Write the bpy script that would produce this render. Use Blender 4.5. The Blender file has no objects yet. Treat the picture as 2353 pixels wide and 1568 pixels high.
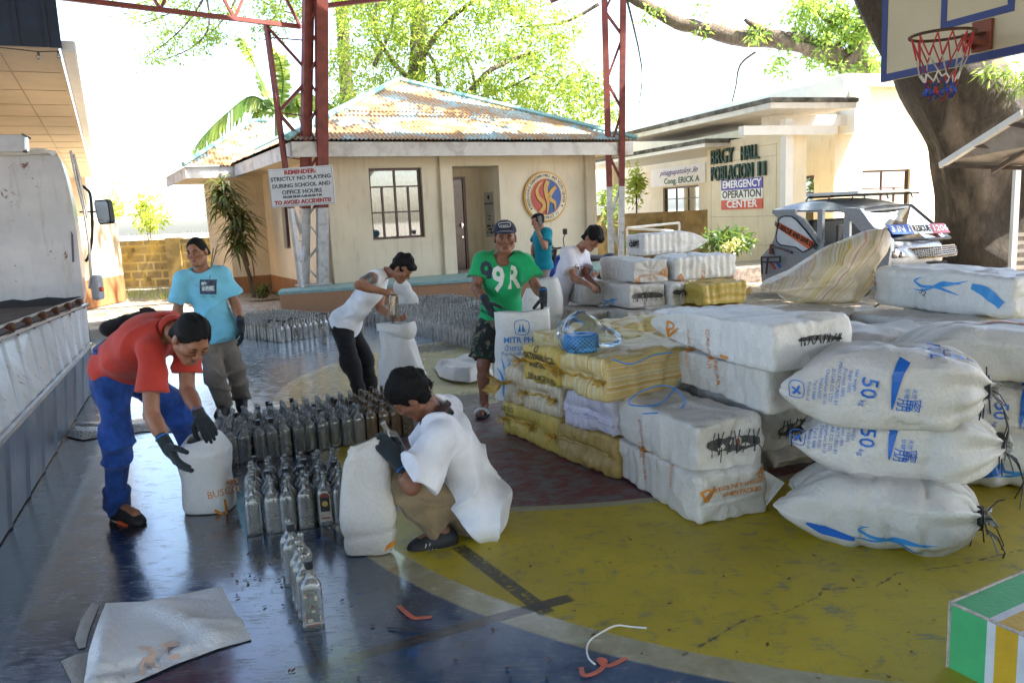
import bpy,bmesh,math,random
import numpy as np
from mathutils import Vector,Matrix,noise as mnoise
from mathutils.bvhtree import BVHTree
R=math.radians
rnd=random.Random(7)
nrg=np.random.default_rng(11)
scene=bpy.context.scene
col=scene.collection
# - camera
F,CX,CY,EYE=1850.0,1176.0,784.0,1.66
_p,_a=math.atan(294/F),math.atan(.045)
_r0,_u0=np.array([1.,0,0]),np.array([0,math.sin(_p),math.cos(_p)])
FW=np.array([0,math.cos(_p),-math.sin(_p)])
RT=math.cos(_a)*_r0-math.sin(_a)*_u0
UP=math.sin(_a)*_r0+math.cos(_a)*_u0
CAM=np.array([0,0,EYE])
cd=bpy.data.cameras.new('camera');cam=bpy.data.objects.new('camera',cd);col.objects.link(cam)
cd.sensor_width=36;cd.lens=36*F/2352;cd.clip_end=2000;cd.clip_start=.05
cam.matrix_world=Matrix(((RT[0],UP[0],-FW[0],0),(RT[1],UP[1],-FW[1],0),(RT[2],UP[2],-FW[2],EYE),(0,0,0,1)))
scene.camera=cam
def ray(x,y):return FW+RT*(x-CX)/F-UP*(y-CY)/F
def G(x,y,z=0.):
 d=ray(x,y);return CAM+d*((z-EYE)/d[2])
def D(x,y,Y):
 d=ray(x,y);return CAM+d*(Y/d[1])
def PX(q):
 v=np.array(q)-CAM;w=v@FW
 return CX+F*(v@RT)/w,CY-F*(v@UP)/w
 # - light
SUN=np.array([.50,-.13,.86]);SUN/=np.linalg.norm(SUN)
w=bpy.data.worlds.new('World');scene.world=w;w.use_nodes=True
nt=w.node_tree;bg=nt.nodes['Background']
sky=nt.nodes.new('ShaderNodeTexSky');sky.sky_type='NISHITA';sky.sun_disc=False
sky.sun_elevation=math.asin(SUN[2]);sky.sun_rotation=math.atan2(SUN[0],SUN[1]);sky.dust_density=2.5;sky.air_density=1.0;sky.ozone_density=1.0
nt.links.new(sky.outputs[0],bg.inputs[0]);bg.inputs[1].default_value=.14
sl=bpy.data.lights.new('sun','SUN');so=bpy.data.objects.new('sun',sl);col.objects.link(so)
sl.energy=5.0;sl.angle=R(.6);sl.color=(1,.93,.82)
so.rotation_euler=Vector(SUN).to_track_quat('Z','Y').to_euler();so.location=(0,0,30)
vs=scene.view_settings;vs.view_transform='Standard';vs.look='None';vs.gamma=1;vs.exposure=2.72
cy=scene.cycles;cy.max_bounces=8;cy.diffuse_bounces=4;cy.glossy_bounces=3;cy.transmission_bounces=4;cy.transparent_max_bounces=20
cy.sample_clamp_indirect=6;cy.caustics_reflective=False;cy.caustics_refractive=False
try:
 cy.use_denoising=True
except Exception:pass
# - helpers: objects
def tag(o,label=None,cat=None,group=None,kind=None):
 if label:o['label']=label
 if cat:o['category']=cat
 if group:o['group']=group
 if kind:o['kind']=kind
 return o
def thing(name,label,cat,loc=(0,0,0),rz=0,group=None):
 o=bpy.data.objects.new(name,None);col.objects.link(o);o.location=tuple(float(v)for v in loc);o.rotation_euler=(0,0,rz);o.empty_display_size=.1
 return tag(o,label,cat,group)
def copy_tree(o,parent=None):
 c=o.copy();col.objects.link(c)
 if parent is not None:c.parent=parent
 for ch in list(o.children):copy_tree(ch,c)
 return c
def setmats(o,m):
 for k in(m if isinstance(m,(list,tuple))else[m]):o.data.materials.append(k)
def mesh_obj(name,v,f,m,parent=None,smooth=False,mi=None,local=False):
 """v in world coordinates unless local; one mesh object"""
 me=bpy.data.meshes.new(name)
 v=np.asarray(v,float)
 if parent is not None and not local:
  mw=Matrix.LocRotScale(parent.location,parent.rotation_euler,parent.scale)
  pp=parent
  while pp.parent is not None:
   pp=pp.parent;mw=Matrix.LocRotScale(pp.location,pp.rotation_euler,pp.scale)@mw
  iv=np.array(mw.inverted());v=v@iv[:3,:3].T+iv[:3,3]
 me.from_pydata(v.tolist(),[],f if isinstance(f,list)else f.tolist())
 if smooth:me.polygons.foreach_set('use_smooth',[True]*len(me.polygons))
 o=bpy.data.objects.new(name,me);col.objects.link(o)
 if parent is not None:o.parent=parent
 setmats(o,m)
 if mi is not None:me.polygons.foreach_set('material_index',np.asarray(mi,np.int32))
 me.update();return o
def tri_mesh_fast(name,v,quads,m,parent=None):
 """big numpy quad mesh, v in world coordinates"""
 v=np.asarray(v,np.float32)
 if parent is not None:v=v-np.array(parent.location,np.float32)
 me=bpy.data.meshes.new(name);n=len(quads);k=quads.shape[1]
 me.vertices.add(len(v));me.vertices.foreach_set('co',v.ravel())
 me.loops.add(n*k);me.loops.foreach_set('vertex_index',quads.ravel().astype(np.int32))
 me.polygons.add(n);me.polygons.foreach_set('loop_start',np.arange(0,n*k,k,dtype=np.int32))
 try:me.polygons.foreach_set('loop_total',np.full(n,k,np.int32))
 except Exception:pass
 me.update(calc_edges=True);me.validate()
 o=bpy.data.objects.new(name,me);col.objects.link(o)
 if parent is not None:o.parent=parent
 setmats(o,m);return o
class MB:
 """collects shapes (world coordinates) and links them as ONE mesh object"""
 def __init__(s):s.v=[];s.f=[];s.mi=[];s.cur=0
 def add(s,v,f,mi=None):
  b=len(s.v);s.v+=[tuple(map(float,q))for q in v];s.f+=[[i+b for i in q]for q in f];s.mi+=[s.cur if mi is None else mi]*len(f);return s
 def box(s,c,d,ax=None,rz=0,mi=None,bev=0):
  """box centred on c with full dims d; ax = 3x3 rows of axes"""
  if ax is None:ax=np.array([[math.cos(rz),math.sin(rz),0],[-math.sin(rz),math.cos(rz),0],[0,0,1]])
  ax=np.asarray(ax,float);h=np.asarray(d,float)/2;c=np.asarray(c,float)
  if bev<=0:
   P=[c+ax.T@(h*np.array([i,j,k]))for i in(-1,1)for j in(-1,1)for k in(-1,1)]
   return s.add(P,[[0,1,3,2],[4,6,7,5],[0,4,5,1],[2,3,7,6],[0,2,6,4],[1,5,7,3]],mi)
  bm=bmesh.new();bmesh.ops.create_cube(bm,size=1)
  for q in bm.verts:q.co=Vector((q.co.x*d[0],q.co.y*d[1],q.co.z*d[2]))
  bmesh.ops.bevel(bm,geom=list(bm.edges),offset=bev,segments=2,profile=.5,affect='EDGES')
  bm.verts.index_update()
  P=[c+ax.T@np.array(q.co)for q in bm.verts];fs=[[q.index for q in f.verts]for f in bm.faces];bm.free()
  return s.add(P,fs,mi)
 def bar(s,a,b,w,h=None,up=(0,0,1),mi=None):
  a,b=np.asarray(a,float),np.asarray(b,float);x=b-a;L=np.linalg.norm(x);x=x/L
  u=np.asarray(up,float);y=np.cross(u,x)
  if np.linalg.norm(y)<1e-4:y=np.cross(np.array([1.,0,0]),x)
  y/=np.linalg.norm(y);z=np.cross(x,y)
  return s.box((a+b)/2,(L,w,h or w),np.array([x,y,z]),mi=mi)
 def tube(s,pts,r,n=8,mi=None,cap=True):
  pts=[np.asarray(q,float)for q in pts];m=len(pts);rr=r if hasattr(r,'__len__')else[r]*m
  P=[];prev=None
  for i in range(m):
   t=pts[min(i+1,m-1)]-pts[max(i-1,0)];t=t/(np.linalg.norm(t)+1e-9)
   if prev is None:
    y=np.cross(t,[0,0,1.]);
    if np.linalg.norm(y)<1e-3:y=np.cross(t,[1.,0,0])
   else:y=prev-t*(prev@t)
   y/=np.linalg.norm(y)+1e-9;prev=y;z=np.cross(t,y)
   for k in range(n):
    a=2*math.pi*k/n;P.append(pts[i]+rr[i]*(math.cos(a)*y+math.sin(a)*z))
  fs=[[i*n+k,i*n+(k+1)%n,(i+1)*n+(k+1)%n,(i+1)*n+k]for i in range(m-1)for k in range(n)]
  if cap:fs+=[list(range(n))[::-1],list(range((m-1)*n,m*n))]
  return s.add(P,fs,mi)
 def lathe(s,c,prof,n=16,ax=None,mi=None):
  """prof: (r, z) pairs; ax rows = local axes"""
  ax=np.eye(3)if ax is None else np.asarray(ax,float);c=np.asarray(c,float);P=[]
  for r,z in prof:
   for k in range(n):
    a=2*math.pi*k/n;P.append(c+ax.T@np.array([r*math.cos(a),r*math.sin(a),z]))
  fs=[[i*n+k,i*n+(k+1)%n,(i+1)*n+(k+1)%n,(i+1)*n+k]for i in range(len(prof)-1)for k in range(n)]
  fs+=[list(range(n))[::-1],list(range((len(prof)-1)*n,len(prof)*n))]
  return s.add(P,fs,mi)
 def prism(s,poly,z0,z1,o=(0,0,0),ax=None,mi=None):
  """polygon in local xy extruded local z0..z1"""
  ax=np.eye(3)if ax is None else np.asarray(ax,float);o=np.asarray(o,float);n=len(poly)
  P=[o+ax.T@np.array([x,y,z])for z in(z0,z1)for x,y in poly]
  return s.add(P,[list(range(n))[::-1],list(range(n,2*n))]+[[i,(i+1)%n,n+(i+1)%n,n+i]for i in range(n)],mi)
 def quad(s,a,b,c,d,mi=None):return s.add([a,b,c,d],[[0,1,2,3]],mi)
 def text(s,body,size,o,ax,depth=.004,align='CENTER',mi=None,xs=1.,shear=0.,offset=0.):
  tv,tf=text_data(body,size,depth,align,shear,offset)
  ax=np.asarray(ax,float);o=np.asarray(o,float)
  return s.add([o+ax.T@np.array([q[0]*xs,q[1],q[2]])for q in tv],tf,mi)
 def build(s,name,m,parent=None,smooth=False):
  ms=m if isinstance(m,(list,tuple))else[m]
  return mesh_obj(name,s.v,s.f,ms,parent,smooth,s.mi if len(ms)>1 else None)
_tc={}
def text_data(body,size,depth=.004,align='CENTER',shear=0.,offset=0.):
 key=(body,size,depth,align,shear,offset)
 if key in _tc:return _tc[key]
 cu=bpy.data.curves.new('t','FONT');cu.body=body;cu.size=size;cu.extrude=depth/2;cu.align_x=align;cu.align_y='CENTER';cu.resolution_u=2;cu.shear=shear;cu.offset=offset
 o=bpy.data.objects.new('t',cu);col.objects.link(o);bpy.context.view_layer.update()
 me=o.evaluated_get(bpy.context.evaluated_depsgraph_get()).to_mesh()
 r=([tuple(q.co)for q in me.vertices],[list(f.vertices)for f in me.polygons])
 o.evaluated_get(bpy.context.evaluated_depsgraph_get()).to_mesh_clear()
 bpy.data.objects.remove(o);bpy.data.curves.remove(cu);_tc[key]=r;return r
 # - helpers: materials
def N(nt,t,**kw):
 n=nt.nodes.new('ShaderNode'+t)
 for k,v in kw.items():
  if k in n.inputs:n.inputs[k].default_value=v
  else:setattr(n,k,v)
 return n
def mixc(nt,a,b,fac,blend='MIX'):
 n=nt.nodes.new('ShaderNodeMix');n.data_type='RGBA';n.blend_type=blend
 for sck,v in((6,a),(7,b),(0,fac)):
  if hasattr(v,'is_linked')or hasattr(v,'links'):nt.links.new(v,n.inputs[sck])
  else:n.inputs[sck].default_value=v if not isinstance(v,(tuple,list))or len(v)==4 else(*v,1)
 return n.outputs[2]
def math1(nt,op,a,b=None,c=None):
 n=nt.nodes.new('ShaderNodeMath');n.operation=op
 for i,v in enumerate((a,b,c)):
  if v is None:continue
  if hasattr(v,'links'):nt.links.new(v,n.inputs[i])
  else:n.inputs[i].default_value=v
 return n.outputs[0]
def ramp(nt,x,stops):
 n=nt.nodes.new('ShaderNodeValToRGB');e=n.color_ramp.elements
 while len(e)<len(stops):e.new(.5)
 for el,(p,c)in zip(e,stops):el.position=p;el.color=(*c,1)if not isinstance(c,(int,float))else(c,c,c,1)
 if hasattr(x,'links'):nt.links.new(x,n.inputs[0])
 return n.outputs[0]
def newmat(name):
 m=bpy.data.materials.new(name);m.use_nodes=True;return m,m.node_tree,m.node_tree.nodes['Principled BSDF']
def coords(nt,kind='Object',scale=(1,1,1)):
 t=N(nt,'TexCoord');mp=N(nt,'Mapping');mp.inputs['Scale'].default_value=scale
 nt.links.new(t.outputs[kind],mp.inputs[0]);return mp.outputs[0]
def noisetex(nt,vec,scale,detail=4,rough=.55,dist=0.):
 n=N(nt,'TexNoise');n.inputs['Scale'].default_value=scale;n.inputs['Detail'].default_value=detail;n.inputs['Roughness'].default_value=rough;n.inputs['Distortion'].default_value=dist
 nt.links.new(vec,n.inputs['Vector']);return n.outputs[0]
def bump(nt,b,h,strength=.3,dist=.01):
 n=N(nt,'Bump');n.inputs['Strength'].default_value=strength;n.inputs['Distance'].default_value=dist
 nt.links.new(h,n.inputs['Height']);nt.links.new(n.outputs[0],b.inputs['Normal']);return n
MATS={}
def pm(name,c,rough=.6,var=.15,scale=6,metal=0,bstr=.15,spec=.5,dirt=None,dirt_amt=.5,dirt_scale=2,coat=0,bdist=.01,bscale=None,sheen=0,kind='Object'):
 """plain procedural material: base colour broken up by noise, optional dirt patches, noise bump"""
 if name in MATS:return MATS[name]
 m,nt,b=newmat(name);v=coords(nt,kind)
 n1=noisetex(nt,v,scale,5)
 c=np.array(c,float);lo,hi=tuple(c*(1-var)),tuple(np.minimum(c*(1+var),1))
 base=ramp(nt,n1,[(.3,lo),(.7,hi)])
 if dirt is not None:
  n2=noisetex(nt,v,dirt_scale,8,.65,.4)
  base=mixc(nt,base,dirt,ramp(nt,n2,[(1-dirt_amt-.12,0.),(1-dirt_amt+.18,1.)]))
 nt.links.new(base,b.inputs['Base Color'])
 b.inputs['Roughness'].default_value=rough;b.inputs['Metallic'].default_value=metal;b.inputs['Specular IOR Level'].default_value=spec
 b.inputs['Coat Weight'].default_value=coat;b.inputs['Coat Roughness'].default_value=.15
 if sheen:b.inputs['Sheen Weight'].default_value=sheen
 if bstr:bump(nt,b,noisetex(nt,v,bscale or scale*6,3),bstr,bdist)
 MATS[name]=m;return m
def cloth_mat(name,c,var=.12,scale=5,dirt=None,dirt_amt=.3,weave=900,rough=.85):
 if name in MATS:return MATS[name]
 m=pm(name,c,rough,var*1.4,scale,bstr=.55,bdist=.010,bscale=22,dirt=dirt,dirt_amt=dirt_amt,dirt_scale=3,spec=.25,sheen=.15)
 return m
def leaf_mat(name,stops,trans=.5):
 if name in MATS:return MATS[name]
 m,nt,b=newmat(name);g=N(nt,'NewGeometry')
 base=ramp(nt,g.outputs['Random Per Island'],stops)
 nt.links.new(base,b.inputs['Base Color']);b.inputs['Roughness'].default_value=.45;b.inputs['Specular IOR Level'].default_value=.3
 tr=N(nt,'BsdfTranslucent');nt.links.new(mixc(nt,base,(.58,.74,.14),.5),tr.inputs[0])
 mx=N(nt,'MixShader');mx.inputs[0].default_value=trans
 nt.links.new(b.outputs[0],mx.inputs[1]);nt.links.new(tr.outputs[0],mx.inputs[2]);nt.links.new(mx.outputs[0],nt.nodes['Material Output'].inputs[0])
 MATS[name]=m;return m
E1=np.array([.88,.475,0.]);E1/=np.linalg.norm(E1);E2=np.array([-E1[1],E1[0],0.]);EZ=np.array([0,0,1.])
# the setting
def circle_mask(nt,xy,c,r,soft=.012,wob=None):
 sx,sy=xy
 dx=math1(nt,'SUBTRACT',sx,c[0]);dy=math1(nt,'SUBTRACT',sy,c[1])
 d=math1(nt,'SQRT',math1(nt,'ADD',math1(nt,'MULTIPLY',dx,dx),math1(nt,'MULTIPLY',dy,dy)))
 if wob is not None:d=math1(nt,'ADD',d,wob)
 n=N(nt,'MapRange');nt.links.new(d,n.inputs[0]);n.inputs[1].default_value=r-soft;n.inputs[2].default_value=r+soft;n.inputs[3].default_value=1;n.inputs[4].default_value=0
 return n.outputs[0]
def half_mask(nt,xy,a,b,c,soft=.01,wob=None):
 """1 where a*x + b*y > c"""
 d=math1(nt,'ADD',math1(nt,'MULTIPLY',xy[0],a),math1(nt,'MULTIPLY',xy[1],b))
 if wob is not None:d=math1(nt,'ADD',d,wob)
 n=N(nt,'MapRange');nt.links.new(d,n.inputs[0]);n.inputs[1].default_value=c-soft;n.inputs[2].default_value=c+soft
 return n.outputs[0]
def stripe_mask(nt,xy,p,q,wd,wob=None):
 """a painted or taped band from p to q"""
 p,q=np.array(p[:2]),np.array(q[:2]);t=(q-p)/np.linalg.norm(q-p);n=np.array([-t[1],t[0]])
 ms=[half_mask(nt,xy,*n,float(n@p)-wd/2,.004,wob),half_mask(nt,xy,*(-n),float(-n@p)-wd/2,.004,wob),half_mask(nt,xy,*t,float(t@p),.01,wob),half_mask(nt,xy,*(-t),float(-t@q),.01,wob)]
 m=ms[0]
 for k in ms[1:]:m=math1(nt,'MULTIPLY',m,k)
 return m
def court_material():
 m,nt,b=newmat('court paint');tc=N(nt,'TexCoord');sp=N(nt,'SeparateXYZ');nt.links.new(tc.outputs['Object'],sp.inputs[0]);xy=(sp.outputs[0],sp.outputs[1])
 V=tc.outputs['Object']
 fine=noisetex(nt,V,55,5,.6);mid=noisetex(nt,V,9,7,.68,.5);big=noisetex(nt,V,1.6,5,.6,.3);scr=noisetex(nt,coords(nt,'Object',(4,34,1)),2.2,6,.7,.6)
 wob=math1(nt,'MULTIPLY',math1(nt,'SUBTRACT',fine,.5),.016)
 grey=ramp(nt,fine,[(.3,(.055,.062,.075)),(.7,(.095,.1,.115))])
 blue=ramp(nt,mid,[(.28,(.008,.036,.10)),(.5,(.03,.085,.175)),(.75,(.075,.135,.22))])
 left_dark=math1(nt,'ADD',half_mask(nt,xy,-.9,-.1,.45,.9),math1(nt,'MULTIPLY',math1(nt,'SUBTRACT',mid,.5),1.3))  # floor turns darker, greyer and glossier towards the left
 base=mixc(nt,blue,ramp(nt,mid,[(.3,(.012,.014,.018)),(.62,(.036,.038,.042)),(.8,(.07,.07,.07))]),math1(nt,'MINIMUM',math1(nt,'MAXIMUM',left_dark,0.),1.))
 base=mixc(nt,base,(.01,.09,.25),ramp(nt,noisetex(nt,V,3.3,3,.5,.8),[(.66,0.),(.7,.85)]))
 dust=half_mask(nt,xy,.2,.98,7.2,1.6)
 base=mixc(nt,base,ramp(nt,mid,[(.3,(.14,.25,.36)),(.7,(.24,.34,.43))]),math1(nt,'MULTIPLY',dust,.85))  # pale blue towards the far side: sky reflection painted into the colour
 A=circle_mask(nt,xy,(2.19,5.94),3.645,.008,wob);Ain=circle_mask(nt,xy,(2.19,5.94),3.50,.008,wob)
 B=circle_mask(nt,xy,(.15,7.94),3.6,.008,wob);Bin=circle_mask(nt,xy,(.15,7.94),3.53,.008,wob)
 Cc=circle_mask(nt,xy,(.6,8.2),2.98,.01,wob);Cin=circle_mask(nt,xy,(.6,8.2),2.86,.008,wob)
 cream=ramp(nt,mid,[(.3,(.28,.25,.14)),(.7,(.46,.43,.28))])
 worn=ramp(nt,math1(nt,'ADD',math1(nt,'MULTIPLY',mid,.6),math1(nt,'MULTIPLY',scr,.4)),[(.53,0.),(.63,.75)])
 yel=mixc(nt,ramp(nt,big,[(.3,(.42,.31,.005)),(.7,(.58,.44,.010))]),(.13,.155,.13),worn)
 scr2=noisetex(nt,coords(nt,'Object',(30,3,1)),2.4,6,.7,.8);yel=mixc(nt,yel,(.14,.15,.10),ramp(nt,scr2,[(.60,0.),(.68,.6)]));yel=mixc(nt,yel,(.12,.15,.18),ramp(nt,noisetex(nt,V,2.6,7,.75,.4),[(.60,0.),(.68,.65)]))
 yel=mixc(nt,yel,(.05,.05,.03),ramp(nt,noisetex(nt,V,21,8,.75),[(.62,0.),(.74,.75)]))
 red=mixc(nt,(.13,.14,.15),(.17,.022,.022),ramp(nt,math1(nt,'ADD',math1(nt,'MULTIPLY',mid,.5),math1(nt,'MULTIPLY',scr,.5)),[(.44,0.),(.54,.95)]))
 pale=mixc(nt,ramp(nt,big,[(.3,(.33,.28,.10)),(.7,(.50,.43,.19))]),(.22,.18,.12),ramp(nt,mid,[(.55,0.),(.68,.8)]))
 near=half_mask(nt,xy,1,0,-1.02,.02,wob)
 c=mixc(nt,base,cream,A);c=mixc(nt,c,yel,Ain)
 Bn=math1(nt,'MULTIPLY',B,near);Bi=math1(nt,'MULTIPLY',Bin,near)
 c=mixc(nt,c,cream,Bn);c=mixc(nt,c,red,Bi)
 far=half_mask(nt,xy,.05,1,7.05,.05,math1(nt,'MULTIPLY',math1(nt,'SUBTRACT',big,.5),2.2))
 c=mixc(nt,c,mixc(nt,cream,(.62,.6,.45),.5),math1(nt,'MULTIPLY',Cc,far));c=mixc(nt,c,pale,math1(nt,'MULTIPLY',Cin,far))
 tape=(.028,.027,.024)
 tw=ramp(nt,noisetex(nt,V,26,6,.7,.5),[(.36,0.),(.46,.9)])
 for p,q,wd,k in(((1052,1254),(1258,1408),.075,tw),((785,1516),(1312,1371),.07,None),((600,1560),(785,1517),.07,tw),((735,1212),(795,1252),.05,None)):
  mk=stripe_mask(nt,xy,G(*p),G(*q),wd,wob)
  c=mixc(nt,c,tape,math1(nt,'MULTIPLY',mk,k if k is not None else.9))
 for p,q in(((636,1318),(755,1568)),):
  c=mixc(nt,c,(.012,.012,.012),stripe_mask(nt,xy,G(*p),G(*q),.012,wob))
 crack=[(1567,1505),(1640,1465),(1680,1440),(1720,1418),(1800,1405),(1880,1370),(1890,1352),(2010,1346),(2040,1330),(2060,1315),(2200,1298),(2290,1275),(2352,1262)]
 wobc=math1(nt,'MULTIPLY',math1(nt,'SUBTRACT',noisetex(nt,V,24,4,.6),.5),.05)
 for p,q in zip(crack,crack[1:]):
  c=mixc(nt,c,(.03,.03,.025),math1(nt,'MULTIPLY',stripe_mask(nt,xy,G(*p),G(*q),.006,wobc),.85))
 c=mixc(nt,c,(.045,.032,.02),math1(nt,'MULTIPLY',ramp(nt,noisetex(nt,V,14,8,.8),[(.635,0.),(.67,.8)]),.7))
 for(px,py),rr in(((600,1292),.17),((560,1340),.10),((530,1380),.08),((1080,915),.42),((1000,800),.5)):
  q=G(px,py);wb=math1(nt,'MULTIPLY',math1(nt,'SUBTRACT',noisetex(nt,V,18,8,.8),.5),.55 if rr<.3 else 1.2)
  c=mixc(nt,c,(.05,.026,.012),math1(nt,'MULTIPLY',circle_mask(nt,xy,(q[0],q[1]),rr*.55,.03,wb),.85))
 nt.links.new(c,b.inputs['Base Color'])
 rg=ramp(nt,math1(nt,'ADD',math1(nt,'MULTIPLY',mid,.6),math1(nt,'MULTIPLY',scr,.4)),[(.35,.10),(.72,.34)])
 rdust=math1(nt,'MAXIMUM',math1(nt,'MULTIPLY',Ain,.42),math1(nt,'MULTIPLY',Bn,.42))
 nt.links.new(math1(nt,'MINIMUM',math1(nt,'ADD',rg,math1(nt,'MULTIPLY',rdust,.8)),.75),b.inputs['Roughness'])
 b.inputs['Specular IOR Level'].default_value=.8;nt.links.new(math1(nt,'MAXIMUM',math1(nt,'SUBTRACT',math1(nt,'ADD',.22,math1(nt,'MULTIPLY',math1(nt,'MINIMUM',math1(nt,'MAXIMUM',left_dark,0.),1.),.6)),math1(nt,'MULTIPLY',rdust,.6)),0.),b.inputs['Coat Weight']);nt.links.new(ramp(nt,math1(nt,'ADD',math1(nt,'MULTIPLY',mid,.4),math1(nt,'MULTIPLY',scr,.6)),[(.36,.05),(.5,.14),(.62,.42)]),b.inputs['Coat Roughness']);b.inputs['Coat IOR'].default_value=1.6
 bump(nt,b,math1(nt,'ADD',math1(nt,'MULTIPLY',mid,.6),math1(nt,'MULTIPLY',fine,.25)),.10,.012)
 return m
M={}
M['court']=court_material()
def ground_mat():
 m,nt,b=newmat('dry soil and leaf litter');v=coords(nt)
 n1=noisetex(nt,v,.6,6,.6);n2=noisetex(nt,v,14,8,.75);n3=noisetex(nt,v,3,6,.7)
 c=ramp(nt,n1,[(.35,(.30,.25,.18)),(.65,(.42,.36,.27))])
 c=mixc(nt,c,(.12,.075,.04),ramp(nt,n2,[(.52,0.),(.6,.85)]));c=mixc(nt,c,(.10,.085,.07),ramp(nt,n3,[(.55,0.),(.66,.7)]))
 nt.links.new(c,b.inputs['Base Color']);b.inputs['Roughness'].default_value=.95;bump(nt,b,n2,.8,.04);return m
M['ground']=ground_mat()
mb=MB();mb.box((0,40,-.27),(420,420,.5));o=mb.build('ground',M['ground']);tag(o,kind='structure')
K0=np.array([-3.99,13.96,0.])
def kp(s,off,z=0.):return K0+s*E1-off*E2+np.array([0,0,z])
mb=MB();P=[kp(-16,0),kp(5.9,0),kp(5.9,22),kp(-16,22)]
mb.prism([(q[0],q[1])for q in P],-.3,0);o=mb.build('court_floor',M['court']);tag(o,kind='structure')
M['conc']=pm('weathered concrete',(.34,.31,.26),.9,.25,5,dirt=(.12,.10,.08),dirt_amt=.42)
mb=MB();mb.box(kp(-6.2,-1.4,.05),(12.2,2.4,.08),np.array([E1,E2,EZ]));o=mb.build('path',M['conc']);tag(o,kind='structure')
kerbm,nt,b=newmat('yellow and grey kerb paint');v=coords(nt);sp=N(nt,'SeparateXYZ');nt.links.new(v,sp.inputs[0])
seg=math1(nt,'GREATER_THAN',math1(nt,'MODULO',math1(nt,'ADD',math1(nt,'ADD',math1(nt,'MULTIPLY',sp.outputs[0],.88),math1(nt,'MULTIPLY',sp.outputs[1],.475)),40.15),1.6),.8)
c=mixc(nt,(.30,.27,.22),(.50,.40,.05),seg);c=mixc(nt,c,(.2,.18,.15),ramp(nt,noisetex(nt,v,9,6,.7),[(.5,0.),(.65,.8)]));nt.links.new(c,b.inputs['Base Color']);b.inputs['Roughness'].default_value=.85
mb=MB();mb.box(kp(-8.05,-.09,.05),(16,.18,.2),np.array([E1,E2,EZ]),bev=.012);o=mb.build('kerb',kerbm);tag(o,kind='structure')
# - wall materials
def plaster(name,c,base_c=None,base_h=0.,top_stain=0.):
 m,nt,b=newmat(name);t=N(nt,'TexCoord');v=t.outputs['Object'];sp=N(nt,'SeparateXYZ');nt.links.new(v,sp.inputs[0])
 n1=noisetex(nt,v,1.3,6,.6);n2=noisetex(nt,coords(nt,'Object',(5,5,.7)),2,7,.7);n3=noisetex(nt,v,30,4)
 c=np.array(c);k=ramp(nt,n1,[(.3,tuple(c*.9)),(.7,tuple(np.minimum(c*1.06,1)))])
 k=mixc(nt,k,tuple(c*np.array([.58,.55,.5])),ramp(nt,n2,[(.54,0.),(.74,.55)]));k=mixc(nt,k,(.16,.12,.09),ramp(nt,noisetex(nt,v,4,9,.78),[(.66,0.),(.73,.5)]))
 if base_c is not None:
  mk=math1(nt,'LESS_THAN',math1(nt,'ADD',sp.outputs[2],math1(nt,'MULTIPLY',math1(nt,'SUBTRACT',n3,.5),.02)),base_h)
  bc=np.array(base_c);k=mixc(nt,k,ramp(nt,n2,[(.3,tuple(bc*1.1)),(.75,tuple(bc*.6))]),mk)
 nt.links.new(k,b.inputs['Base Color']);b.inputs['Roughness'].default_value=.8;b.inputs['Specular IOR Level'].default_value=.3
 bump(nt,b,n3,.15,.006);return m
M['cream']=plaster('cream plaster',(.70,.61,.46),(.36,.18,.085),.42)
M['cream_hall']=plaster('pale yellow plaster',(.77,.68,.50))
M['beige']=plaster('beige plaster',(.62,.50,.35),(.34,.16,.07),.62)
M['ledge']=plaster('terracotta plaster',(.40,.22,.125))
M['white']=pm('weathered white paint',(.68,.66,.62),.7,.08,4,dirt=(.24,.22,.19),dirt_amt=.34,dirt_scale=3)
M['white2']=pm('white paint',(.74,.73,.70),.55,.05,5)
M['teal']=pm('worn teal paint',(.22,.36,.35),.6,.2,8,dirt=(.3,.28,.22),dirt_amt=.35)
M['rustred']=pm('rust red oxide paint',(.17,.035,.028),.62,.3,7,dirt=(.05,.02,.015),dirt_amt=.35,dirt_scale=4)
M['silver']=pm('flaking aluminium paint',(.50,.50,.50),.5,.15,8,metal=.15,dirt=(.16,.10,.07),dirt_amt=.36,dirt_scale=5)
M['brownframe']=pm('brown window frame paint',(.075,.03,.022),.4,.2,8)
M['dark']=pm('dark interior',(.02,.018,.016),.9,.2,2,bstr=0)
M['curtain']=pm('grey curtain',(.42,.42,.42),.9,.3,9,bstr=.6,bdist=.05)
M['curtain_b']=pm('brown curtain',(.09,.06,.045),.9,.35,9,bstr=.6,bdist=.05)
M['door']=pm('varnished brown door',(.085,.026,.018),.3,.3,7,coat=.4)
M['black']=pm('black plastic',(.018,.018,.019),.45,.2,20,bstr=.05)
M['chrome']=pm('worn chrome',(.62,.62,.63),.22,.1,9,metal=.95,bstr=.02)
def glass_mat(name,tint,alpha=.35,rough=.03):
 m,nt,b=newmat(name);tr=N(nt,'BsdfTransparent');tr.inputs[0].default_value=(*tint,1);gl=N(nt,'BsdfGlossy');gl.inputs['Roughness'].default_value=rough;gl.inputs[0].default_value=(.9,.95,1,1)
 fr=N(nt,'Fresnel');fr.inputs[0].default_value=1.5
 f=math1(nt,'MINIMUM',math1(nt,'ADD',math1(nt,'MULTIPLY',fr.outputs[0],.9),alpha*.3),1.)
 mx=N(nt,'MixShader');nt.links.new(f,mx.inputs[0]);nt.links.new(tr.outputs[0],mx.inputs[1]);nt.links.new(gl.outputs[0],mx.inputs[2]);nt.links.new(mx.outputs[0],nt.nodes['Material Output'].inputs[0])
 MATS[name]=m;return m
M['pane']=glass_mat('window glass',(.75,.78,.8),.35)
M['windscreen']=glass_mat('windscreen glass',(.86,.88,.88),.2)
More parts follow.
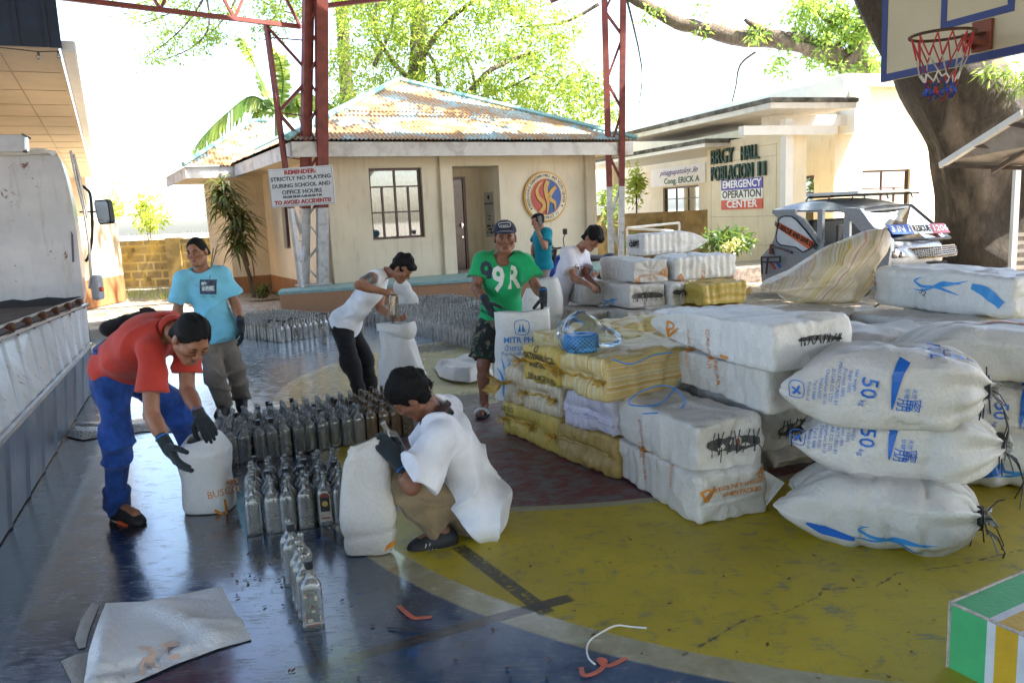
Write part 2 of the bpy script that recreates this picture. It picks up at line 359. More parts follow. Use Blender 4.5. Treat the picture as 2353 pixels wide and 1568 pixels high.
def wall_holes(mb,o,ex,en,width,h0,h1,thick,holes,mi=0):
 """wall in the plane (ex, z) through o facing en, rectangles (s0, s1, z0, z1) left open with their reveals"""
 xs=sorted({0.,width,*[q for h in holes for q in h[:2]]});zs=sorted({h0,h1,*[q for h in holes for q in h[2:4]]})
 def pt(s,z,d=0.):return o+ex*s+EZ*z-en*d
 for a,b2 in zip(xs,xs[1:]):
  for c2,d2 in zip(zs,zs[1:]):
   cx,cz=(a+b2)/2,(c2+d2)/2
   if any(h[0]<cx<h[1]and h[2]<cz<h[3]for h in holes):continue
   mb.quad(pt(a,c2),pt(b2,c2),pt(b2,d2),pt(a,d2),mi)
 for h in holes:
  s0,s1,z0,z1=h[:4];t=h[4]if len(h)>4 else thick
  for A,B in(((s0,z0),(s0,z1)),((s0,z1),(s1,z1)),((s1,z1),(s1,z0)),((s1,z0),(s0,z0))):
   mb.quad(pt(*A),pt(*B),pt(*B,t),pt(*A,t),mi)
def window(parent,o,ex,en,s0,s1,z0,z1,cols,rows,curtain,fr=.045,depth=.1,name='window'):
 """frame with glazing bars (part), pane and curtain (sub-parts); rows / cols are the inner bar positions as fractions"""
 def pt(s,z,d=0.):return o+ex*s+EZ*z-en*d
 mb=MB();ax=np.array([ex,en,EZ]);W_,H_=s1-s0,z1-z0;e=.003
 mb.box(pt(s0+fr/2+e,(z0+z1)/2,depth),(fr,.06,H_-2*e),ax);mb.box(pt(s1-fr/2-e,(z0+z1)/2,depth),(fr,.06,H_-2*e),ax)
 mb.box(pt((s0+s1)/2,z0+fr/2+e,depth),(W_-2*fr-2*e,.058,fr),ax);mb.box(pt((s0+s1)/2,z1-fr/2-e,depth),(W_-2*fr-2*e,.058,fr),ax)
 for cidx,(c0,za,zb)in enumerate(cols):mb.box(pt(s0+W_*c0,z0+H_*(za+zb)/2,depth),(.035,.05,H_*(zb-za)-.012),ax)
 for r0_ in rows:mb.box(pt((s0+s1)/2,z0+H_*r0_,depth),(W_-.02,.042,.03),ax)
 f=mb.build(name,M['brownframe'],parent)
 mb=MB();mb.box(pt((s0+s1)/2,(z0+z1)/2,depth+.005),(W_-.03,.006,H_-.03),ax);mb.build('pane',M['pane'],f)
 mb=MB();n=60;P=[];fs=[]
 for i in range(n+1):
  s=s0-.1+(W_+.2)*i/n;dd=depth+.14+.025*math.sin(i*1.35)+.012*math.sin(i*.51)
  P+=[pt(s,z0-.1,dd),pt(s,z1+.1,dd)]
 fs=[[2*i,2*i+2,2*i+3,2*i+1]for i in range(n)]
 mesh_obj('curtain',P,fs,curtain,f,True)
 return f
 # - youth hall with the corrugated hip roof
SKO=np.array([-3.354,15.347,0.])
def sk(s,off,z):return SKO+s*E1-off*E2+EZ*z
sk_t=thing('youth_hall','cream single storey hall with rusty teal corrugated hip roof and round SK emblem','building',sk(3,-2.7,0))
mb=MB();WID,DEP=6.06,5.6
holes=[(.86,1.95,1.265,2.63,.14),(2.62,3.68,.5,2.65,.9)]
wall_holes(mb,sk(0,0,0),E1,-E2,WID,0,3.0,.14,holes)
mb.quad(sk(2.62,-.9,.5),sk(3.68,-.9,.5),sk(3.68,-.9,2.65),sk(2.62,-.9,2.65))
wall_holes(mb,sk(0,-DEP,0),-E2,-E1,DEP,0,3.0,.14,[(1.9,2.5,1.1,2.5)])
mb.quad(sk(WID,0,0),sk(WID,-DEP,0),sk(WID,-DEP,3),sk(WID,0,3));mb.quad(sk(0,-DEP,0),sk(WID,-DEP,0),sk(WID,-DEP,3),sk(0,-DEP,3))
mb.quad(sk(0,0,2.995),sk(WID,0,2.995),sk(WID,-DEP,2.995),sk(0,-DEP,2.995))
wall_holes(mb,sk(-.9,-DEP+.2,0),E1,-E2,.9-.003,0,3.0,.14,[])
mb.quad(sk(-.9,-DEP+.2,0),sk(-.9,-DEP-3,0),sk(-.9,-DEP-3,3),sk(-.9,-DEP+.2,3))
sk_wall=mb.build('wall',M['cream'],sk_t)
M['pil']=plaster('cream pilaster plaster',(.70,.61,.46))
for s,o_,d_ in((.14,.04,(.26,.078)),(2.45,.04,(.26,.078)),(5.93,.04,(.26,.078)),(-.04,-.14,(.078,.26))):MB().box(sk(s,o_,1.45),(*d_,2.86),np.array([E1,E2,EZ])).build('pilaster',M['pil'],sk_t)
window(sk_t,sk(0,0,0),E1,-E2,.86,1.95,1.265,2.63,[(.5,0,1),(.25,0,.74),(.75,0,.74)],[.74,.38],M['curtain'])
window(sk_t,sk(0,-DEP,0),-E2,-E1,1.9,2.5,1.1,2.5,[(.5,0,1)],[.7],M['curtain_b'])
ax=np.array([E1,E2,EZ])
mb=MB();mb.box(sk(2.92,-.86,1.465),(.58,.05,1.9),ax)
for zc,hh in((.95,.62),(1.85,.86)):mb.box(sk(2.94,-.835,zc),(.3,.02,hh),ax,bev=.008);mb.box(sk(2.94,-.824,zc),(.2,.016,hh-.12),ax,bev=.006)
door=mb.build('door',M['door'],sk_t)
mb=MB();mb.box(sk(3.15,-.82,1.45),(.03,.05,.14),ax,bev=.01);mb.tube([sk(3.15,-.80,1.46),sk(3.15,-.765,1.46)],.028,10);mb.tube([sk(3.15,-.82,1.2),sk(3.15,-.79,1.2)],.022,10);mb.build('handle',M['chrome'],door)
mb=MB();mb.box(sk(3.25,-.85,1.47),(.06,.08,1.93),ax);mb.box(sk(2.93,-.85,2.45),(.7,.078,.05),ax);mb.build('door_frame',M['brownframe'],sk_t)
mb=MB();mb.box(sk(3.15,-.39,.494),(1.04,.95,.03),ax);mb.build('door_step',M['conc'],sk_t)
notm=pm('grey printed tarpaulin',(.36,.34,.31),.6,.1,5)
mb=MB();mb.box(sk(3.672,-.5,1.65),(.01,.42,.95),ax);nb=mb.build('notice_board',notm,sk_t)
mb=MB();ax2=np.array([-E2,EZ,-E1])
for t,z,sz in(('ANNOUNCEMENT',1.88,.05),('HALL AND',1.62,.035),('OFFICE',1.55,.04)):mb.text(t,sz,sk(3.664,-.5,z),ax2,.004)
for i in range(5):
 for j in range(3):
  if(i*3+j)%4!=1:mb.box(sk(3.664,-.36-i*.06,1.27+j*.07),(.004,.045,.05),ax)
mb.lathe(sk(3.664,-.5,2.02),[(.05,-.002),(.05,.002)],14,ax2);mb.build('print',M['dark'],nb)
roofm,nt,b=newmat('corrugated teal roofing with leaf litter');v=coords(nt);n1=noisetex(nt,v,1.7,7,.68,.5);n2=noisetex(nt,v,12,6,.7);n3=noisetex(nt,coords(nt,'Object',(1,1,3)),2.4,4,.6)
c=ramp(nt,n2,[(.3,(.20,.32,.33)),(.7,(.34,.44,.42))])
c=mixc(nt,c,ramp(nt,n2,[(.3,(.20,.085,.022)),(.75,(.46,.24,.075))]),ramp(nt,math1(nt,'ADD',math1(nt,'MULTIPLY',n1,.7),math1(nt,'MULTIPLY',n2,.3)),[(.43,0.),(.52,.96)]))
nt.links.new(c,b.inputs['Base Color']);b.inputs['Roughness'].default_value=.6;bump(nt,b,n2,.4,.02);M['roof']=roofm
def corr_face(mb,A,B,top,pitch=.085,amp=.014):
 """corrugated roof face: eave A-B, top(t) = upper point above eave fraction t"""
 A,B=np.array(A,float),np.array(B,float);L=np.linalg.norm(B-A);n=int(L/pitch*6);P=[]
 for i in range(n+1):
  t=i/n;q=A+(B-A)*t;dz=EZ*amp*math.sin(2*math.pi*t*L/pitch);T=top(t)
  P+=[q+dz,T+dz*(1 if 0<i<n else 0)]
 mb.add(P,[[2*i,2*i+2,2*i+3,2*i+1]for i in range(n)])
def hip(A,B,a,ta,b=None,tb=None):
 b=a if b is None else b;tb=ta if tb is None else tb
 A,B,a,b=(np.array(q,float)for q in(A,B,a,b))
 def f(t):
  if t<ta:return A+(a-A)*(t/ta)
  if t>tb:return B+(b-B)*((1-t)/(1-tb))
  return a+(b-a)*((t-ta)/max(tb-ta,1e-6))
 return f
OV=.62;ZE=3.10
c00,c10,c11,c01=sk(-OV-.18,OV+.06,ZE),sk(WID+OV+.08,OV+.06,ZE+.02),sk(WID+OV+.08,-DEP-OV,ZE),sk(-OV-.18,-DEP-OV,ZE)
apex=sk(2.72,-2.85,4.76);mb=MB()
corr_face(mb,c00,c10,hip(c00,c10,apex,.46));corr_face(mb,c10,c11,hip(c10,c11,apex,.5));corr_face(mb,c11,c01,hip(c11,c01,apex,.54));corr_face(mb,c01,c00,hip(c01,c00,apex,.5))
w0,w1=sk(-1.85,-DEP+.85,3.05),sk(.6,-DEP+.85,3.05);w2,w3=sk(-1.85,-DEP-3.6,3.05),sk(.6,-DEP-3.6,3.05);wr0,wr1=sk(.25,-DEP-1.4,4.3),sk(.6,-DEP-1.4,4.3)
corr_face(mb,w0,w1,hip(w0,w1,wr0,.85,wr1,.999));corr_face(mb,w2,w0,hip(w2,w0,wr0,.5))
roof=mb.build('roof',M['roof'],sk_t)
mb=MB()
for q in(c00,c10,c01,c11):mb.tube([q+EZ*.03,apex+EZ*.03],.06,6)
mb.tube([w0+EZ*.03,wr0+EZ*.03,wr1+EZ*.03],.06,6);mb.build('ridge_cap',pm('teal ridge flashing',(.20,.40,.41),.5,.15,5,dirt=(.3,.2,.1),dirt_amt=.3),roof)
M['fascia']=pm('flaking white fascia paint',(.58,.57,.54),.75,.1,3,dirt=(.22,.17,.13),dirt_amt=.38,dirt_scale=2.2)
mb=MB();ax=np.array([E1,E2,EZ])
mb.box(sk(WID/2-.05,OV,2.93),(WID+2*OV+.1,.035,.26),ax);mb.box(sk(-OV-.1,-DEP/2-.02,2.925),(.035,DEP+2*OV-.1,.26),ax);mb.box(sk(WID+OV,-DEP/2-.02,2.93),(.035,DEP+2*OV-.1,.26),ax)
mb.box(sk(-1.15,-DEP+.78,2.9),(1.3,.03,.26),ax);mb.box(sk(-1.8,-DEP-1.2,2.9),(.03,4,.26),ax)
mb.build('fascia',M['fascia'],sk_t)
mb=MB();mb.box(sk(WID/2,-DEP/2,2.86),(WID+2*OV-.05,DEP+2*OV-.05,.02),ax);mb.box(sk(-1.2,-DEP-1.2,2.83),(1.15,3.9,.02),ax);mb.build('soffit',pm('cream soffit board',(.56,.47,.33),.8,.1,3),sk_t)
em=thing('round_emblem','round red and blue SK youth council emblem on the cream hall wall','emblem',sk(4.765,.02,1.975))
ex=np.array([E1,EZ,-E2]);eo=sk(4.765,.005,1.975)
gold=pm('ochre sign paint',(.55,.30,.06),.5,.12,6);cre=pm('ivory sign paint',(.66,.60,.46),.55,.08,5);redp=pm('red sign paint',(.42,.05,.04),.5,.12,6);bluep=pm('blue sign paint',(.015,.075,.28),.5,.12,6)
mb=MB();mb.lathe(eo,[(.535,0),(.535,.05),(.50,.055)],56,ex);mb.build('rim',gold,em)
mb=MB();mb.lathe(eo,[(.497,.03),(.497,.059)],56,ex);mb.build('lettering_ring',cre,em)
mb=MB();mb.lathe(eo,[(.395,.03),(.395,.066),(.37,.066)],56,ex);mb.build('inner_rim',gold,em)
def arcpoly(a0,a1,r=.372,n=30):return[(r*math.cos(R(a0+(a1-a0)*i/n)),r*math.sin(R(a0+(a1-a0)*i/n)))for i in range(n+1)]
mb=MB();mb.prism(arcpoly(84,268),.03,.07,eo,ex);mb.build('red_half',redp,em)
mb=MB();mb.prism(arcpoly(-92,84),.03,.0702,eo,ex);mb.build('blue_half',bluep,em)
def ribbon(mb,pts,ws,z0,z1,o,ax):
 L_,R_=[],[]
 for i,q in enumerate(pts):
  a,b2=np.array(pts[max(i-1,0)]),np.array(pts[min(i+1,len(pts)-1)]);t=(b2-a)/(np.linalg.norm(b2-a)+1e-9);n=np.array([-t[1],t[0]])
  L_.append(np.array(q)+n*ws[i]/2);R_.append(np.array(q)-n*ws[i]/2)
 for i in range(len(pts)-1):mb.prism([tuple(L_[i]),tuple(L_[i+1]),tuple(R_[i+1]),tuple(R_[i])],z0,z1,o,ax)
def smooth_pts(p,n=8):
 p=[np.array(q,float)for q in p];out=[]
 for i in range(len(p)-1):
  a,b2,c2,d2=p[max(i-1,0)],p[i],p[i+1],p[min(i+2,len(p)-1)]
  for k in range(n):
   t=k/n;out.append(.5*(2*b2+(c2-a)*t+(2*a-5*b2+4*c2-d2)*t*t+(3*b2-a-3*c2+d2)*t**3))
 out.append(p[-1]);return out
mb=MB()
for pts,wd in(([(-.10,.31),(-.20,.22),(-.24,.10),(-.19,-.02),(-.09,-.12),(-.08,-.22),(-.19,-.34)],(.03,.08)),([(.04,.33),(-.02,.18),(.005,.02),(.03,-.12),(.0,-.35)],(.10,.03)),([(.24,.20),(.14,.12),(.08,.02)],(.06,.07)),([(.06,-.01),(.12,-.08),(.20,-.14),(.20,-.28)],(.08,.02))):
 sp_=smooth_pts(pts,6);k=len(sp_);ribbon(mb,sp_,[wd[0]+(wd[1]-wd[0])*i/(k-1)+.03*math.sin(math.pi*i/(k-1))for i in range(k)],.068,.09,eo,ex)
mb.build('letters',gold,em)
mb=MB()
def arc_text(mb,body,r,a0,a1,size,o,ax,z,flip=False):
 n=len(body)
 for i,ch in enumerate(body):
  if ch==' ':continue
  a=R(a0+(a1-a0)*(i+.5)/n);rad=np.array([math.cos(a),math.sin(a),0]);tan=np.array([math.sin(a),-math.cos(a),0])
  if flip:lx,ly=-tan,-rad
  else:lx,ly=tan,rad
  la=np.array([ax.T@lx,ax.T@ly,ax.T@np.array([0,0,1.])]);mb.text(ch,size,o+ax.T@(rad*r+np.array([0,0,z])),la,.004)
arc_text(mb,'SANGGUNIANG KABATAAN HALL AND YOUTH CENTER',.447,209,-18,.085,eo,ex,.061);arc_text(mb,'DISTRICT II',.447,250,312,.09,eo,ex,.061,True)
for a in(213,-27):mb.lathe(eo+ex.T@np.array([.447*math.cos(R(a)),.447*math.sin(R(a)),0]),[(.02,.05),(.02,.064)],10,ex)
mb.build('ring_lettering',M['dark'],em)
# - ledge in front of the hall
mb=MB();lp=[kp(0,0),kp(4.6,.0),kp(6.2,-.05),kp(6.2,-1.6),kp(0.05,-1.55)]
ledge_t=thing('ledge','low terracotta platform with a teal top edge along the cream hall','ledge',kp(2,-.5))
lx=[(q[0],q[1])for q in(np.array([-3.99,13.96,0]),np.array([-.9,14.85,0]),np.array([2.1,16.1,0]),sk(6.7,.0,0),sk(.0,.005,0),np.array([-4.12,14.6,0]))]
mb.prism(lx,0,.44);mb.build('wall',M['ledge'],ledge_t)
mb=MB();cx_=np.mean(np.array(lx),0);mb.prism([tuple(np.array(q)+(np.array(q)-cx_)/np.linalg.norm(np.array(q)-cx_)*.03)for q in lx[:3]]+lx[3:5]+[tuple(np.array(lx[5])+np.array([-.03,0]))],.441,.492);mb.build('edge_cap',M['teal'],ledge_t)
# - barangay hall on the right
g1=np.array([.95,.31,0.]);g1/=np.linalg.norm(g1);g2=np.array([-g1[1],g1[0],0.])
HC=D(1913,560,20.5);HC[2]=0
def hl(s,d,z):return HC+s*g1+d*g2+EZ*z
hall=thing('village_hall','pale yellow village hall with flat grey canopies and green raised lettering','building',HC)
mb=MB()
def hs(px):
 k=(px-1176)/F;q=HC;return(k*q[1]-q[0])/(g1[0]-k*g1[1])
ws0,ws1=hs(1983),hs(2092)
wall_holes(mb,hl(0,0,0),g1,-g2,8,0,4.6,.12,[(ws0,ws1,.9,2.33)])
wall_holes(mb,hl(0,12,0),-g2,-g1,12,0,4.0,.12,[(12-2.05,12-.75,.9,2.28),(12-8.7,12-6.35,.05,2.3)])
mb.build('wall',M['cream_hall'],hall)
window(hall,hl(0,0,0),g1,-g2,ws0,ws1,.9,2.33,[(.45,0,1),(.72,0,.68)],[.68],M['curtain_b'],.05)
window(hall,hl(0,12,0),-g2,-g1,12-2.05,12-.75,.9,2.28,[(.5,0,1)],[.68],M['curtain_b'],.05)
window(hall,hl(0,12,0),-g2,-g1,12-8.7,12-6.35,.05,2.3,[(.33,0,1),(.66,0,1)],[.82],M['curtain_b'],.06,name='glazed_door')
axh=np.array([g1,g2,EZ])
mossy=pm('mossy concrete edge',(.20,.19,.17),.9,.3,6,dirt=(.035,.035,.03),dirt_amt=.55,dirt_scale=2.5)
mb=MB();mb.box(hl(-1.9,2.2,3.72),(2.3,7.6,.12),axh);mb.build('canopy',M['white'],hall)
mb=MB();mb.box(hl(-1.9,2.2,3.835),(2.36,7.66,.10),axh);mb.box(hl(-1.7,6.0,3.24),(2.5,9.6,.10),axh);mb.build('canopy_edge',mossy,hall)
mb=MB();mb.box(hl(-1.7,6.0,3.14),(2.44,9.5,.09),axh);mb.box(hl(-2.3,-1.25,3.22),(2.5,.2,.2),axh);mb.build('canopy_beam',M['white2'],hall)
mb=MB();mb.box(hl(.35,-.25,3.75),(.42,.55,1.05),axh);mb.box(hl(-.9,-.1,3.55),(2.4,.3,.25),axh);mb.build('beam_end',M['white2'],hall)
mb=MB();mb.box(hl(.25,6,4.32),(.5,12.6,.55),axh);mb.build('parapet',M['white2'],hall)
mb=MB();mb.box(hl(4.25,6,4.63),(8.3,12.4,.06),axh);mb.build('roof',M['white2'],hall)
mb=MB();mb.box(hl(4.3,-.05,4.5),(8.4,.34,.28),axh);mb.build('eave',pm('cream eave',(.68,.58,.42),.8,.1,4),hall)
PC=D(1793,560,19.0);PC[2]=0
def pl(d,s,z):return PC+d*g2+s*g1+EZ*z
def pd(px):k=(px-1176)/F;return(k*PC[1]-PC[0])/(g2[0]-k*g2[1])
PD=pd(1633)
mb=MB();mb.box(pl(PD/2,.35,1.62),(.7,PD,3.24),axh);pil=mb.build('sign_pillar',M['cream_hall'],hall)
mb=MB();axs=np.array([g2*-1,EZ,-g1])
for z in(.62,1.32,2.72,2.98):mb.box(pl(PD/2,-.001,z),(.006,PD-.3,.012),axh)
for d in(.18,PD-.18):mb.box(pl(d,-.0012,1.7),(.006,.014,2.6),axh)
mb.build('panel_joint',pm('brown joint line',(.50,.36,.22),.8),pil)  # darker brown lines along the panel joints
mb=MB();mb.box(pl(-.13,.05,1.75),(.2,.2,3.5),axh);mb.build('post',M['white2'],hall)
ga=pm('dark green letters',(.012,.06,.05),.5,.2,8)
def pz(px,py):
 d=ray(px,py);n=g1;t=((PC-CAM)@n)/(d@n);q=CAM+d*t;return(q-PC)@g2,q[2]
def sign_line(mb,body,pa,pb,hpx,depth=.02,off=0.):
 (da,za),(db,zb)=pz(*pa),pz(*pb);L=abs(db-da);(_,zt)=pz((pa[0]+pb[0])/2,(pa[1]+pb[1])/2-hpx/2);(_,zl)=pz((pa[0]+pb[0])/2,(pa[1]+pb[1])/2+hpx/2)
 hgt=abs(zt-zl);sz=hgt/.70;tv,_=text_data(body,sz,depth,'CENTER',0.,off);wd=max(q[0]for q in tv)-min(q[0]for q in tv)
 mb.text(body,sz,pl((da+db)/2,-.02-depth/2,(za+zb)/2),axs,depth,'CENTER',xs=L/wd,offset=off)
lt=thing('raised_lettering','raised dark green BRGY HALL POBLACION II letters on the sign pillar','sign',pl(PD/2,-.03,2.3))
mb=MB()
for s_,pa,pb in(('BRGY',(1637,364),(1688,357)),('HALL',(1706,355),(1746,349)),('POBLACION',(1638,402),(1733,392)),('II',(1745,390),(1762,388))):sign_line(mb,s_,pa,pb,34,.06,.0)
mb.build('letters',ga,lt)
es=thing('emergency_sign','stacked blue white and red EMERGENCY OPERATION CENTER panels on the pillar','sign',pl(PD/2,-.03,1.6))
for nm_,body,cpan,ctx,(ya,yb),(xa,xb)in(('blue_panel','EMERGENCY',(.05,.04,.36),(.85,.85,.85),(413,437),(1658,1753)),('white_panel','OPERATION',(.80,.80,.78),(.03,.03,.03),(437,460),(1658,1753)),('red_panel','CENTER',(.58,.07,.035),(.85,.85,.85),(460,482),(1658,1753))):
 d0,z0=pz(xa,ya);d1,z1=pz(xb,ya-5);_,z2=pz(xa,yb);zt=(z0+z1)/2;zb_=zt-(z0-z2)
 mb=MB();mb.box(pl((d0+d1)/2,-.012,(zt+zb_)/2),(.02,abs(d1-d0),abs(zt-zb_)-.004),axh);pn=mb.build(nm_,pm(nm_+' paint',cpan,.4,.05,5),es)
 mb=MB();k=12 if nm_=='red_panel' else 3;sign_line(mb,body,(xa+k,(ya+yb)/2),(xb-k,(ya+yb)/2-5),17,.006,.006);mb.build('lettering',pm(nm_+' letters',ctx,.5,.03,5),pn)
mb=MB()
CB=hl(-1.4,9.6,0);mb.lathe(CB,[(.22,0),(.22,3.1)],20);mb.build('round_column',M['cream_hall'],hall)
ban=thing('wall_banner','white banner with blue script and green block writing above the glazed door','banner',hl(-.05,7.5,2.6))
mb=MB();mb.box(hl(-.02,7.7,2.66),(.02,3.6,.62),axh);bn=mb.build('sheet',M['white2'],ban)
mb=MB();mb.text('pinagpapatuloy..lin',.27,hl(-.036,7.6,2.80),axs,.004,shear=.5,xs=1.25);mb.build('script',pm('blue script',(.06,.08,.35),.6),bn)
mb=MB();mb.text('Cong. ERICK A',.27,hl(-.036,7.4,2.50),axs,.004,xs=1.35,offset=.006);mb.build('lettering',pm('green letters',(.01,.13,.09),.6),bn)
bed=thing('planting_bed','low stone planting bed in front of the pale yellow hall','planter',hl(-2,-2.5,0))
mb=MB();mb.box(hl(-1.0,-2.2,.14),(7.0,.3,.36),axh,bev=.03);mb.build('stone_edge',pm('rubble stone',(.26,.21,.18),.9,.4,9,bstr=1,bdist=.05,dirt=(.08,.06,.05),dirt_amt=.45,dirt_scale=6),bed)
mb=MB();mb.box(hl(-1.0,-1.1,.12),(6.8,1.9,.3),axh);mb.build('soil',M['ground'],bed)
# - long building with the wide soffit on the left
lb=thing('beige_building','long beige building with a dark blue fascia and a wide boarded soffit','building',(-8,18,0))
n_=np.array([-.475,.88,0]);ZS=4.25
e0=D(138,115,(ZS-EYE)/((535-115)/F));e0[2]=ZS
f0=D(232,412,41);dirv=f0-e0;dirv[2]=0;dirv/=np.linalg.norm(dirv);side=np.array([-dirv[1],dirv[0],0])
e0=G(134,115,ZS);far_=G(212,408,ZS);dirv=(far_-e0);Ls=np.linalg.norm(dirv);dirv/=Ls;side=np.array([-dirv[1],dirv[0],0]);axl=np.array([dirv,side,EZ])
mb=MB();mb.box(e0+dirv*Ls/2+side*2.5+EZ*.03,(Ls,5,.05),axl);sof=mb.build('soffit',pm('beige soffit board',(.58,.48,.36),.85,.08,1.5),lb)
mb=MB()
for k in range(1,12):mb.box(e0+dirv*(k*1.9)+side*2.5+EZ*.0,(.008,4.9,.008),axl)
mb.box(e0+dirv*Ls/2+side*.75+EZ*-.001,(Ls-.1,.015,.012),axl);mb.build('board_joint',pm('board joint',(.40,.31,.22),.9),sof)
mb=MB();mb.box(e0-dirv*.06+side*2.5+EZ*.66,(.06,5.1,1.3),axl)
for k in range(14):mb.box(e0-dirv*.1+side*(.12+k*.36)+EZ*.66,(.03,.05,1.28),axl)
mb.build('fascia',pm('dark blue sheet metal',(.008,.022,.055),.45,.3,3),lb)
mb=MB();mb.box(e0+dirv*Ls/2-side*.13+EZ*.06,(Ls,.2,.16),axl,bev=.03);mb.build('gutter',pm('white gutter',(.72,.74,.78),.5,.05,3),lb)
mb=MB();mb.box(e0+dirv*Ls/2+side*5.2-EZ*(ZS/2),(Ls,.3,ZS),axl);mb.box(e0+dirv*(Ls-.2)+side*2.6-EZ*(ZS/2+.01),(.3,4.6,ZS-.02),axl);mb.build('wall',M['beige'],lb)
sl_=thing('string_lights','string of small clear bulbs under the dark blue fascia','string lights',e0)
mb=MB();pts=[e0-dirv*.12+side*(k*.25)-EZ*(.04+.02*math.sin(k*1.6))for k in range(12)];mb.tube(pts,.008,5);mb.build('wire',M['black'],sl_)
for k in(0,1,3,5,7):
 q=pts[k]+EZ*-.03;mb=MB();mb.lathe(q,[(.012,.03),(.018,.0)],8);bs_=mb.build('socket',M['black'],sl_)
 mb=MB();mb.lathe(q+EZ*-.045,[(.004,-.03),(.026,-.015),(.028,.01),(.015,.04)],10);mb.build('bulb',M['pane'],bs_,True)
gw=thing('boundary_wall','beige boundary wall end with a brown painted base behind the truck','wall',G(250,700))
a0,a1=G(120,728),G(291,690);ex_=(a1-a0)/np.linalg.norm(a1-a0);L_=np.linalg.norm(a1-a0);axw=np.array([ex_,[-ex_[1],ex_[0],0],EZ])
ht=D(285,515,a1[1])[2]
mb=MB();mb.box((a0+a1)/2-ex_*2+axw[1]*.12+EZ*ht/2,(L_+4,.24,ht),axw);mb.build('wall',M['beige'],gw)
mb=MB();mb.prism([(-4,ht),(0,ht),(-.25,ht+.12),(-4,ht+.3)],0,.24,a1+axw[1]*.24,np.array([ex_,EZ,-axw[1]]));mb.build('coping',plaster('beige coping',(.62,.50,.35)),gw)
blk,nt,b=newmat('yellow mossy concrete blocks');v=coords(nt);mp=N(nt,'TexCoord');bt=N(nt,'TexBrick')
mpn=N(nt,'Mapping');mpn.inputs['Rotation'].default_value=(R(90),0,0);nt.links.new(v,mpn.inputs[0])
nt.links.new(mpn.outputs[0],bt.inputs['Vector']);bt.inputs['Scale'].default_value=1.0;bt.inputs['Brick Width'].default_value=.48;bt.inputs['Row Height'].default_value=.24;bt.inputs['Mortar Size'].default_value=.035;bt.inputs['Mortar Smooth'].default_value=.3
bt.inputs['Color1'].default_value=(.20,.16,.09,1);bt.inputs['Color2'].default_value=(.30,.23,.12,1);bt.inputs['Mortar'].default_value=(.55,.42,.16,1)
n1=noisetex(nt,v,1.1,6,.65);c=mixc(nt,bt.outputs[0],(.58,.38,.07),ramp(nt,n1,[(.42,0.),(.6,.85)]));c=mixc(nt,c,(.04,.045,.03),ramp(nt,noisetex(nt,v,2.3,7,.7),[(.56,0.),(.68,.8)]));nt.links.new(c,b.inputs['Base Color']);b.inputs['Roughness'].default_value=.9
bump(nt,b,bt.outputs[1],-.6,.02)
yw=thing('block_wall','mossy yellow concrete block wall behind the man in light blue','wall',G(420,655))
b0,b1=G(270,662),G(600,650);ex_=(b1-b0)/np.linalg.norm(b1-b0);L_=np.linalg.norm(b1-b0);axy=np.array([ex_,[-ex_[1],ex_[0],0],EZ]);hw=D(420,548,(b0+b1)[1]/2)[2]
mb=MB();mb.box((0,0,0),(L_+8,.15,hw));wo=mb.build('wall',blk,yw,local=True)if False else None
me_v=MB();me_v.box((0,0,hw/2),(L_+8,.15,hw));wo=mesh_obj('wall',me_v.v,me_v.f,blk,yw,local=True);yw.location=tuple((b0+b1)/2);yw.rotation_euler=(0,0,math.atan2(ex_[1],ex_[0]))
me_v=MB();k=(np.array(G(395,660))-(b0+b1)/2)@ex_;me_v.box((k,-.03,hw/2+.02),(.42,.26,hw+.04));mesh_obj('pier',me_v.v,me_v.f,pm('yellowed concrete pier',(.50,.36,.13),.9,.2,3,dirt=(.12,.10,.05),dirt_amt=.4),yw,local=True)
me_v=MB()
for k in range(-40,41):me_v.box((k*.14,0,hw+.11),(.012,.012,.2))
me_v.box((0,0,hw+.06),(11.4,.014,.014));mesh_obj('wire_topping',me_v.v,me_v.f,M['silver'],yw,local=True)
# - court roof on trussed columns
LC=np.array([-3.35,14.78,.492]);RC=np.array([2.35,17.83,0.0])
cr=thing('court_roof','wide corrugated court roof on rust red trusses overhead','roof',(0,6,0))
mb=MB();ax=np.array([E1,E2,EZ])
for k,(o0,o1,z0,z1)in enumerate(((1.2,11,6.6,8.0),(11,25,8.0,3.4))):  # unseen sheeting; front edge and low rear pitch shaped for the light
 A,B,C2,D2=(kp(-13,o0-.4,z0),kp(10.6,o0-.4,z0),kp(10.6,o1-.4,z1),kp(-13,o1-.4,z1));mb.quad(A,B,C2,D2)
mb.build('sheeting',pm('dull galvanised sheet',(.11,.11,.115),.6,.2,3),cr)
def truss(mb,A,B,depth,n,up=EZ,w=.07):
 A,B=np.array(A),np.array(B);mb.bar(A,B,w,w);mb.bar(A+up*depth,B+up*depth,w,w)
 for i in range(n):
  a,b2=A+(B-A)*i/n,A+(B-A)*(i+1)/n;m_=(a+b2)/2
  mb.bar(a,m_+up*depth,w*.6,w*.6);mb.bar(m_+up*depth,b2,w*.6,w*.6)
 return mb
mb=MB()
top0=D(690,62,14.5);top1=D(180,0,12.2)
dx=(top1-top0)/np.linalg.norm(top1-top0)
truss(mb,top0+EZ*0,top0+dx*7,1.1,6)
truss(mb,LC+np.array([.15,0,4.85]),D(905,-6,14.2)+(D(905,-6,14.2)-LC-np.array([.15,0,4.85]))*1.6,.8,4)
truss(mb,RC+EZ*6.2,RC+EZ*6.2-E1*4.0,.8,4);mb.bar(D(1265,2,17.5),RC+EZ*6.4,.1,.1)
mb.bar(LC+EZ*5.6,RC+EZ*6.6,.06);mb.build('truss',M['rustred'],cr)
def column(mbs,base,px_faces,h,zpaint):pass
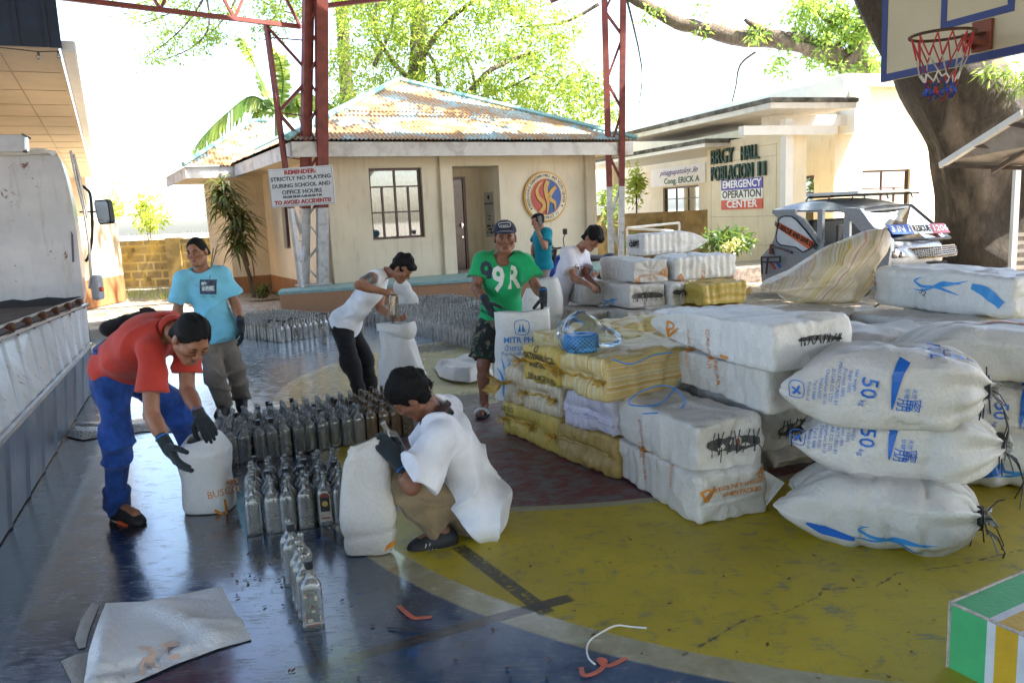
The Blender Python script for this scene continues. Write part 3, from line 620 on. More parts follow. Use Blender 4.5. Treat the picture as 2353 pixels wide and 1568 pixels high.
def split_bar(P,a,b,w,h=None,zp=2.0):
 """one bar whose foot is silver and whose upper length is red: P = (red MB, silver MB)"""
 a,b=np.array(a,float),np.array(b,float)
 if a[2]>b[2]:a,b=b,a
 if b[2]<=zp:P[1].bar(a,b,w,h);return
 if a[2]>=zp:P[0].bar(a,b,w,h);return
 m_=a+(b-a)*(zp-a[2])/(b[2]-a[2]);P[1].bar(a,m_,w,h);P[0].bar(m_,b,w,h)
c1=thing('truss_column','tapered rust red truss column with silver foot carrying the REMINDER sign','column',LC,group='roof columns')
P=(MB(),MB());T=7.2
pa0,pa1=G(698,655,.5),D(708,0,14.3);pb0,pb1=G(741,653,.5),D(738,0,14.3)
for q0,q1,w_ in((pa0,pa1,.17),(pb0,pb1,.2)):
 d_=(q1-q0);split_bar(P,q0,q0+d_*(T-.5)/d_[2],w_,.12,1.92)
ra0,ra1=G(692,660,.5),D(612,58,14.4);ra0=G(692,660,.5)
split_bar(P,ra0,ra1,.075,.075,1.92)
for ya,yb in((60,150),(250,172),(250,315),(430,350),(455,540),(620,548),(640,660)):
 def onr(y):t=(y-660)/(58-660);return ra0+(ra1-ra0)*t
 def onp(y):t=(y-655)/(0-655);return pa0+(pa1-pa0)*t
 split_bar(P,onr(ya),onp(yb),.065,.05,1.92)
for y in(85,250,350,545,628):split_bar(P,onr(y),onp(y),.02,.02,1.92)
for k in range(12):
 t0,t1=k/12,(k+1)/12;split_bar(P,(pa0+(pa1-pa0)*t0)if k%2 else(pb0+(pb1-pb0)*t0),(pb0+(pb1-pb0)*t1)if k%2 else(pa0+(pa1-pa0)*t1),.06,.03,1.92)
P[1].box((pa0+pb0)/2+EZ*.012,(.62,.34,.02),ax)
P[0].build('upper_lattice',M['rustred'],c1);P[1].build('silver_foot',M['silver'],c1)
c2=thing('truss_column','slender zigzag rust red truss column behind the white sack stack','column',RC,group='roof columns')
P=(MB(),MB());r0_,r1_=D(1426,640,17.8),D(1431,0,17.8);l0_,l1_=D(1405,640,17.8),D(1388,0,17.8)
zp=D(1430,428,17.8)[2]
for q0,q1,w_ in((r0_,r1_,.15),(l0_,l1_,.12)):d_=q1-q0;q0=q0-d_*(q0[2]/d_[2]);split_bar(P,q0,q0+d_*T/d_[2],w_,.12,zp)
ys=[-60,25,80,180,245,345,410,500,580,660]
for i in range(len(ys)-1):
 t0,t1=(640-ys[i])/640,(640-ys[i+1])/640
 A=(l0_+(l1_-l0_)*t0)if i%2 else(r0_+(r1_-r0_)*t0);B=(r0_+(r1_-r0_)*t1)if i%2 else(l0_+(l1_-l0_)*t1);split_bar(P,A,B,.085,.05,zp)
P[0].build('upper_lattice',M['rustred'],c2);P[1].build('silver_foot',M['silver'],c2)
sg=thing('reminder_sign','white REMINDER sign with red and black lettering on the left column','sign',G(690,480,1.9))
q00,q10,q01,q11=D(625,478,14.25),D(772,468,14.05),D(613,390,14.25),D(764,379,14.05)
sx=q10-q00;Wd=np.linalg.norm(sx);sx/=Wd;sn=np.cross(sx,EZ);sn/=np.linalg.norm(sn);sy=np.cross(sn,sx)*-1
if sy[2]<0:sy=-sy
sn=np.cross(sx,sy);so_=(q00+q10+q01+q11)/4;Hd=(np.linalg.norm(q01-q00)+np.linalg.norm(q11-q10))/2
axg=np.array([sx,sy,sn]);mb=MB();mb.box(so_,(Wd,Hd,.025),axg,bev=.01);pn=mb.build('panel',pm('white sign board',(.66,.66,.64),.5,.06,4,dirt=(.4,.38,.34),dirt_amt=.3),sg)
mb=MB();mr=MB();z_=so_+sn*.015
for body,yy,hh,ww,red_ in(('REMINDER:',.385,.105,.49,1),('STRICTLY NO PLAYING',.225,.10,.93,0),('DURING SCHOOL AND',.045,.10,.90,0),('OFFICE HOURS',-.125,.105,.62,0),('FROM 08:00 A.M-05:00 P.M',-.245,.062,.60,0),('TO AVOID ACCIDENTS!',-.385,.10,.88,1)):
 sz=hh*Hd/.70;tv,_=text_data(body,sz,.004,'CENTER',0.,.004 if red_ else.002);wd=max(q[0]for q in tv)-min(q[0]for q in tv);(mr if red_ else mb).text(body,sz,z_+sy*yy*Hd,axg,.004,xs=ww*Wd/wd,offset=.004 if red_ else.002)
mb.build('black_lettering',pm('black lettering',(.03,.03,.032),.5),pn);mr.build('red_lettering',pm('red lettering',(.40,.03,.025),.5),pn)
mb=MB();e_=.012
for a,b2 in(((-.49,-.47),(.49,-.47)),((-.49,.47),(.49,.47)),((-.49,-.47),(-.49,.47)),((.49,-.47),(.49,.47))):mb.bar(z_+sx*a[0]*Wd+sy*a[1]*Hd,z_+sx*b2[0]*Wd+sy*b2[1]*Hd,.006,.003,sn)
mb.build('border_line',pm('grey lettering',(.25,.25,.27),.5),pn)
rb=MB();q=G(697,632,.62);prof=smooth_pts([(.0,.26),(.05,.22),(.075,.1),(.06,-.02),(.02,-.1),(-.02,-.05),(-.05,.08),(-.04,.2)],4)
rb.prism([(float(p_[0]),float(p_[1]))for p_ in prof],-.03,.03,q-E2*.12,np.array([E1,EZ,-E2]));o=rb.build('red_cloth',cloth_mat('red cloth',(.36,.01,.025)),smooth=False);tag(o,'small red cloth tied low on the silver column foot','cloth')
# trees and plants
def leaves(name,pos,dirs,ln,wd,m,parent=None,droop=.0,seed=0):
 """one small diamond per leaf"""
 g=np.random.default_rng(seed);n=len(pos);d=dirs/(np.linalg.norm(dirs,axis=1,keepdims=True)+1e-9)
 d[:,2]-=droop;d/=np.linalg.norm(d,axis=1,keepdims=True)+1e-9
 s=np.cross(d,g.normal(size=(n,3)));s/=np.linalg.norm(s,axis=1,keepdims=True)+1e-9
 L=(ln*(.7+.6*g.random(n)))[:,None];Wd=(wd*(.7+.6*g.random(n)))[:,None]
 v=np.stack([pos,pos+d*L*.45+s*Wd*.5,pos+d*L,pos+d*L*.45-s*Wd*.5],1).reshape(-1,3)
 return tri_mesh_fast(name,v,np.arange(4*n).reshape(-1,4),m,parent)
def clumps(centres,radii,per,seed=1,flat=.8):
 g=np.random.default_rng(seed);P,Dr=[],[]
 for c,r in zip(centres,radii):
  q=g.normal(size=(per,3));q/=np.linalg.norm(q,axis=1,keepdims=True);rad=r*g.random((per,1))**.5
  P.append(np.array(c)+q*rad*np.array([1,1,flat]));Dr.append(q+g.normal(size=(per,3))*.4)
 return np.concatenate(P),np.concatenate(Dr)
L_mango=leaf_mat('mango leaves',[(0,(.04,.10,.012)),(.4,(.10,.19,.02)),(.75,(.24,.30,.035)),(1,(.42,.42,.06))],.6)
L_acacia=leaf_mat('acacia leaves',[(0,(.035,.10,.02)),(.5,(.09,.18,.03)),(1,(.22,.30,.05))],.5)
L_dark=leaf_mat('dark strap leaves',[(0,(.012,.026,.010)),(.5,(.03,.048,.016)),(.85,(.07,.06,.035)),(1,(.16,.14,.05))],.3)
L_lime=leaf_mat('lime leaves',[(0,(.22,.30,.03)),(1,(.42,.44,.05))],.5)
L_shrub=leaf_mat('dark shrub leaves',[(0,(.012,.05,.015)),(1,(.04,.11,.03))],.25)
L_cream=leaf_mat('cream flowers',[(0,(.55,.5,.2)),(1,(.7,.68,.4))],.3)
L_banana=leaf_mat('banana leaf',[(0,(.06,.13,.03)),(.6,(.12,.2,.05)),(1,(.22,.26,.06))],.5)
def bark_mat(name,a,b2,c2):
 m,nt,b=newmat(name);v=coords(nt,'Object',(1,1,.35));n1=noisetex(nt,v,8,9,.78,.9);n2=noisetex(nt,coords(nt,'Object',(1,1,.6)),.9,5,.6)
 c=ramp(nt,n1,[(.3,a),(.62,b2)]);c=mixc(nt,c,c2,ramp(nt,n2,[(.5,0.),(.66,.85)]));nt.links.new(c,b.inputs['Base Color']);b.inputs['Roughness'].default_value=.9
 bump(nt,b,n1,1.0,.22);return m
bark=bark_mat('furrowed bark',(.016,.012,.009),(.075,.058,.042),(.26,.21,.165));bark2=bark_mat('brown bark',(.06,.045,.035),(.20,.15,.11),(.26,.20,.14))
def limb(mb,pts,r0,r1,n=8,seed=0,wob=.04):
 g=random.Random(seed);sp=smooth_pts([tuple(q)for q in pts],5);k=len(sp)
 mb.tube([q+np.array([g.uniform(-1,1),g.uniform(-1,1),g.uniform(-1,1)])*wob*(r0/.2)*.5 for q in sp],[r0+(r1-r0)*i/(k-1)for i in range(k)],n)
t=thing('mango_tree','large sunlit mango tree rising right behind the corrugated hip roof','tree',D(955,600,25))
base=D(955,640,25);base[2]=0;t.location=tuple(base)
mb=MB();limb(mb,[base,D(950,300,25),D(957,180,25),D(962,60,25.2),D(955,-60,25.4)],.34,.2,10,1)
for pts,r in(([(952,190),(900,140),(860,60),(880,-40)],.09),([(1010,240),(1000,150),(960,100)],.08),([(955,150),(1020,60),(1100,-10)],.12),([(1030,260),(1080,210),(1130,160),(1220,120)],.11),([(1085,250),(1090,190),(1070,130)],.07),([(1080,230),(1170,200),(1230,170)],.06),([(860,150),(900,60),(905,-10)],.07)):
 limb(mb,[D(x,y,24.3+.5*math.sin(x))for x,y in pts],r,r*.45,6,int(pts[0][0]))
trunk=mb.build('trunk',bark2,t,True)
cen,rad=[],[];g=random.Random(3)
blobs=[(800,20,60),(840,90,70),(790,150,45),(900,40,80),(880,170,70),(830,215,50),(960,20,80),(980,110,80),(930,230,60),(1010,200,70),(1050,60,90),(1100,130,80),(1080,230,70),(1060,260,60),(1160,60,80),(1180,160,80),(1150,240,70),(1230,110,70),(1250,200,80),(1210,250,60),(1300,170,50),(1310,240,70),(1360,210,45),(1360,270,60),(1290,60,50),(780,240,30),(1100,-40,120),(960,-60,120),(850,-50,110),(1200,-20,80)]
for x,y,r_ in blobs:
 for i in range(int(r_*.62)):
  a,k=g.uniform(0,6.28),math.sqrt(g.random());Y=24.6+g.uniform(-1.8,2.2)*min(1,r_/60)
  cen.append(D(x+math.cos(a)*r_*k,y+math.sin(a)*r_*k*.85,Y));rad.append(g.uniform(.14,.4))
P_,Dr=clumps(cen,rad,24,5);leaves('crown',P_,Dr,.17,.048,L_mango,t,.35,6)
t=thing('overhanging_tree','tree whose thin leafy sprays hang against the white sky left of the column','tree',D(800,640,28)*np.array([1,1,0]))
mb=MB();limb(mb,[D(800,640,28)*np.array([1,1,0]),D(800,330,28),D(790,120,27.6),D(760,-80,26.5),D(640,-160,24),D(560,-130,22.5)],.3,.07,8,2)
cen,rad=[],[]
for pts in([(560,-120),(470,-30),(400,25),(330,55)],[(500,-60),(440,40),(380,100),(320,140)],[(470,-30),(480,60),(440,110),(370,140)],[(560,-120),(540,0),(500,60),(470,85)],[(450,-20),(400,-10),(330,5),(280,20)],[(640,-120),(650,-20),(630,40),(600,75)],[(560,-60),(600,0),(670,30),(700,10)]):
 w3=[D(x,y,22.5+.4*math.sin(x*.1))for x,y in pts];limb(mb,w3,.035,.012,5,int(pts[1][0]),.02)
 sp=smooth_pts(w3,14)
 for k,q in enumerate(sp[8:]):
  if g.random()<.75:cen.append(q+np.array([g.gauss(0,.2),g.gauss(0,.3),g.gauss(-.05,.16)]));rad.append(g.uniform(.1,.3))
mb.build('trunk',bark2,t,True);P_,Dr=clumps(cen,rad,26,8);leaves('crown',P_,Dr,.12,.042,L_acacia,t,.3,9)
t=thing('old_tree','massive leaning furrowed trunk behind the basketball board','tree',(11.8,19.3,0))
sec=[(0,2185,612,1.75),(.6,2188,560,1.35),(1.4,2193,490,1.22),(2.2,2180,395,1.2),(3.0,2152,315,1.22),(4.0,2096,210,1.22),(5.0,2055,120,1.1),(6.2,1998,10,1.0),(8.2,1940,-130,.8),(10.5,1900,-300,.5)]
pts,rr=[],[]
for z,px,py,r_ in sec:
 r_*=.93;q=D(px,py,17.7);pts.append(np.array([q[0]+r_*.98,18.0,q[2]if z>.5 else 0.]));rr.append(r_)
nn,rows=40,[]
sp=smooth_pts(pts,6);m_=len(sp);P_=[]
for i,q in enumerate(sp):
 r_=np.interp(i/6,range(len(rr)),rr)
 for k in range(nn):
  a=2*math.pi*k/nn;fl=1+.05*math.sin(a*5+i*.12)+.035*math.sin(a*9-i*.2)+.05*mnoise.noise(Vector((math.cos(a)*2,math.sin(a)*2,q[2]*1.3)))
  if q[2]<.8:fl+=.12*(0.8-q[2])*max(0,math.sin(a*4+1))
  P_.append(q+np.array([math.cos(a),math.sin(a),0])*r_*fl)
F_=[[i*nn+k,i*nn+(k+1)%nn,(i+1)*nn+(k+1)%nn,(i+1)*nn+k]for i in range(m_-1)for k in range(nn)]
mbt=MB();mbt.add(P_,F_)
limb(mbt,[sp[-1],(3,17,10.8),(0,17,11),(-4,15.5,11)],.45,.15,8,4);limb(mbt,[sp[-8],(9,18,10),(4,14,11.5)],.4,.15,8,5)
mbt.build('trunk',bark,t,True)
cen,rad=[],[]
for i in range(520):  # unseen crown overhead, laid out to dapple the hip roof with shade
 x,y=g.uniform(-6,10),g.uniform(14.5,24);z=g.uniform(9.6,11.6)+max(0,y-20)*.35
 if mnoise.noise(Vector((x*.8,y*.8,0)))>-.08:cen.append((x,y,z));rad.append(g.uniform(.35,.8))
for i in range(430):cen.append((g.uniform(8,14.5),g.uniform(9,14.5),g.uniform(9.5,11.5)));rad.append(g.uniform(.4,.9))  # unseen clumps added to keep the tricycle in shade
P_,Dr=clumps(cen,rad,16,12,.5);leaves('crown',P_,Dr,.34,.15,L_acacia,t,.1,13)
cen,rad=[],[]
for x,y in((2180,190),(2230,195),(2270,200),(2300,190),(2330,215),(2250,215)):
 for i in range(5):q=D(x+g.uniform(-25,25),y+g.uniform(-12,12),18.1);cen.append(q-np.array([0,1.4,0]));rad.append(.16)
P_,Dr=clumps(cen,rad,16,14);leaves('fern',P_,Dr,.22,.035,L_acacia,t,.5,15)
t=thing('bough_tree','old tree with a long bare bough reaching left above the village hall','tree',(10.5,26,0))
mb=MB();Yb=25.
limb(mb,[(11.6,25.6,0),D(1985,300,25.4),D(1975,175,Yb),D(1940,125,Yb)],.62,.42,10,21,.02)
limb(mb,[D(1965,160,Yb),D(1900,120,Yb),D(1800,92,Yb),D(1700,88,Yb),D(1620,70,Yb),D(1540,45,Yb),D(1450,-5,Yb),D(1400,-40,Yb)],.34,.12,9,22)
limb(mb,[D(1900,122,Yb-.3),D(1830,108,Yb-.3),D(1760,75,Yb-.3),D(1712,45,Yb-.3)],.2,.06,7,23)
limb(mb,[D(1960,140,Yb),D(1990,60,Yb),D(2000,-40,Yb)],.3,.2,8,24);limb(mb,[D(1960,95,Yb),D(1900,50,Yb),D(1860,10,Yb)],.09,.04,6,25)
limb(mb,[D(1735,120,Yb),D(1700,150,Yb),D(1690,200,Yb),D(1676,255,Yb)],.04,.02,5,26);limb(mb,[D(1440,0,Yb),D(1462,90,Yb),D(1475,170,Yb),D(1468,240,Yb)],.04,.015,5,27)
limb(mb,[D(1375,10,Yb),D(1300,50,Yb),D(1230,60,Yb),D(1190,62,Yb)],.06,.02,5,28)
mb.build('trunk',bark2,t,True)
cen,rad=[],[]
for x,y,r_,n in((1860,15,50,26),(1920,40,50,30),(1960,90,45,30),(1990,40,40,20),(1900,90,35,14),(2000,140,40,22),(1985,165,30,14),(1790,140,20,8),(1750,75,18,6),(1720,78,14,4),(1640,65,16,4),(1870,140,25,8),(1920,155,20,7),(1840,60,25,8),(1990,-20,60,20),(1500,30,30,5),(1600,30,40,3)):
 for i in range(n):cen.append(D(x+g.gauss(0,r_*.5),y+g.gauss(0,r_*.45),Yb+g.uniform(-.8,.5)));rad.append(g.uniform(.15,.35))
P_,Dr=clumps(cen,rad,26,31);leaves('crown',P_,Dr,.19,.065,L_acacia,t,.4,32)
def banana_leaf(mb,pts,wd,hang,n=34,seed=1):
 g=random.Random(seed);sp=smooth_pts([tuple(q)for q in pts],10);k=len(sp);mb.tube(sp,[.035*(1-.85*i/k)for i in range(k)],5)
 for i in range(n):
  u=.08+.9*i/n;q=sp[int(u*(k-1))];q2=sp[min(int((u+.82/n)*(k-1))+1,k-1)];t=q2-q;wl=wd*(math.sin(math.pi*(u*.88+.08))**.6)
  sd=np.cross(t,EZ);sd=sd/(np.linalg.norm(sd)+1e-9)
  for s in(-1,1):
   e=sd*s*wl*g.uniform(.75,1.1)*(1-hang*.5)-EZ*wl*hang*g.uniform(.6,1.2)+t*g.uniform(.2,.9);tw=g.uniform(.55,1.0)
   mb.quad(q,q+t*tw*1.0,q+t*tw*.8+e,q+t*.15+e*.97)
bt_=thing('banana_plant','banana plant with torn arching leaves behind the lower roof wing','plant',D(640,600,25));bq=D(640,600,25);bt_.location=(bq[0],bq[1],0)
mb=MB();limb(mb,[(bq[0],bq[1],0),D(640,330,25),D(640,240,25)],.17,.1,8,3,.01);mb.build('stem',pm('banana stem',(.2,.22,.09),.6,.3,5),bt_,True)
Yl=24.6
for i,(pts,wd,hg)in enumerate(([[(640,270),(612,215),(585,150),(560,100),(540,80)],.42,.35],[[(640,260),(580,222),(520,262),(470,310),(440,350)],.5,1.0],[[(640,250),(690,215),(750,235),(800,275)],.5,.9],[[(640,260),(600,240),(570,290),(560,330)],.4,1.0],[[(645,250),(650,190),(640,130),(615,95)],.35,.3],[[(640,260),(680,240),(700,275),(705,310)],.4,1.0])):
 mb=MB();banana_leaf(mb,[D(x,y,Yl+.25*math.sin(i*2+j))for j,(x,y)in enumerate(pts)],wd,hg,34,i);mb.build('leaf',L_banana,bt_)
def strap(mb,q,d,L,wd,droop,k=5):
 d=np.array(d)/np.linalg.norm(d);s=np.cross(d,EZ);s=s/(np.linalg.norm(s)+1e-9);P=[];p_=np.array(q,float);v_=d.copy()
 for i in range(k+1):
  w_=wd*(1-(i/k)**2.2)*(.6+.4*min(1,i/1.5));P+=[p_+s*w_/2,p_-s*w_/2];p_=p_+v_*L/k;v_=v_+np.array([0,0,-droop]);v_/=np.linalg.norm(v_)
 mb.add(P,[[2*i,2*i+1,2*i+3,2*i+2]for i in range(k)])
DB=D(582,660,18.7);DB[2]=0
dr=thing('dracaena','tall dracaena with two drooping dark leaf heads on bent stems','plant',DB)
Yd=18.7;mb=MB()
limb(mb,[DB,D(575,640,Yd),D(560,590,Yd),D(545,520,Yd),D(548,470,Yd)],.055,.035,7,1,.01);limb(mb,[D(570,610,Yd),D(556,560,Yd-.1),D(520,480,Yd),D(515,430,Yd)],.04,.03,6,2,.01)
limb(mb,[D(585,640,Yd),D(575,580,Yd),D(548,530,Yd)],.015,.01,5,3,.01);limb(mb,[D(490,570,Yd),D(484,620,Yd),D(500,560,Yd)],.012,.01,5,5,.01)
mb.build('stem',bark2,dr,True)
for(x,y,n,hh)in((513,415,190,80),(550,490,240,90)):
 mb=MB()
 for i in range(n):
  a=g.uniform(0,6.28);e=g.uniform(-.3,1.1);q=D(x+g.uniform(-12,12),y+g.uniform(0,hh),Yd);strap(mb,q,(math.cos(a),math.sin(a),e),g.uniform(.45,.85),.065,g.uniform(.22,.45))
 mb.build('leaf_head',L_dark,dr)
br=thing('bromeliad','purple green spiky bromeliad at the foot of the dracaena','plant',D(606,660,18.0));mb=MB();q0=D(606,682,18.0);q0[2]=.02
for i in range(90):
 a=g.uniform(0,6.28);strap(mb,q0+np.array([g.uniform(-.1,.1),g.uniform(-.1,.1),g.uniform(0,.15)]),(math.cos(a),math.sin(a),g.uniform(.3,1.6)),g.uniform(.3,.62),.05,.28)
o=mb.build('leaf_rosette',leaf_mat('purple strap leaves',[(0,(.05,.025,.03)),(.5,(.06,.06,.025)),(1,(.13,.12,.04))],.3),br)
sh=thing('shrub','dark glossy shrub under the sign pillar of the village hall','shrub',D(1672,575,17.5));c_=[D(1672+g.gauss(0,24),552+g.gauss(0,9),17.6+g.uniform(-.3,.3))for i in range(60)]
P_,Dr=clumps(c_,[.13]*60,16,41);leaves('foliage',P_,Dr,.16,.05,L_shrub,sh,.3,42)
sh2=thing('flowering_plant','small cream flowering plant in front of the dark shrub','plant',D(1682,580,17));c_=[D(1680+g.gauss(0,8),563+g.gauss(0,8),16.9)for i in range(14)]
P_,Dr=clumps(c_,[.07]*14,12,43);leaves('foliage',P_,Dr,.06,.05,L_cream,sh2,.1,44)
for i,(x,y,Y,n,rx,ry,lab,lm)in enumerate(((335,470,26,26,30,30,'pale yellow green shrub seen over the block wall beside the truck mirror',L_lime),(345,510,25.5,24,25,22,'low lime shrub directly over the top of the block wall',L_lime),(262,470,27,16,10,35,'thin lime sapling right of the truck mirror',L_lime),(505,425,26,26,16,30,'bright green bush between the wing roof and the dracaena',L_acacia),(1400,470,21.5,26,14,40,'sparse green shrub between the hall corner and the zigzag column',L_acacia),(1462,420,24,34,16,45,'sunlit yellow green shrub right of the zigzag column',L_lime),(1465,560,22,18,18,10,'low green plant behind the topmost white sack',L_acacia))):
 s_=thing('shrub',lab,'shrub',D(x,y,Y));s_.location.z=0
 mb=MB();q=D(x,y+ry,Y);mb.tube([(q[0],q[1],0),q,D(x,y-ry*.5,Y)],[.03,.025,.01],5);mb.build('stem',bark2,s_)
 c_=[D(x+g.gauss(0,rx*.55),y+g.gauss(0,ry*.5),Y+g.uniform(-.3,.3))for k in range(n)];P_,Dr=clumps(c_,[.17]*n,14,50+i);leaves('foliage',P_,Dr,.17,.055,lm,s_,.3,60+i)
fl=thing('garden_wall','low mossy garden wall between the youth hall and the village hall','wall',D(1445,560,24));q=D(1445,500,24)
mb=MB();mb.box((q[0]+.3,24,.75),(5.5,.2,1.5),np.array([E1,E2,EZ]));mb.build('wall',pm('mossy ochre plaster',(.42,.30,.14),.9,.25,3,dirt=(.06,.06,.03),dirt_amt=.42),fl)
rl=thing('ramp_rail','white pipe handrail along the village hall ramp','handrail',G(1440,610));mb=MB()
a_,b2_,c2_=D(1438,523,19),D(1560,512,19.5),D(1440,524,19);mb.tube([c2_,b2_],.03,8);mb.tube([c2_,D(1545,531,18.2)],.03,8)
for q in(b2_,c2_,D(1545,531,18.2)):mb.tube([q,(q[0],q[1],0)],.03,8)
mb.build('rail',M['white2'],rl)
gs=MB();
for i in range(500):
 q=G(g.uniform(285,420),g.uniform(668,690));a=g.uniform(0,6.28);strap(gs,q,(math.cos(a)*.4,math.sin(a)*.4,1),g.uniform(.08,.2),.014,.12,2)
o=gs.build('grass',L_lime);tag(o,'patch of short grass by the block wall','grass',kind='stuff')
# bottles
def dirty_glass(name,dust_c,dust_amt,tint=(.80,.84,.80)):
 m,nt,b=newmat(name);oi=N(nt,'ObjectInfo');tc=N(nt,'TexCoord');ad=N(nt,'VectorMath');ad.operation='ADD'
 nt.links.new(tc.outputs['Object'],ad.inputs[0]);nt.links.new(oi.outputs['Location'],ad.inputs[1])
 n1=noisetex(nt,ad.outputs[0],11,4,.55);lw=N(nt,'LayerWeight');lw.inputs[0].default_value=.45
 tr=N(nt,'BsdfTransparent');nt.links.new(mixc(nt,tint,(.32,.37,.35),math1(nt,'POWER',lw.outputs['Facing'],2.2)),tr.inputs[0])
 gl=N(nt,'BsdfGlossy');gl.inputs['Roughness'].default_value=.06;gl.inputs[0].default_value=(.95,.97,1,1)
 df=N(nt,'BsdfDiffuse');nt.links.new(mixc(nt,dust_c,tuple(v*.55 for v in dust_c),n1),df.inputs[0])
 fr=N(nt,'Fresnel');fr.inputs[0].default_value=1.5
 m1=N(nt,'MixShader');nt.links.new(ramp(nt,math1(nt,'ADD',n1,math1(nt,'MULTIPLY',math1(nt,'SUBTRACT',oi.outputs['Random'],.5),.25)),[(.5-dust_amt*.5,.24),(.85-dust_amt*.4,min(1,.25+dust_amt))]),m1.inputs[0]);nt.links.new(tr.outputs[0],m1.inputs[1]);nt.links.new(df.outputs[0],m1.inputs[2])
 m2=N(nt,'MixShader');nt.links.new(math1(nt,'MINIMUM',math1(nt,'ADD',fr.outputs[0],.04),1.),m2.inputs[0]);nt.links.new(m1.outputs[0],m2.inputs[1]);nt.links.new(gl.outputs[0],m2.inputs[2]);nt.links.new(m2.outputs[0],nt.nodes['Material Output'].inputs[0])
 return m
M['glass']=dirty_glass('dusty clear bottle glass',(.44,.445,.42),.36,(.90,.93,.90))
M['glass_brown']=dirty_glass('muddy bottle glass',(.27,.185,.10),.6,(.70,.62,.5))
M['glass_cloud']=dirty_glass('cloudy bottle glass',(.46,.44,.39),.5,(.85,.86,.8))
M['glass_far']=dirty_glass('far cloudy bottle glass',(.52,.52,.48),.7,(.9,.92,.88))
BH=.29
def bottle_mesh(ns=16,w=.088,d=.056,H=BH,simple=False):
 rings=[(.92,.9,.0),(1,1,.006),(1,1,.02),(1,1,.175),(.97,.98,.188),(.80,.85,.205),(.52,.62,.22),(.34,.50,.233),(.29,.46,.25),(.28,.44,.272),(.34,.53,.275),(.34,.53,.282),(.29,.46,.284),(.29,.46,.29)]
 if simple:rings=[rings[i]for i in(0,2,3,5,7,9,10,13)]
 P=[];
 for i,(sx,sy,z)in enumerate(rings):
  rnd_=z>.215
  for k in range(ns):
   a=2*math.pi*k/ns;e=2.0 if rnd_ else 4.5
   cx_,cy_=math.cos(a),math.sin(a);q=(abs(cx_)**e+abs(cy_)**e)**(-1/e)
   P.append((cx_*q*sx*w/2,cy_*q*sy*d/2,z))
 n=len(rings);Fc=[[i*ns+k,i*ns+(k+1)%ns,(i+1)*ns+(k+1)%ns,(i+1)*ns+k]for i in range(n-1)for k in range(ns)]
 Fc.append(list(range(ns))[::-1])
 return P,Fc
bv,bf=bottle_mesh()
def bottle_data(name,m):
 me=bpy.data.meshes.new(name);me.from_pydata(bv,[],bf);me.polygons.foreach_set('use_smooth',[True]*len(me.polygons));me.materials.append(m);return me
BM={k:bottle_data('bottle',M[k])for k in('glass','glass_brown','glass_cloud','glass_far')}
mb=MB();mb.lathe((0,0,.262),[(.0165,0),(.0175,.004),(.0175,.03),(.015,.034)],14);capm=bpy.data.meshes.new('cap');capm.from_pydata(mb.v,[],mb.f);capm.materials.append(pm('black bottle cap',(.012,.012,.014),.35,.2,20,bstr=0))
red_c=pm('red label print',(.20,.035,.025),.6,.2,20);lab_c=pm('worn white paper label',(.44,.40,.33),.8,.2,12,dirt=(.2,.12,.07),dirt_amt=.4,dirt_scale=30)
M['gold_seal']=pm('gold seal print',(.50,.30,.07),.5,.3,40)
def label_part(o,yy,torn=False):
 s=1 if yy>0 else-1;mb=MB()
 if torn:
  for x,z,w_,h_ in((0,.03,.064,.012),(-.029,.06,.006,.05),(.03,.05,.004,.03),(-.012,.047,.022,.014),(.018,.14,.012,.02),(-.024,.155,.012,.018),(.004,.085,.014,.01)):mb.box((x,yy,z),(w_,.0016,h_))
  r=mesh_obj('paper_label',mb.v,mb.f,lab_c,o,local=True);mb=MB()
  for x,z,w_,h_ in((0,.027,.058,.004),(-.027,.06,.002,.045),(-.018,.158,.012,.005),(.0,.105,.01,.006)):mb.box((x,yy+s*.001,z),(w_,.0016,h_))
  mesh_obj('label_print',mb.v,mb.f,red_c,r,local=True);return
 mb.box((0,yy,.1),(.062,.0016,.14));mb.lathe((0,yy,.165),[(.031,-.0008),(.031,.0008)],20,np.array([[1,0,0],[0,0,1],[0,1,0]]));r=mesh_obj('paper_label',mb.v,mb.f,lab_c,o,local=True);mb=MB();mb.box((0,yy+s*.001,.125),(.05,.0016,.08));mesh_obj('label_panel',mb.v,mb.f,M['black'],r,local=True);mb=MB();mb.lathe((0,yy+s*.002,.13),[(.016,-.0008),(.016,.0008)],16,np.array([[1,0,0],[0,0,1],[0,1,0]]));mesh_obj('label_seal',mb.v,mb.f,M['gold_seal'],r,local=True)
 mb=MB()
 mb.lathe((0,yy+s*.0005,.165),[(.027,-.0008),(.027,.0008)],18,np.array([[1,0,0],[0,0,1],[0,1,0]]));mb.box((0,yy+s*.001,.048),(.05,.0016,.008));mesh_obj('label_print',mb.v,mb.f,red_c,r,local=True);return
nb=0
def put_bottle(p,rz,kind,label,group,cap=False,lab=0,tilt=None):
 global nb;nb+=1
 o=bpy.data.objects.new('bottle',BM[kind]);col.objects.link(o);o.location=tuple(p);o.rotation_euler=(0,0,rz);tag(o,label,'bottle',group)
 if tilt is not None:o.rotation_euler=tilt
 if cap:c=bpy.data.objects.new('cap',capm);col.objects.link(c);c.parent=o
 if lab:label_part(o,lab*.0285,'torn' in label or 'edge' in label)
 return o
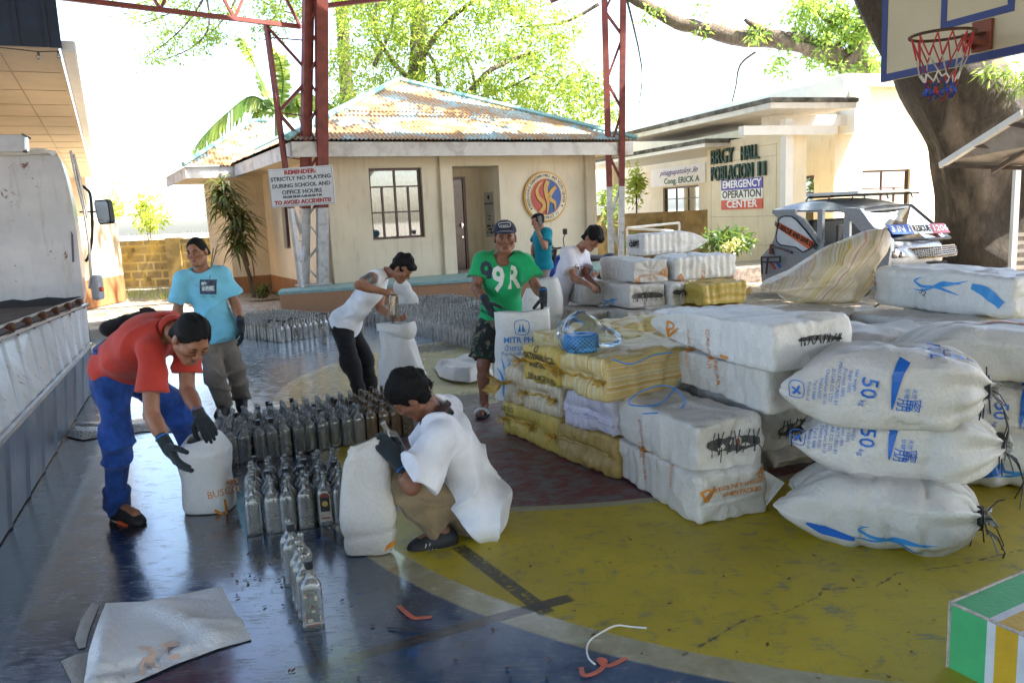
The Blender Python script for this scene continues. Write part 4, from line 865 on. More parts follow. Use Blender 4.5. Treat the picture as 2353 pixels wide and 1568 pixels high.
def block(p0,p1,back,du=.093,dv=.064):
 """grid of bottle positions: p0-p1 = front edge on the floor, back = point on the back edge"""
 p0,p1,back=(np.array(q,float)for q in(p0,p1,back));u=p1-p0;u[2]=0;Lu=np.linalg.norm(u);u/=Lu;v=np.array([-u[1],u[0],0]);
 if(back-p0)@v<0:v=-v
 Lv=(back-p0)@v;return[(p0+u*(i*du+.01*math.sin(j*1.7))+v*(j*dv),j,i)for j in range(int(Lv/dv)+1)for i in range(int(Lu/du)+1)],math.atan2(u[1],u[0])
g=random.Random(21);stuff_pos=[]
pos,rz=block(G(588,1228),G(800,1196),G(690,1040,.27))
for q,j,i in pos:
 if PX(q)[0]>812:continue
 lab_=(j==0 and PX(q)[0]>715 and PX(q)[0]<760)
 put_bottle(q+np.array([g.uniform(-.008,.008),g.uniform(-.008,.008),0]),rz+g.uniform(-.12,.12),'glass' if g.random()<.85 else 'glass_cloud','flat clear bottle with a red and white label at the front of the near block' if lab_ else 'empty flat clear bottle in the near block between the two white sacks','bottles in the near block',(not lab_)and g.random()<.07,-1 if lab_ else 0)
nfront=nb
pos,rz=block(G(536,1068),G(938,998),G(735,908,.28))
for q,j,i in pos:
 x,y=PX(q);pb_=min(1,max(0,(x-745)/90))if y<1000 else min(1,max(0,(x-800)/60));k='glass_brown' if g.random()<pb_ else('glass' if g.random()<.85 else 'glass_cloud')
 put_bottle(q+np.array([g.uniform(-.009,.009),g.uniform(-.009,.009),0]),rz+g.uniform(-.15,.15),k,'muddy brown flat bottle at the right of the middle block' if k=='glass_brown' else 'empty flat clear bottle in the middle block behind the near one','muddy bottles in the middle block' if k=='glass_brown' else 'clear bottles in the middle block',g.random()<.12)
nmid=nb-nfront
for k,((px,py),kd,cp,lb_,lab_)in enumerate((((708,1289),'glass',1,'flat bottle with a torn label and black cap, frontmost on the blue floor',-1),((697,1270),'glass_cloud',0,'cloudy open bottle right behind the frontmost torn label bottle',0),((690,1253),'glass_cloud',0,'cloudy open bottle third from the front in the short row',0),((683,1238),'glass_cloud',0,'cloudy open bottle fourth from the front in the short row',0),((689,1221),'glass_cloud',0,'cloudy bottle standing out to the right in the short row',0),((666,1205),'glass',1,'black capped bottle second from the back of the short row',0),((660,1191),'glass',0,'clear open bottle with a red label edge at the back of the short row',1))):
 put_bottle(G(px,py,BH)*np.array([1,1,0]),.22+g.uniform(-.1,.1),kd,lb_,'bottles in the short row in front',cp,lab_)
put_bottle(G(744,790),.4,'glass_cloud','single clear bottle standing alone in front of the far left block',None)
pos,rz=block(G(650,786),G(790,762),G(640,748))
pos2,rz2=block(G(1082,803),G(905,752),G(1130,735),.10,.09)
pos3,rz3=block(G(842,745),G(905,752),G(950,708),.10,.09)
pos4,rz4=block(G(1010,733),G(1110,722),G(1050,706),.09,.07)
def far(pos,rz,lab,grp,kfun,limit,order=None):
 c=0
 for q,j,i in(order or pos):
  q=q+np.array([g.uniform(-.008,.008),g.uniform(-.008,.008),0])
  if c<limit:put_bottle(q,rz+g.uniform(-.1,.1),kfun(),lab,grp,g.random()<.12);c+=1
  else:stuff_pos.append((q,rz))
kf=lambda:'glass_far' if g.random()<.6 else 'glass_cloud'
left=max(0,299-nb)
far(pos,rz,'small looking clear bottle in the far left block before the ledge','bottles in the far left block',kf,min(len(pos),left))
left=max(0,299-nb)
far(pos2,rz2,'cloudy bottle in the front rows of the big far block behind the tank top man','front bottles of the big far block',kf,left)
far(pos3,rz3,'','',kf,0);far(pos4,rz4,'','',kf,0)
sv,sf=bottle_mesh(8,simple=True);sv=np.array(sv);sf_q=np.array([f for f in sf if len(f)==4]);V_,Q_=[],[]
for n_,(q,rz_)in enumerate(stuff_pos):
 c_,s_=math.cos(rz_),math.sin(rz_);V_.append(sv@np.array([[c_,s_,0],[-s_,c_,0],[0,0,1]])+q);Q_.append(sf_q+n_*len(sv))
if V_:o=tri_mesh_fast('bottles',np.concatenate(V_),np.concatenate(Q_),M['glass_far']);tag(o,'mass of cloudy bottles standing packed together before the terracotta ledge','bottles',kind='stuff')
print('BOTTLES',nfront,nmid,nb,len(stuff_pos))
# sacks
def swave(p,freq,seed,octaves=3,stretch=(1,1,1)):
 """smooth pseudo noise in numpy, about -1..1"""
 r_=np.random.default_rng(seed);out=np.zeros(len(p));amp=1.;q=p*np.array(stretch);tot=0
 for o_ in range(octaves):
  for k in range(4):
   d=r_.normal(size=3);d/=np.linalg.norm(d);out+=amp*np.sin(q@d*freq*(2**o_)*r_.uniform(.7,1.4)+r_.uniform(0,6.28)+1.3*np.sin(q@r_.normal(size=3)*freq*.35+r_.uniform(0,6.28)))
  tot+=amp*2.2;amp*=.55
 return out/tot
def ridge(p,f,seed,an=(1,1,1)):return np.clip(1-np.abs(swave(p,f,seed,2,an))*2.4,0,1)**3
def white_pp(name,c,rough=.42,dirt=(.34,.28,.20),damt=.25,orange=0.):
 m,nt,b=newmat(name);tc=N(nt,'TexCoord');oi=N(nt,'ObjectInfo');ad=N(nt,'VectorMath');ad.operation='ADD';nt.links.new(tc.outputs['Object'],ad.inputs[0]);nt.links.new(oi.outputs['Location'],ad.inputs[1]);v=ad.outputs[0]
 n1=noisetex(nt,v,2.5,6,.6);n2=noisetex(nt,v,9,7,.7,.5);n3=noisetex(nt,v,26,5,.6,1.2);c=np.array(c)
 k=ramp(nt,n1,[(.3,tuple(c*.9)),(.7,tuple(np.minimum(c*1.05,1)))]);k=mixc(nt,k,dirt,ramp(nt,n2,[(1-damt-.16,0.),(1-damt+.25,.55)]))
 k=mixc(nt,k,tuple(c*.8),ramp(nt,noisetex(nt,v,60,3),[(.45,0.),(.75,.5)]))
 if orange:k=mixc(nt,k,(.62,.27,.08),ramp(nt,n1,[(.62,0.),(.72,orange)]))
 nt.links.new(k,b.inputs['Base Color']);b.inputs['Roughness'].default_value=rough;b.inputs['Specular IOR Level'].default_value=.45
 wv=N(nt,'TexWave');nt.links.new(v,wv.inputs[0]);wv.inputs['Scale'].default_value=95;wv.inputs['Distortion'].default_value=.6
 h=math1(nt,'ADD',math1(nt,'MULTIPLY',n2,.8),math1(nt,'ADD',math1(nt,'MULTIPLY',n3,.45),math1(nt,'MULTIPLY',wv.outputs[1],.03)));bump(nt,b,h,.6,.026);return m
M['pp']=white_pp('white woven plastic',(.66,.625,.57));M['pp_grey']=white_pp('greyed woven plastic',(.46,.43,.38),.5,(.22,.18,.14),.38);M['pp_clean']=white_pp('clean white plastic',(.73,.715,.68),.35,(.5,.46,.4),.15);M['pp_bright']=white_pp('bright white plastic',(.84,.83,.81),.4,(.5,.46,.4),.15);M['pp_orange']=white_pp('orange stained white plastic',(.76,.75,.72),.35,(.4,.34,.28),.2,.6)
def striped(name,stops,freq,dirt=(.3,.2,.08),cross=0.):
 m,nt,b=newmat(name);tc=N(nt,'TexCoord');sp=N(nt,'SeparateXYZ');nt.links.new(tc.outputs['Object'],sp.inputs[0]);sn=N(nt,'SeparateXYZ');nt.links.new(tc.outputs['Normal'],sn.inputs[0])
 sd_=math1(nt,'GREATER_THAN',math1(nt,'ABSOLUTE',sn.outputs[1]),.7);u=math1(nt,'ADD',math1(nt,'MULTIPLY',sp.outputs[1],math1(nt,'SUBTRACT',1.,sd_)),math1(nt,'MULTIPLY',sp.outputs[2],sd_))
 n1=N(nt,'TexNoise');n1.noise_dimensions='1D';nt.links.new(math1(nt,'MULTIPLY',u,freq),n1.inputs['W']);n1.inputs['Scale'].default_value=1;n1.inputs['Detail'].default_value=2
 c=ramp(nt,n1.outputs[0],stops);n2=noisetex(nt,tc.outputs['Object'],9,7,.7,.5);c=mixc(nt,c,dirt,ramp(nt,n2,[(.52,0.),(.75,.6)]))
 if cross:
  n3=N(nt,'TexWave');nt.links.new(tc.outputs['Object'],n3.inputs[0]);n3.bands_direction='Z';n3.inputs['Scale'].default_value=22;n3.inputs['Distortion'].default_value=.8;c=mixc(nt,c,(.25,.22,.3),math1(nt,'MULTIPLY',n3.outputs[1],cross))
 nt.links.new(c,b.inputs['Base Color']);b.inputs['Roughness'].default_value=.42;b.inputs['Specular IOR Level'].default_value=.4
 bump(nt,b,math1(nt,'ADD',n2,math1(nt,'MULTIPLY',noisetex(nt,tc.outputs['Object'],30,4,.6,1.),.4)),.4,.022);return m
Yw,Yo,Yc,Yg=(.58,.40,.09),(.50,.26,.04),(.72,.68,.54),(.42,.42,.13)
M['yl_stripe']=striped('yellow striped woven plastic',[(.30,Yw),(.40,Yc),(.46,Yw),(.52,(.68,.55,.25)),(.58,Yo),(.63,Yc),(.7,Yg)],55)
M['yl']=striped('golden woven plastic',[(.3,(.46,.29,.05)),(.45,(.58,.40,.10)),(.55,(.50,.36,.06)),(.66,(.40,.36,.08))],40)
M['yl_brown']=striped('brown yellow woven plastic',[(.3,(.33,.21,.06)),(.6,(.42,.29,.09))],20)
M['yl_white']=striped('cream striped woven plastic',[(.3,(.58,.50,.34)),(.45,(.66,.60,.46)),(.55,(.52,.36,.16)),(.66,(.66,.62,.52))],70)
M['lilac']=striped('lilac grey woven mesh',[(.3,(.50,.47,.56)),(.5,(.64,.62,.68)),(.65,(.42,.40,.5))],90,(.4,.36,.36),.35)
M['twine']=pm('black plastic twine',(.012,.012,.013),.4,.3,30);M['twine_brown']=pm('brown twine',(.16,.08,.03),.7,.3,30);M['ear']=pm('golden twisted plastic ear',(.52,.32,.05),.4,.3,20,bstr=.5)
M['hole']=pm('shaded sack mouth',(.045,.045,.042),.35,.6,26,bstr=.3)  # flat patch colour: the shade inside the sack mouths is painted in
M['p_blue']=pm('blue print',(.015,.13,.50),.4,.1,8,bstr=0);M['p_light']=pm('light blue print',(.04,.27,.62),.4,.1,8,bstr=0);M['p_orange']=pm('orange print',(.68,.24,.02),.4,.15,8,bstr=0);M['p_black']=pm('black print',(.07,.055,.04),.5,.3,20,bstr=0);M['p_faint']=pm('faded orange print',(.72,.52,.40),.5,.1,8,bstr=0)
def box_grid(L,W,H,step):
 nx,ny,nz=max(6,int(L/step)),max(6,int(W/step)),max(5,int(H/step));idx={};P=[];Fc=[]
 def vid(i,j,k):
  key=(i,j,k)
  if key not in idx:idx[key]=len(P);P.append((i/nx-.5,j/ny-.5,k/nz-.5))
  return idx[key]
 for i in range(nx):
  for j in range(ny):Fc+=[[vid(i,j,0),vid(i,j+1,0),vid(i+1,j+1,0),vid(i+1,j,0)],[vid(i,j,nz),vid(i+1,j,nz),vid(i+1,j+1,nz),vid(i,j+1,nz)]]
  for k in range(nz):Fc+=[[vid(i,0,k),vid(i+1,0,k),vid(i+1,0,k+1),vid(i,0,k+1)],[vid(i,ny,k),vid(i,ny,k+1),vid(i+1,ny,k+1),vid(i+1,ny,k)]]
 for j in range(ny):
  for k in range(nz):Fc+=[[vid(0,j,k),vid(0,j,k+1),vid(0,j+1,k+1),vid(0,j+1,k)],[vid(nx,j,k),vid(nx,j+1,k),vid(nx,j+1,k+1),vid(nx,j,k+1)]]
 return np.array(P)*np.array([L,W,H]),Fc
class Sack:
 def __init__(s,label,pos,xdir,L,W,H,m,seed,group,ends=('flat','flat'),r=.03,wr=.013,ribs=.004,name='sack',step=.018,bul=.0,tip=0.):
  P,Fc=box_grid(L,W,H,step);hx,hy,hz=L/2,W/2,H/2;r=min(r,hz*.95);inn=np.array([hx-r,hy-r,hz-r]);q=np.clip(P,-inn,inn);d=P-q;nl=np.linalg.norm(d,axis=1,keepdims=True);n=d/np.maximum(nl,1e-9);P=q+n*r
  x,y,z=P[:,0].copy(),P[:,1].copy(),P[:,2].copy()
  side=np.clip(1-np.abs(n[:,0]),0,1)
  if bul:y=y*(1+bul*(1-(x/hx)**2));z=z*(1+bul*.6*(1-(y/(hy*1.1))**2)*(z>0))
  disp=wr*swave(np.c_[x,y,z],9,seed,3)+wr*.9*(np.abs(swave(np.c_[x,y,z],14,seed+5,2,(1.4,.6,.5)))-.35)+wr*1.3*swave(np.c_[x,y,z],3.6,seed+9,1)-wr*1.1*ridge(np.c_[x,y,z],7,seed+20,(1.5,.7,.5))+wr*.9*ridge(np.c_[x,y,z],9,seed+31,(.6,1,1.4))
  disp+=ribs*side*np.sin(x*2*math.pi/.088+seed)*(.4+.6*np.clip(swave(np.c_[x,y,z],5,seed+2,1)+.5,0,1))*(np.abs(n[:,2])<.9)
  for e,sg in((ends[0],-1),(ends[1],1)):
   ed=.32*min(1,L/.9)if e in('pillow','gather')else.12;s_=np.clip((x*sg-(hx-ed))/ed,0,1)
   if e=='pillow':
    f=1-.93*s_**2.3;z=z*f+tip*s_**2;y=y*(1+.07*s_**2);x=x+sg*.07*s_**2*(np.abs(y/hy)**2);disp=disp*(1-.6*s_)+.012*s_*np.sin(y*38+seed)
   elif e=='gather':
    th=np.arctan2(z,y);f=1-.9*np.clip(s_*1.12,0,1)**2.8;f=np.where(s_>.9,f+(s_-.9)*2.2,f);fold=.042*np.sin(11*th+seed)*np.clip(s_*1.5,0,1)*(1-s_*.55);z,y=z*f+np.sin(th)*fold+tip*s_**2,y*f+np.cos(th)*fold
   elif e=='ear':
    c_=np.exp(-(z/.03)**2)*s_;x=x-sg*.05*c_*np.clip(1.2-np.abs(y/hy),.25,1);y=y*(1+.05*c_*(np.abs(y)>hy*.7));disp=disp+.006*s_*np.sin(y*62+2.5*np.sin(z*21)+2*np.sin(y*13+seed))
   else:
    disp=disp+.006*s_*np.sin(np.arctan2(z,y)*9+seed);x=x-sg*.018*s_*(1-np.minimum(1,(y/hy)**2+(z/hz)**2))
  P=np.c_[x,y,z]+n*disp[:,None]
  P[:,2]=np.maximum(P[:,2],-hz+.002)+hz
  s.L,s.W,s.H=L,W,H;s.o=mesh_obj(name,P,Fc,m,smooth=True);s.P,s.F=P,Fc
  s.o.location=tuple(pos);s.o.rotation_euler=(0,0,math.atan2(xdir[1],xdir[0]));tag(s.o,label,'sack',group);s.bvh=None
 FR={'front':((1,0,0),(0,0,1),(0,1,0)),'back':((-1,0,0),(0,0,1),(0,-1,0)),'endB':((0,1,0),(0,0,1),(-1,0,0)),'endA':((0,-1,0),(0,0,1),(1,0,0)),'top':((1,0,0),(0,1,0),(0,0,-1))}
 def hit(s,face,u,v,lift=.003):
  if s.bvh is None:s.bvh=BVHTree.FromPolygons([tuple(q)for q in s.P],s.F)
  U,V,Dv=(np.array(k,float)for k in s.FR[face]);o=U*u+V*v-Dv*2+(np.array([0,0,s.H/2])if face=='top' else 0)
  h=s.bvh.ray_cast(Vector(o),Vector(Dv));q=np.array(h[0])if h[0]is not None else o+Dv*(2-(s.W/2 if face in('front','back')else s.L/2 if face!='top' else s.H/2))
  return q-Dv*lift
 def decal(s,name,m,face,shapes,lift=.006):
  """shapes: list of (verts2d, faces)"""
  V_,F_=[],[]
  for v2,f2 in shapes:b=len(V_);V_+=[tuple(s.hit(face,a[0],a[1],lift))for a in v2];F_+=[[i+b for i in q]for q in f2]
  return mesh_obj(name,V_,F_,m,s.o,local=True)
 def tube(s,name,m,face,pts,r=.004,lift=.004,extra=()):
  mb=MB()
  for pl_ in pts:mb.tube([s.hit(face,a,b,lift)for a,b in pl_],r,5)
  for pl_ in extra:mb.tube(pl_,r,5)
  return mesh_obj(name,mb.v,mb.f,m,s.o,local=True)
 def opening(s,face,u0,u1,v,h,mtw=None,seed=1,stitches=6,label_spot=False,hang=True):
  """torn dark mouth laced with twine"""
  g=random.Random(seed);n=16;V2,F2=[],[]
  for i in range(n+1):
   u=u0+(u1-u0)*i/n;t=i/n;hh=h*(.35+.65*math.sin(math.pi*t)**.5)*g.uniform(.8,1.1);vc=v+.012*math.sin(t*3+seed)
   V2+=[(u,vc-hh/2),(u,vc+hh/2)]
  F2=[[2*i,2*i+2,2*i+3,2*i+1]for i in range(n)];s.decal('opening',M['hole'],face,[(V2,F2)],.004)  # flat dark patch on the closed end, inner shade in its colour
  pts=[]
  for i in range(stitches):
   a,b=u0+(u1-u0)*(i+.3)/stitches,u0+(u1-u0)*(i+.9)/stitches;pts.append([(a+g.uniform(-.01,.01),v-h*.75),((a+b)/2,v),(b,v+h*.75)])
   if i%2:pts.append([(a,v+h*.7),(a+.01,v-h*.7)])
  ex=[]
  if hang:
   q=s.hit(face,u1-.03,v,.01);out=-np.array(s.FR[face][2],float);ex.append([q,q+out*.05+np.array([0,0,-.03]),q+out*.07+np.array([0,0,-.15])]);q=s.hit(face,u0+.06,v,.01);ex.append([q,q+out*.04+np.array([0,0,-.01]),q+out*.03+np.array([0,0,-.09])])
  s.tube('lacing',mtw or M['twine'],face,pts,.003,.006,ex)
  if label_spot:s.decal('bottle_label',lab_c,face,[disc2(u0+(u1-u0)*.6,v,.022,.03)],.006);s.decal('label_print',red_c,face,[disc2(u0+(u1-u0)*.6,v,.013,.018)],.008)
 def knot(s,end,m=None,seed=1,length=.3):
  """twine wound round a gathered mouth with loose tails"""
  g=random.Random(seed);sg=1 if end=='endB' else-1;i=np.argsort(-s.P[:,0]*sg)[:40];tipc=s.P[i].mean(0);c_=tipc-np.array([sg*.05,0,0]);mb=MB()
  for k in range(4):a0=g.uniform(0,6);mb.tube([c_+np.array([sg*(k*.006-.01),.055*math.cos(a0+t*.7),.055*math.sin(a0+t*.7)])for t in range(10)],.006,5)
  for k in range(9):
   a=g.uniform(0,6.28);d=np.array([sg*g.uniform(-.3,.8),math.cos(a),math.sin(a)]);q=c_+d*.04;mb.tube([q,q+d*.05,q+d*.09+np.array([0,0,-.03])],.0035,5)
  for k in range(3):
   q=c_+np.array([sg*.02,g.uniform(-.08,.06),-.03]);mb.tube([q,q+np.array([sg*.05,g.uniform(-.05,.05),-length*.15]),q+np.array([sg*.08,g.uniform(-.06,.06),-length*.55]),q+np.array([sg*.06,g.uniform(-.10,.10),-length])],.0032,5)
  mesh_obj('knot',mb.v,mb.f,m or M['twine'],s.o,local=True)
 def ears(s,face,us,v,m=None,seed=1,size=.05):
  g=random.Random(seed);out=-np.array(s.FR[face][2],float);U=np.array(s.FR[face][0],float);m=m or M['ear']
  for u in us:
   q=s.hit(face,u,v,-.01);mb=MB();k=14
   mb.tube([q,q+out*size*.5],[.012,.017],8)
   for i in range(k):
    a=2*math.pi*i/k;d=out*1.0+U*math.cos(a)*.7+EZ*math.sin(a)*.7;d2=out*1.0+U*math.cos(a+.4)*.7+EZ*math.sin(a+.4)*.7;b=q+out*size*.45;mb.quad(b,b+d*size*g.uniform(.6,1.2),b+d2*size*g.uniform(.5,1.0),b+d2*size*.1)
   mesh_obj('twisted_ear',mb.v,mb.f,m,s.o,local=True)
  if len(us)>1:
   a,b=us[0],us[-1];s.tube('seam',m,face,[[(a+(b-a)*i/12,v+.008*math.sin(i*1.9))for i in range(13)]],.009,.004)
def disc2(u,v,ru,rv,n=16):return[(u+ru*math.cos(2*math.pi*i/n),v+rv*math.sin(2*math.pi*i/n))for i in range(n)],[list(range(n))]
def grid2(u0,u1,v0,v1,n=8):return[(u0+(u1-u0)*i/n,v0+(v1-v0)*j/n)for j in range(n+1)for i in range(n+1)],[[j*(n+1)+i,j*(n+1)+i+1,(j+1)*(n+1)+i+1,(j+1)*(n+1)+i]for j in range(n)for i in range(n)]
def rot2(v2,a,o):c,s=math.cos(a),math.sin(a);return[(o[0]+x*c-y*s,o[1]+x*s+y*c)for x,y in v2]
def txt2(body,size,o,a=0.,align='CENTER',xs=1.,offset=0.,shear=0.):
 tv,tf=text_data(body,size,0.,align,shear,offset);return rot2([(q[0]*xs,q[1])for q in tv],a,o),tf
def band2(pts,ws,a=0.,o=(0,0)):
 sp=smooth_pts([np.array(q,float)for q in pts],6);k=len(sp);L_,R_=[],[]
 for i,q in enumerate(sp):
  t=sp[min(i+1,k-1)]-sp[max(i-1,0)];t=t/(np.linalg.norm(t)+1e-9);n=np.array([-t[1],t[0]]);w_=np.interp(i/(k-1),np.linspace(0,1,len(ws)),ws)/2;L_.append(tuple(q+n*w_));R_.append(tuple(q-n*w_))
 return rot2(L_+R_,a,o),[[i,i+1,k+i+1,k+i]for i in range(k-1)]
def emblem_orange(s,face,o,a,sz,m=None):s.decal('print',m or M['p_orange'],face,[band2([(-1,.5),(-.1,-.9),(.2,-.85),(.9,.9)],[.28,.28,.28,.25]),band2([(-.9,.5),(-.1,.7),(.2,.3),(-.2,-.1),(-.1,-.7)],[.25]*5)]if False else[(rot2([(x*sz,y*sz)for x,y in v_],a,o),f_)for v_,f_ in(band2([(-1,.5),(-.1,-.9),(.2,-.85),(.9,.9)],[.3,.3,.3,.25]),band2([(-.95,.5),(-.1,.75),(.25,.3),(-.15,-.1),(-.1,-.7)],[.25]*5))])
def leaf_print(s,face,o,a,sz,m=None):
 """spray of blue cane leaves"""
 s.decal('leaf_print',m or M['p_light'],face,[(rot2([(x*sz,y*sz)for x,y in v_],a,o),f_)for v_,f_ in(band2([(0,0),(.5,.12),(1.2,.05)],[.10,.14,.02]),band2([(0,0),(.5,-.12),(1.1,-.35)],[.08,.10,.01]),band2([(.1,0),(.7,.05),(1.5,.16)],[.06,.10,.01]),band2([(-.1,0),(-.6,.05),(-.9,.25),(-.6,.38)],[.12,.10,.08,.02]),band2([(0,0),(-.5,-.12),(-1.0,-.05)],[.08,.08,.01]))])
def upd(v):v=np.array(v[:2],float);return v/np.linalg.norm(v)
def corner_sack(label,near,z0,xd,L,W,H,m,seed,group,corner=(1,-1),**kw):
 """sack from the floor-plan corner seen at a photo pixel; corner = (+1/-1 along x, +1/-1 along y)"""
 x=upd(xd);y=np.array([-x[1],x[0]]);n_=G(*near,z0)if len(near)==2 else np.array(near);c=n_[:2]-x*corner[0]*L/2-y*corner[1]*W/2
 return Sack(label,(c[0],c[1],z0),x,L,W,H,m,seed,group,**kw)
 # - the big white block in the middle
xb=(.37,-.93);GB='white sacks in the middle block'
B4=corner_sack('bottom front white sack printed 50 KGS NET WEIGHT in orange',(1605,1208),0,xb,.92,.43,.265,M['pp'],1,GB,ends=('flat','flat'),r=.025)
B4.decal('print',M['p_orange'],'endB',[txt2('50 KGS. NET WEIGHT',.034,(.03,.185),.03,xs=1.05,offset=.0006),txt2('WHEN PACKED',.034,(.05,.145),.03,offset=.0006)]);emblem_orange(B4,'endB',(-.165,.165),0,.045);emblem_orange(B4,'endB',(.165,.235),2.4,.03)
B4.decal('print',M['p_orange'],'front',[txt2('CANLAR',.06,(-.10,.20),-1.45),txt2('BUSCO',.042,(.22,.21),-1.45)])
B4.decal('seam_strip',M['pp_clean'],'endB',[([(-.2,.10),(.0,.098),(.205,.115),(.205,.135),(.0,.118),(-.2,.122)],[[0,1,4,5],[1,2,3,4]])],.004)
mb=MB();mb.add([(.44,.20,.03),(.46,.21,.235),(.50,.31,.16),(.47,.205,.03)],[[0,1,2],[0,2,3]]);mesh_obj('corner_flap',mb.v,mb.f,M['pp'],B4.o,local=True)
B3=corner_sack('white sack with a laced dark mouth showing a red bottle label',(1600,1095),.265,xb,1.0,.42,.27,M['pp'],2,GB,r=.03)
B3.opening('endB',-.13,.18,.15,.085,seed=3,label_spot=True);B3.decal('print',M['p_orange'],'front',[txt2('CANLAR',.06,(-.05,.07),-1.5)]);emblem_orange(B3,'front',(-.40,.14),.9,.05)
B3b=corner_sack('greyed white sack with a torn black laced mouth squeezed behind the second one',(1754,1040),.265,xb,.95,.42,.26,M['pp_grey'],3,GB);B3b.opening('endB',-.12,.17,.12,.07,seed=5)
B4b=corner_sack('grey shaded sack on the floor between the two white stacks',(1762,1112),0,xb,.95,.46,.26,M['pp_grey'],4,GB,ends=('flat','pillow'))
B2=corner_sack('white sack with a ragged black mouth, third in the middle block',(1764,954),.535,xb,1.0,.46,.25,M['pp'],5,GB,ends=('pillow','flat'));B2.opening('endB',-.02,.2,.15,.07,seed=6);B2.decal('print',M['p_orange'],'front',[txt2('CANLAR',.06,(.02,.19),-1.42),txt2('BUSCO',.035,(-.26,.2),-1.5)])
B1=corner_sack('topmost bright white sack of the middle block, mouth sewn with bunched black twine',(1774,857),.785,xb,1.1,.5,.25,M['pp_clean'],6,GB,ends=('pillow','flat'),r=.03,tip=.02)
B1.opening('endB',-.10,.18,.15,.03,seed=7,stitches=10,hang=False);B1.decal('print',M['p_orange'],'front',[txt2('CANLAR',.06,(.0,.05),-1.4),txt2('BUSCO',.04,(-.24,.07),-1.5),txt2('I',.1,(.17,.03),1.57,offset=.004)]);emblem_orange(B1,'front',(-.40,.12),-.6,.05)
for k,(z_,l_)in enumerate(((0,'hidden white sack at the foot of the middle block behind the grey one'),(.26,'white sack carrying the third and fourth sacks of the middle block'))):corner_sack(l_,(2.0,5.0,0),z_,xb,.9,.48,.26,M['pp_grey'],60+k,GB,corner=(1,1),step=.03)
# - the yellow stack
xl=upd((-.84,-.54));GY='yellow and striped sacks'
def ysack(label,near,z0,L,W,m,seed,**kw):return corner_sack(label,near,z0,xl,L,W,.265,m,seed,GY,corner=(1,1),ends=('flat','ear'),r=.045,wr=.014,ribs=.0015,**kw)
YA=ysack('golden yellow sack with twisted ears, lowest at the left by the sandal',(1292,1046),0,.8,.75,M['yl'],11);YA.ears('endB',(-.33,-.02,.32),.13,seed=1,size=.06)
YA.decal('print',M['p_black'],'endB',[txt2('50 KG',.055,(-.27,.215),.0),txt2('86 50',.045,(-.25,.165),.0)])
YB=ysack('dull brown sack on the floor against the white block',(1415,1106),0,.7,.66,M['yl_brown'],12);YB.tube('seam',M['yl_brown'],'endB',[[(-.3+.05*i,.14+.006*math.sin(i*2))for i in range(12)]],.009)
YC=ysack('cream striped sack with one golden ear, middle of the yellow stack',(1288,962),.265,.8,.45,M['yl_white'],13);YC.ears('endB',(-.18,.18),.12,seed=2)
YD=ysack('lilac grey mesh sack under the biggest yellow striped one',(1409,1014),.265,.72,.52,M['lilac'],14);YD.tube('seam',M['lilac'],'endB',[[(-.24+.04*i,.11-.02*i/12+.006*math.sin(i*2))for i in range(13)]],.009)
YE=ysack('pale yellow sack with a bunched gathered mouth beside the MITR PHOL sack',(1200,935),.265,.75,.26,M['yl_white'],15);YE.ears('endB',(.0,),.17,seed=4,size=.13)
YF=ysack('brown printed yellow sack with two golden ears, top left of the yellow stack',(1288,899),.53,.95,.46,M['yl'],16);YF.ears('endB',(-.19,.2),.15,seed=5,size=.07)
YF.decal('print',M['p_black'],'endB',[txt2('NATIONAL RICE',.06,(-.0,.19),-.02,xs=.8,offset=.002),txt2('AND MILLING',.045,(-.0,.125),-.02,xs=1.0,offset=.001),txt2('NFA RICE 50 KG',.05,(.02,.05),-.03,xs=.9,offset=.001)]);YF.tube('print',M['p_black'],'endB',[[(-.02+.02*math.cos(a*.6),.245+.02*math.sin(a*.6))for a in range(11)]],.003)
YG=ysack('big yellow and white striped sack on top in front with two golden ears',(1389,927),.53,.86,.48,M['yl_stripe'],17);YG.ears('endB',(-.2,.22),.12,seed=6)
YH=ysack('flat yellow sack at the back of the stack carrying the blue rope roll',(.36,5.6,0),.53,1.1,.42,M['yl_stripe'],18);
ysack('yellow sack at the rear foot of the stack',(.36,5.6,0),.0,1.0,.42,M['yl'],19,step=.03);ysack('yellow sack in the middle rear of the stack',(.36,5.6,0),.265,1.0,.42,M['yl'],20,step=.03)
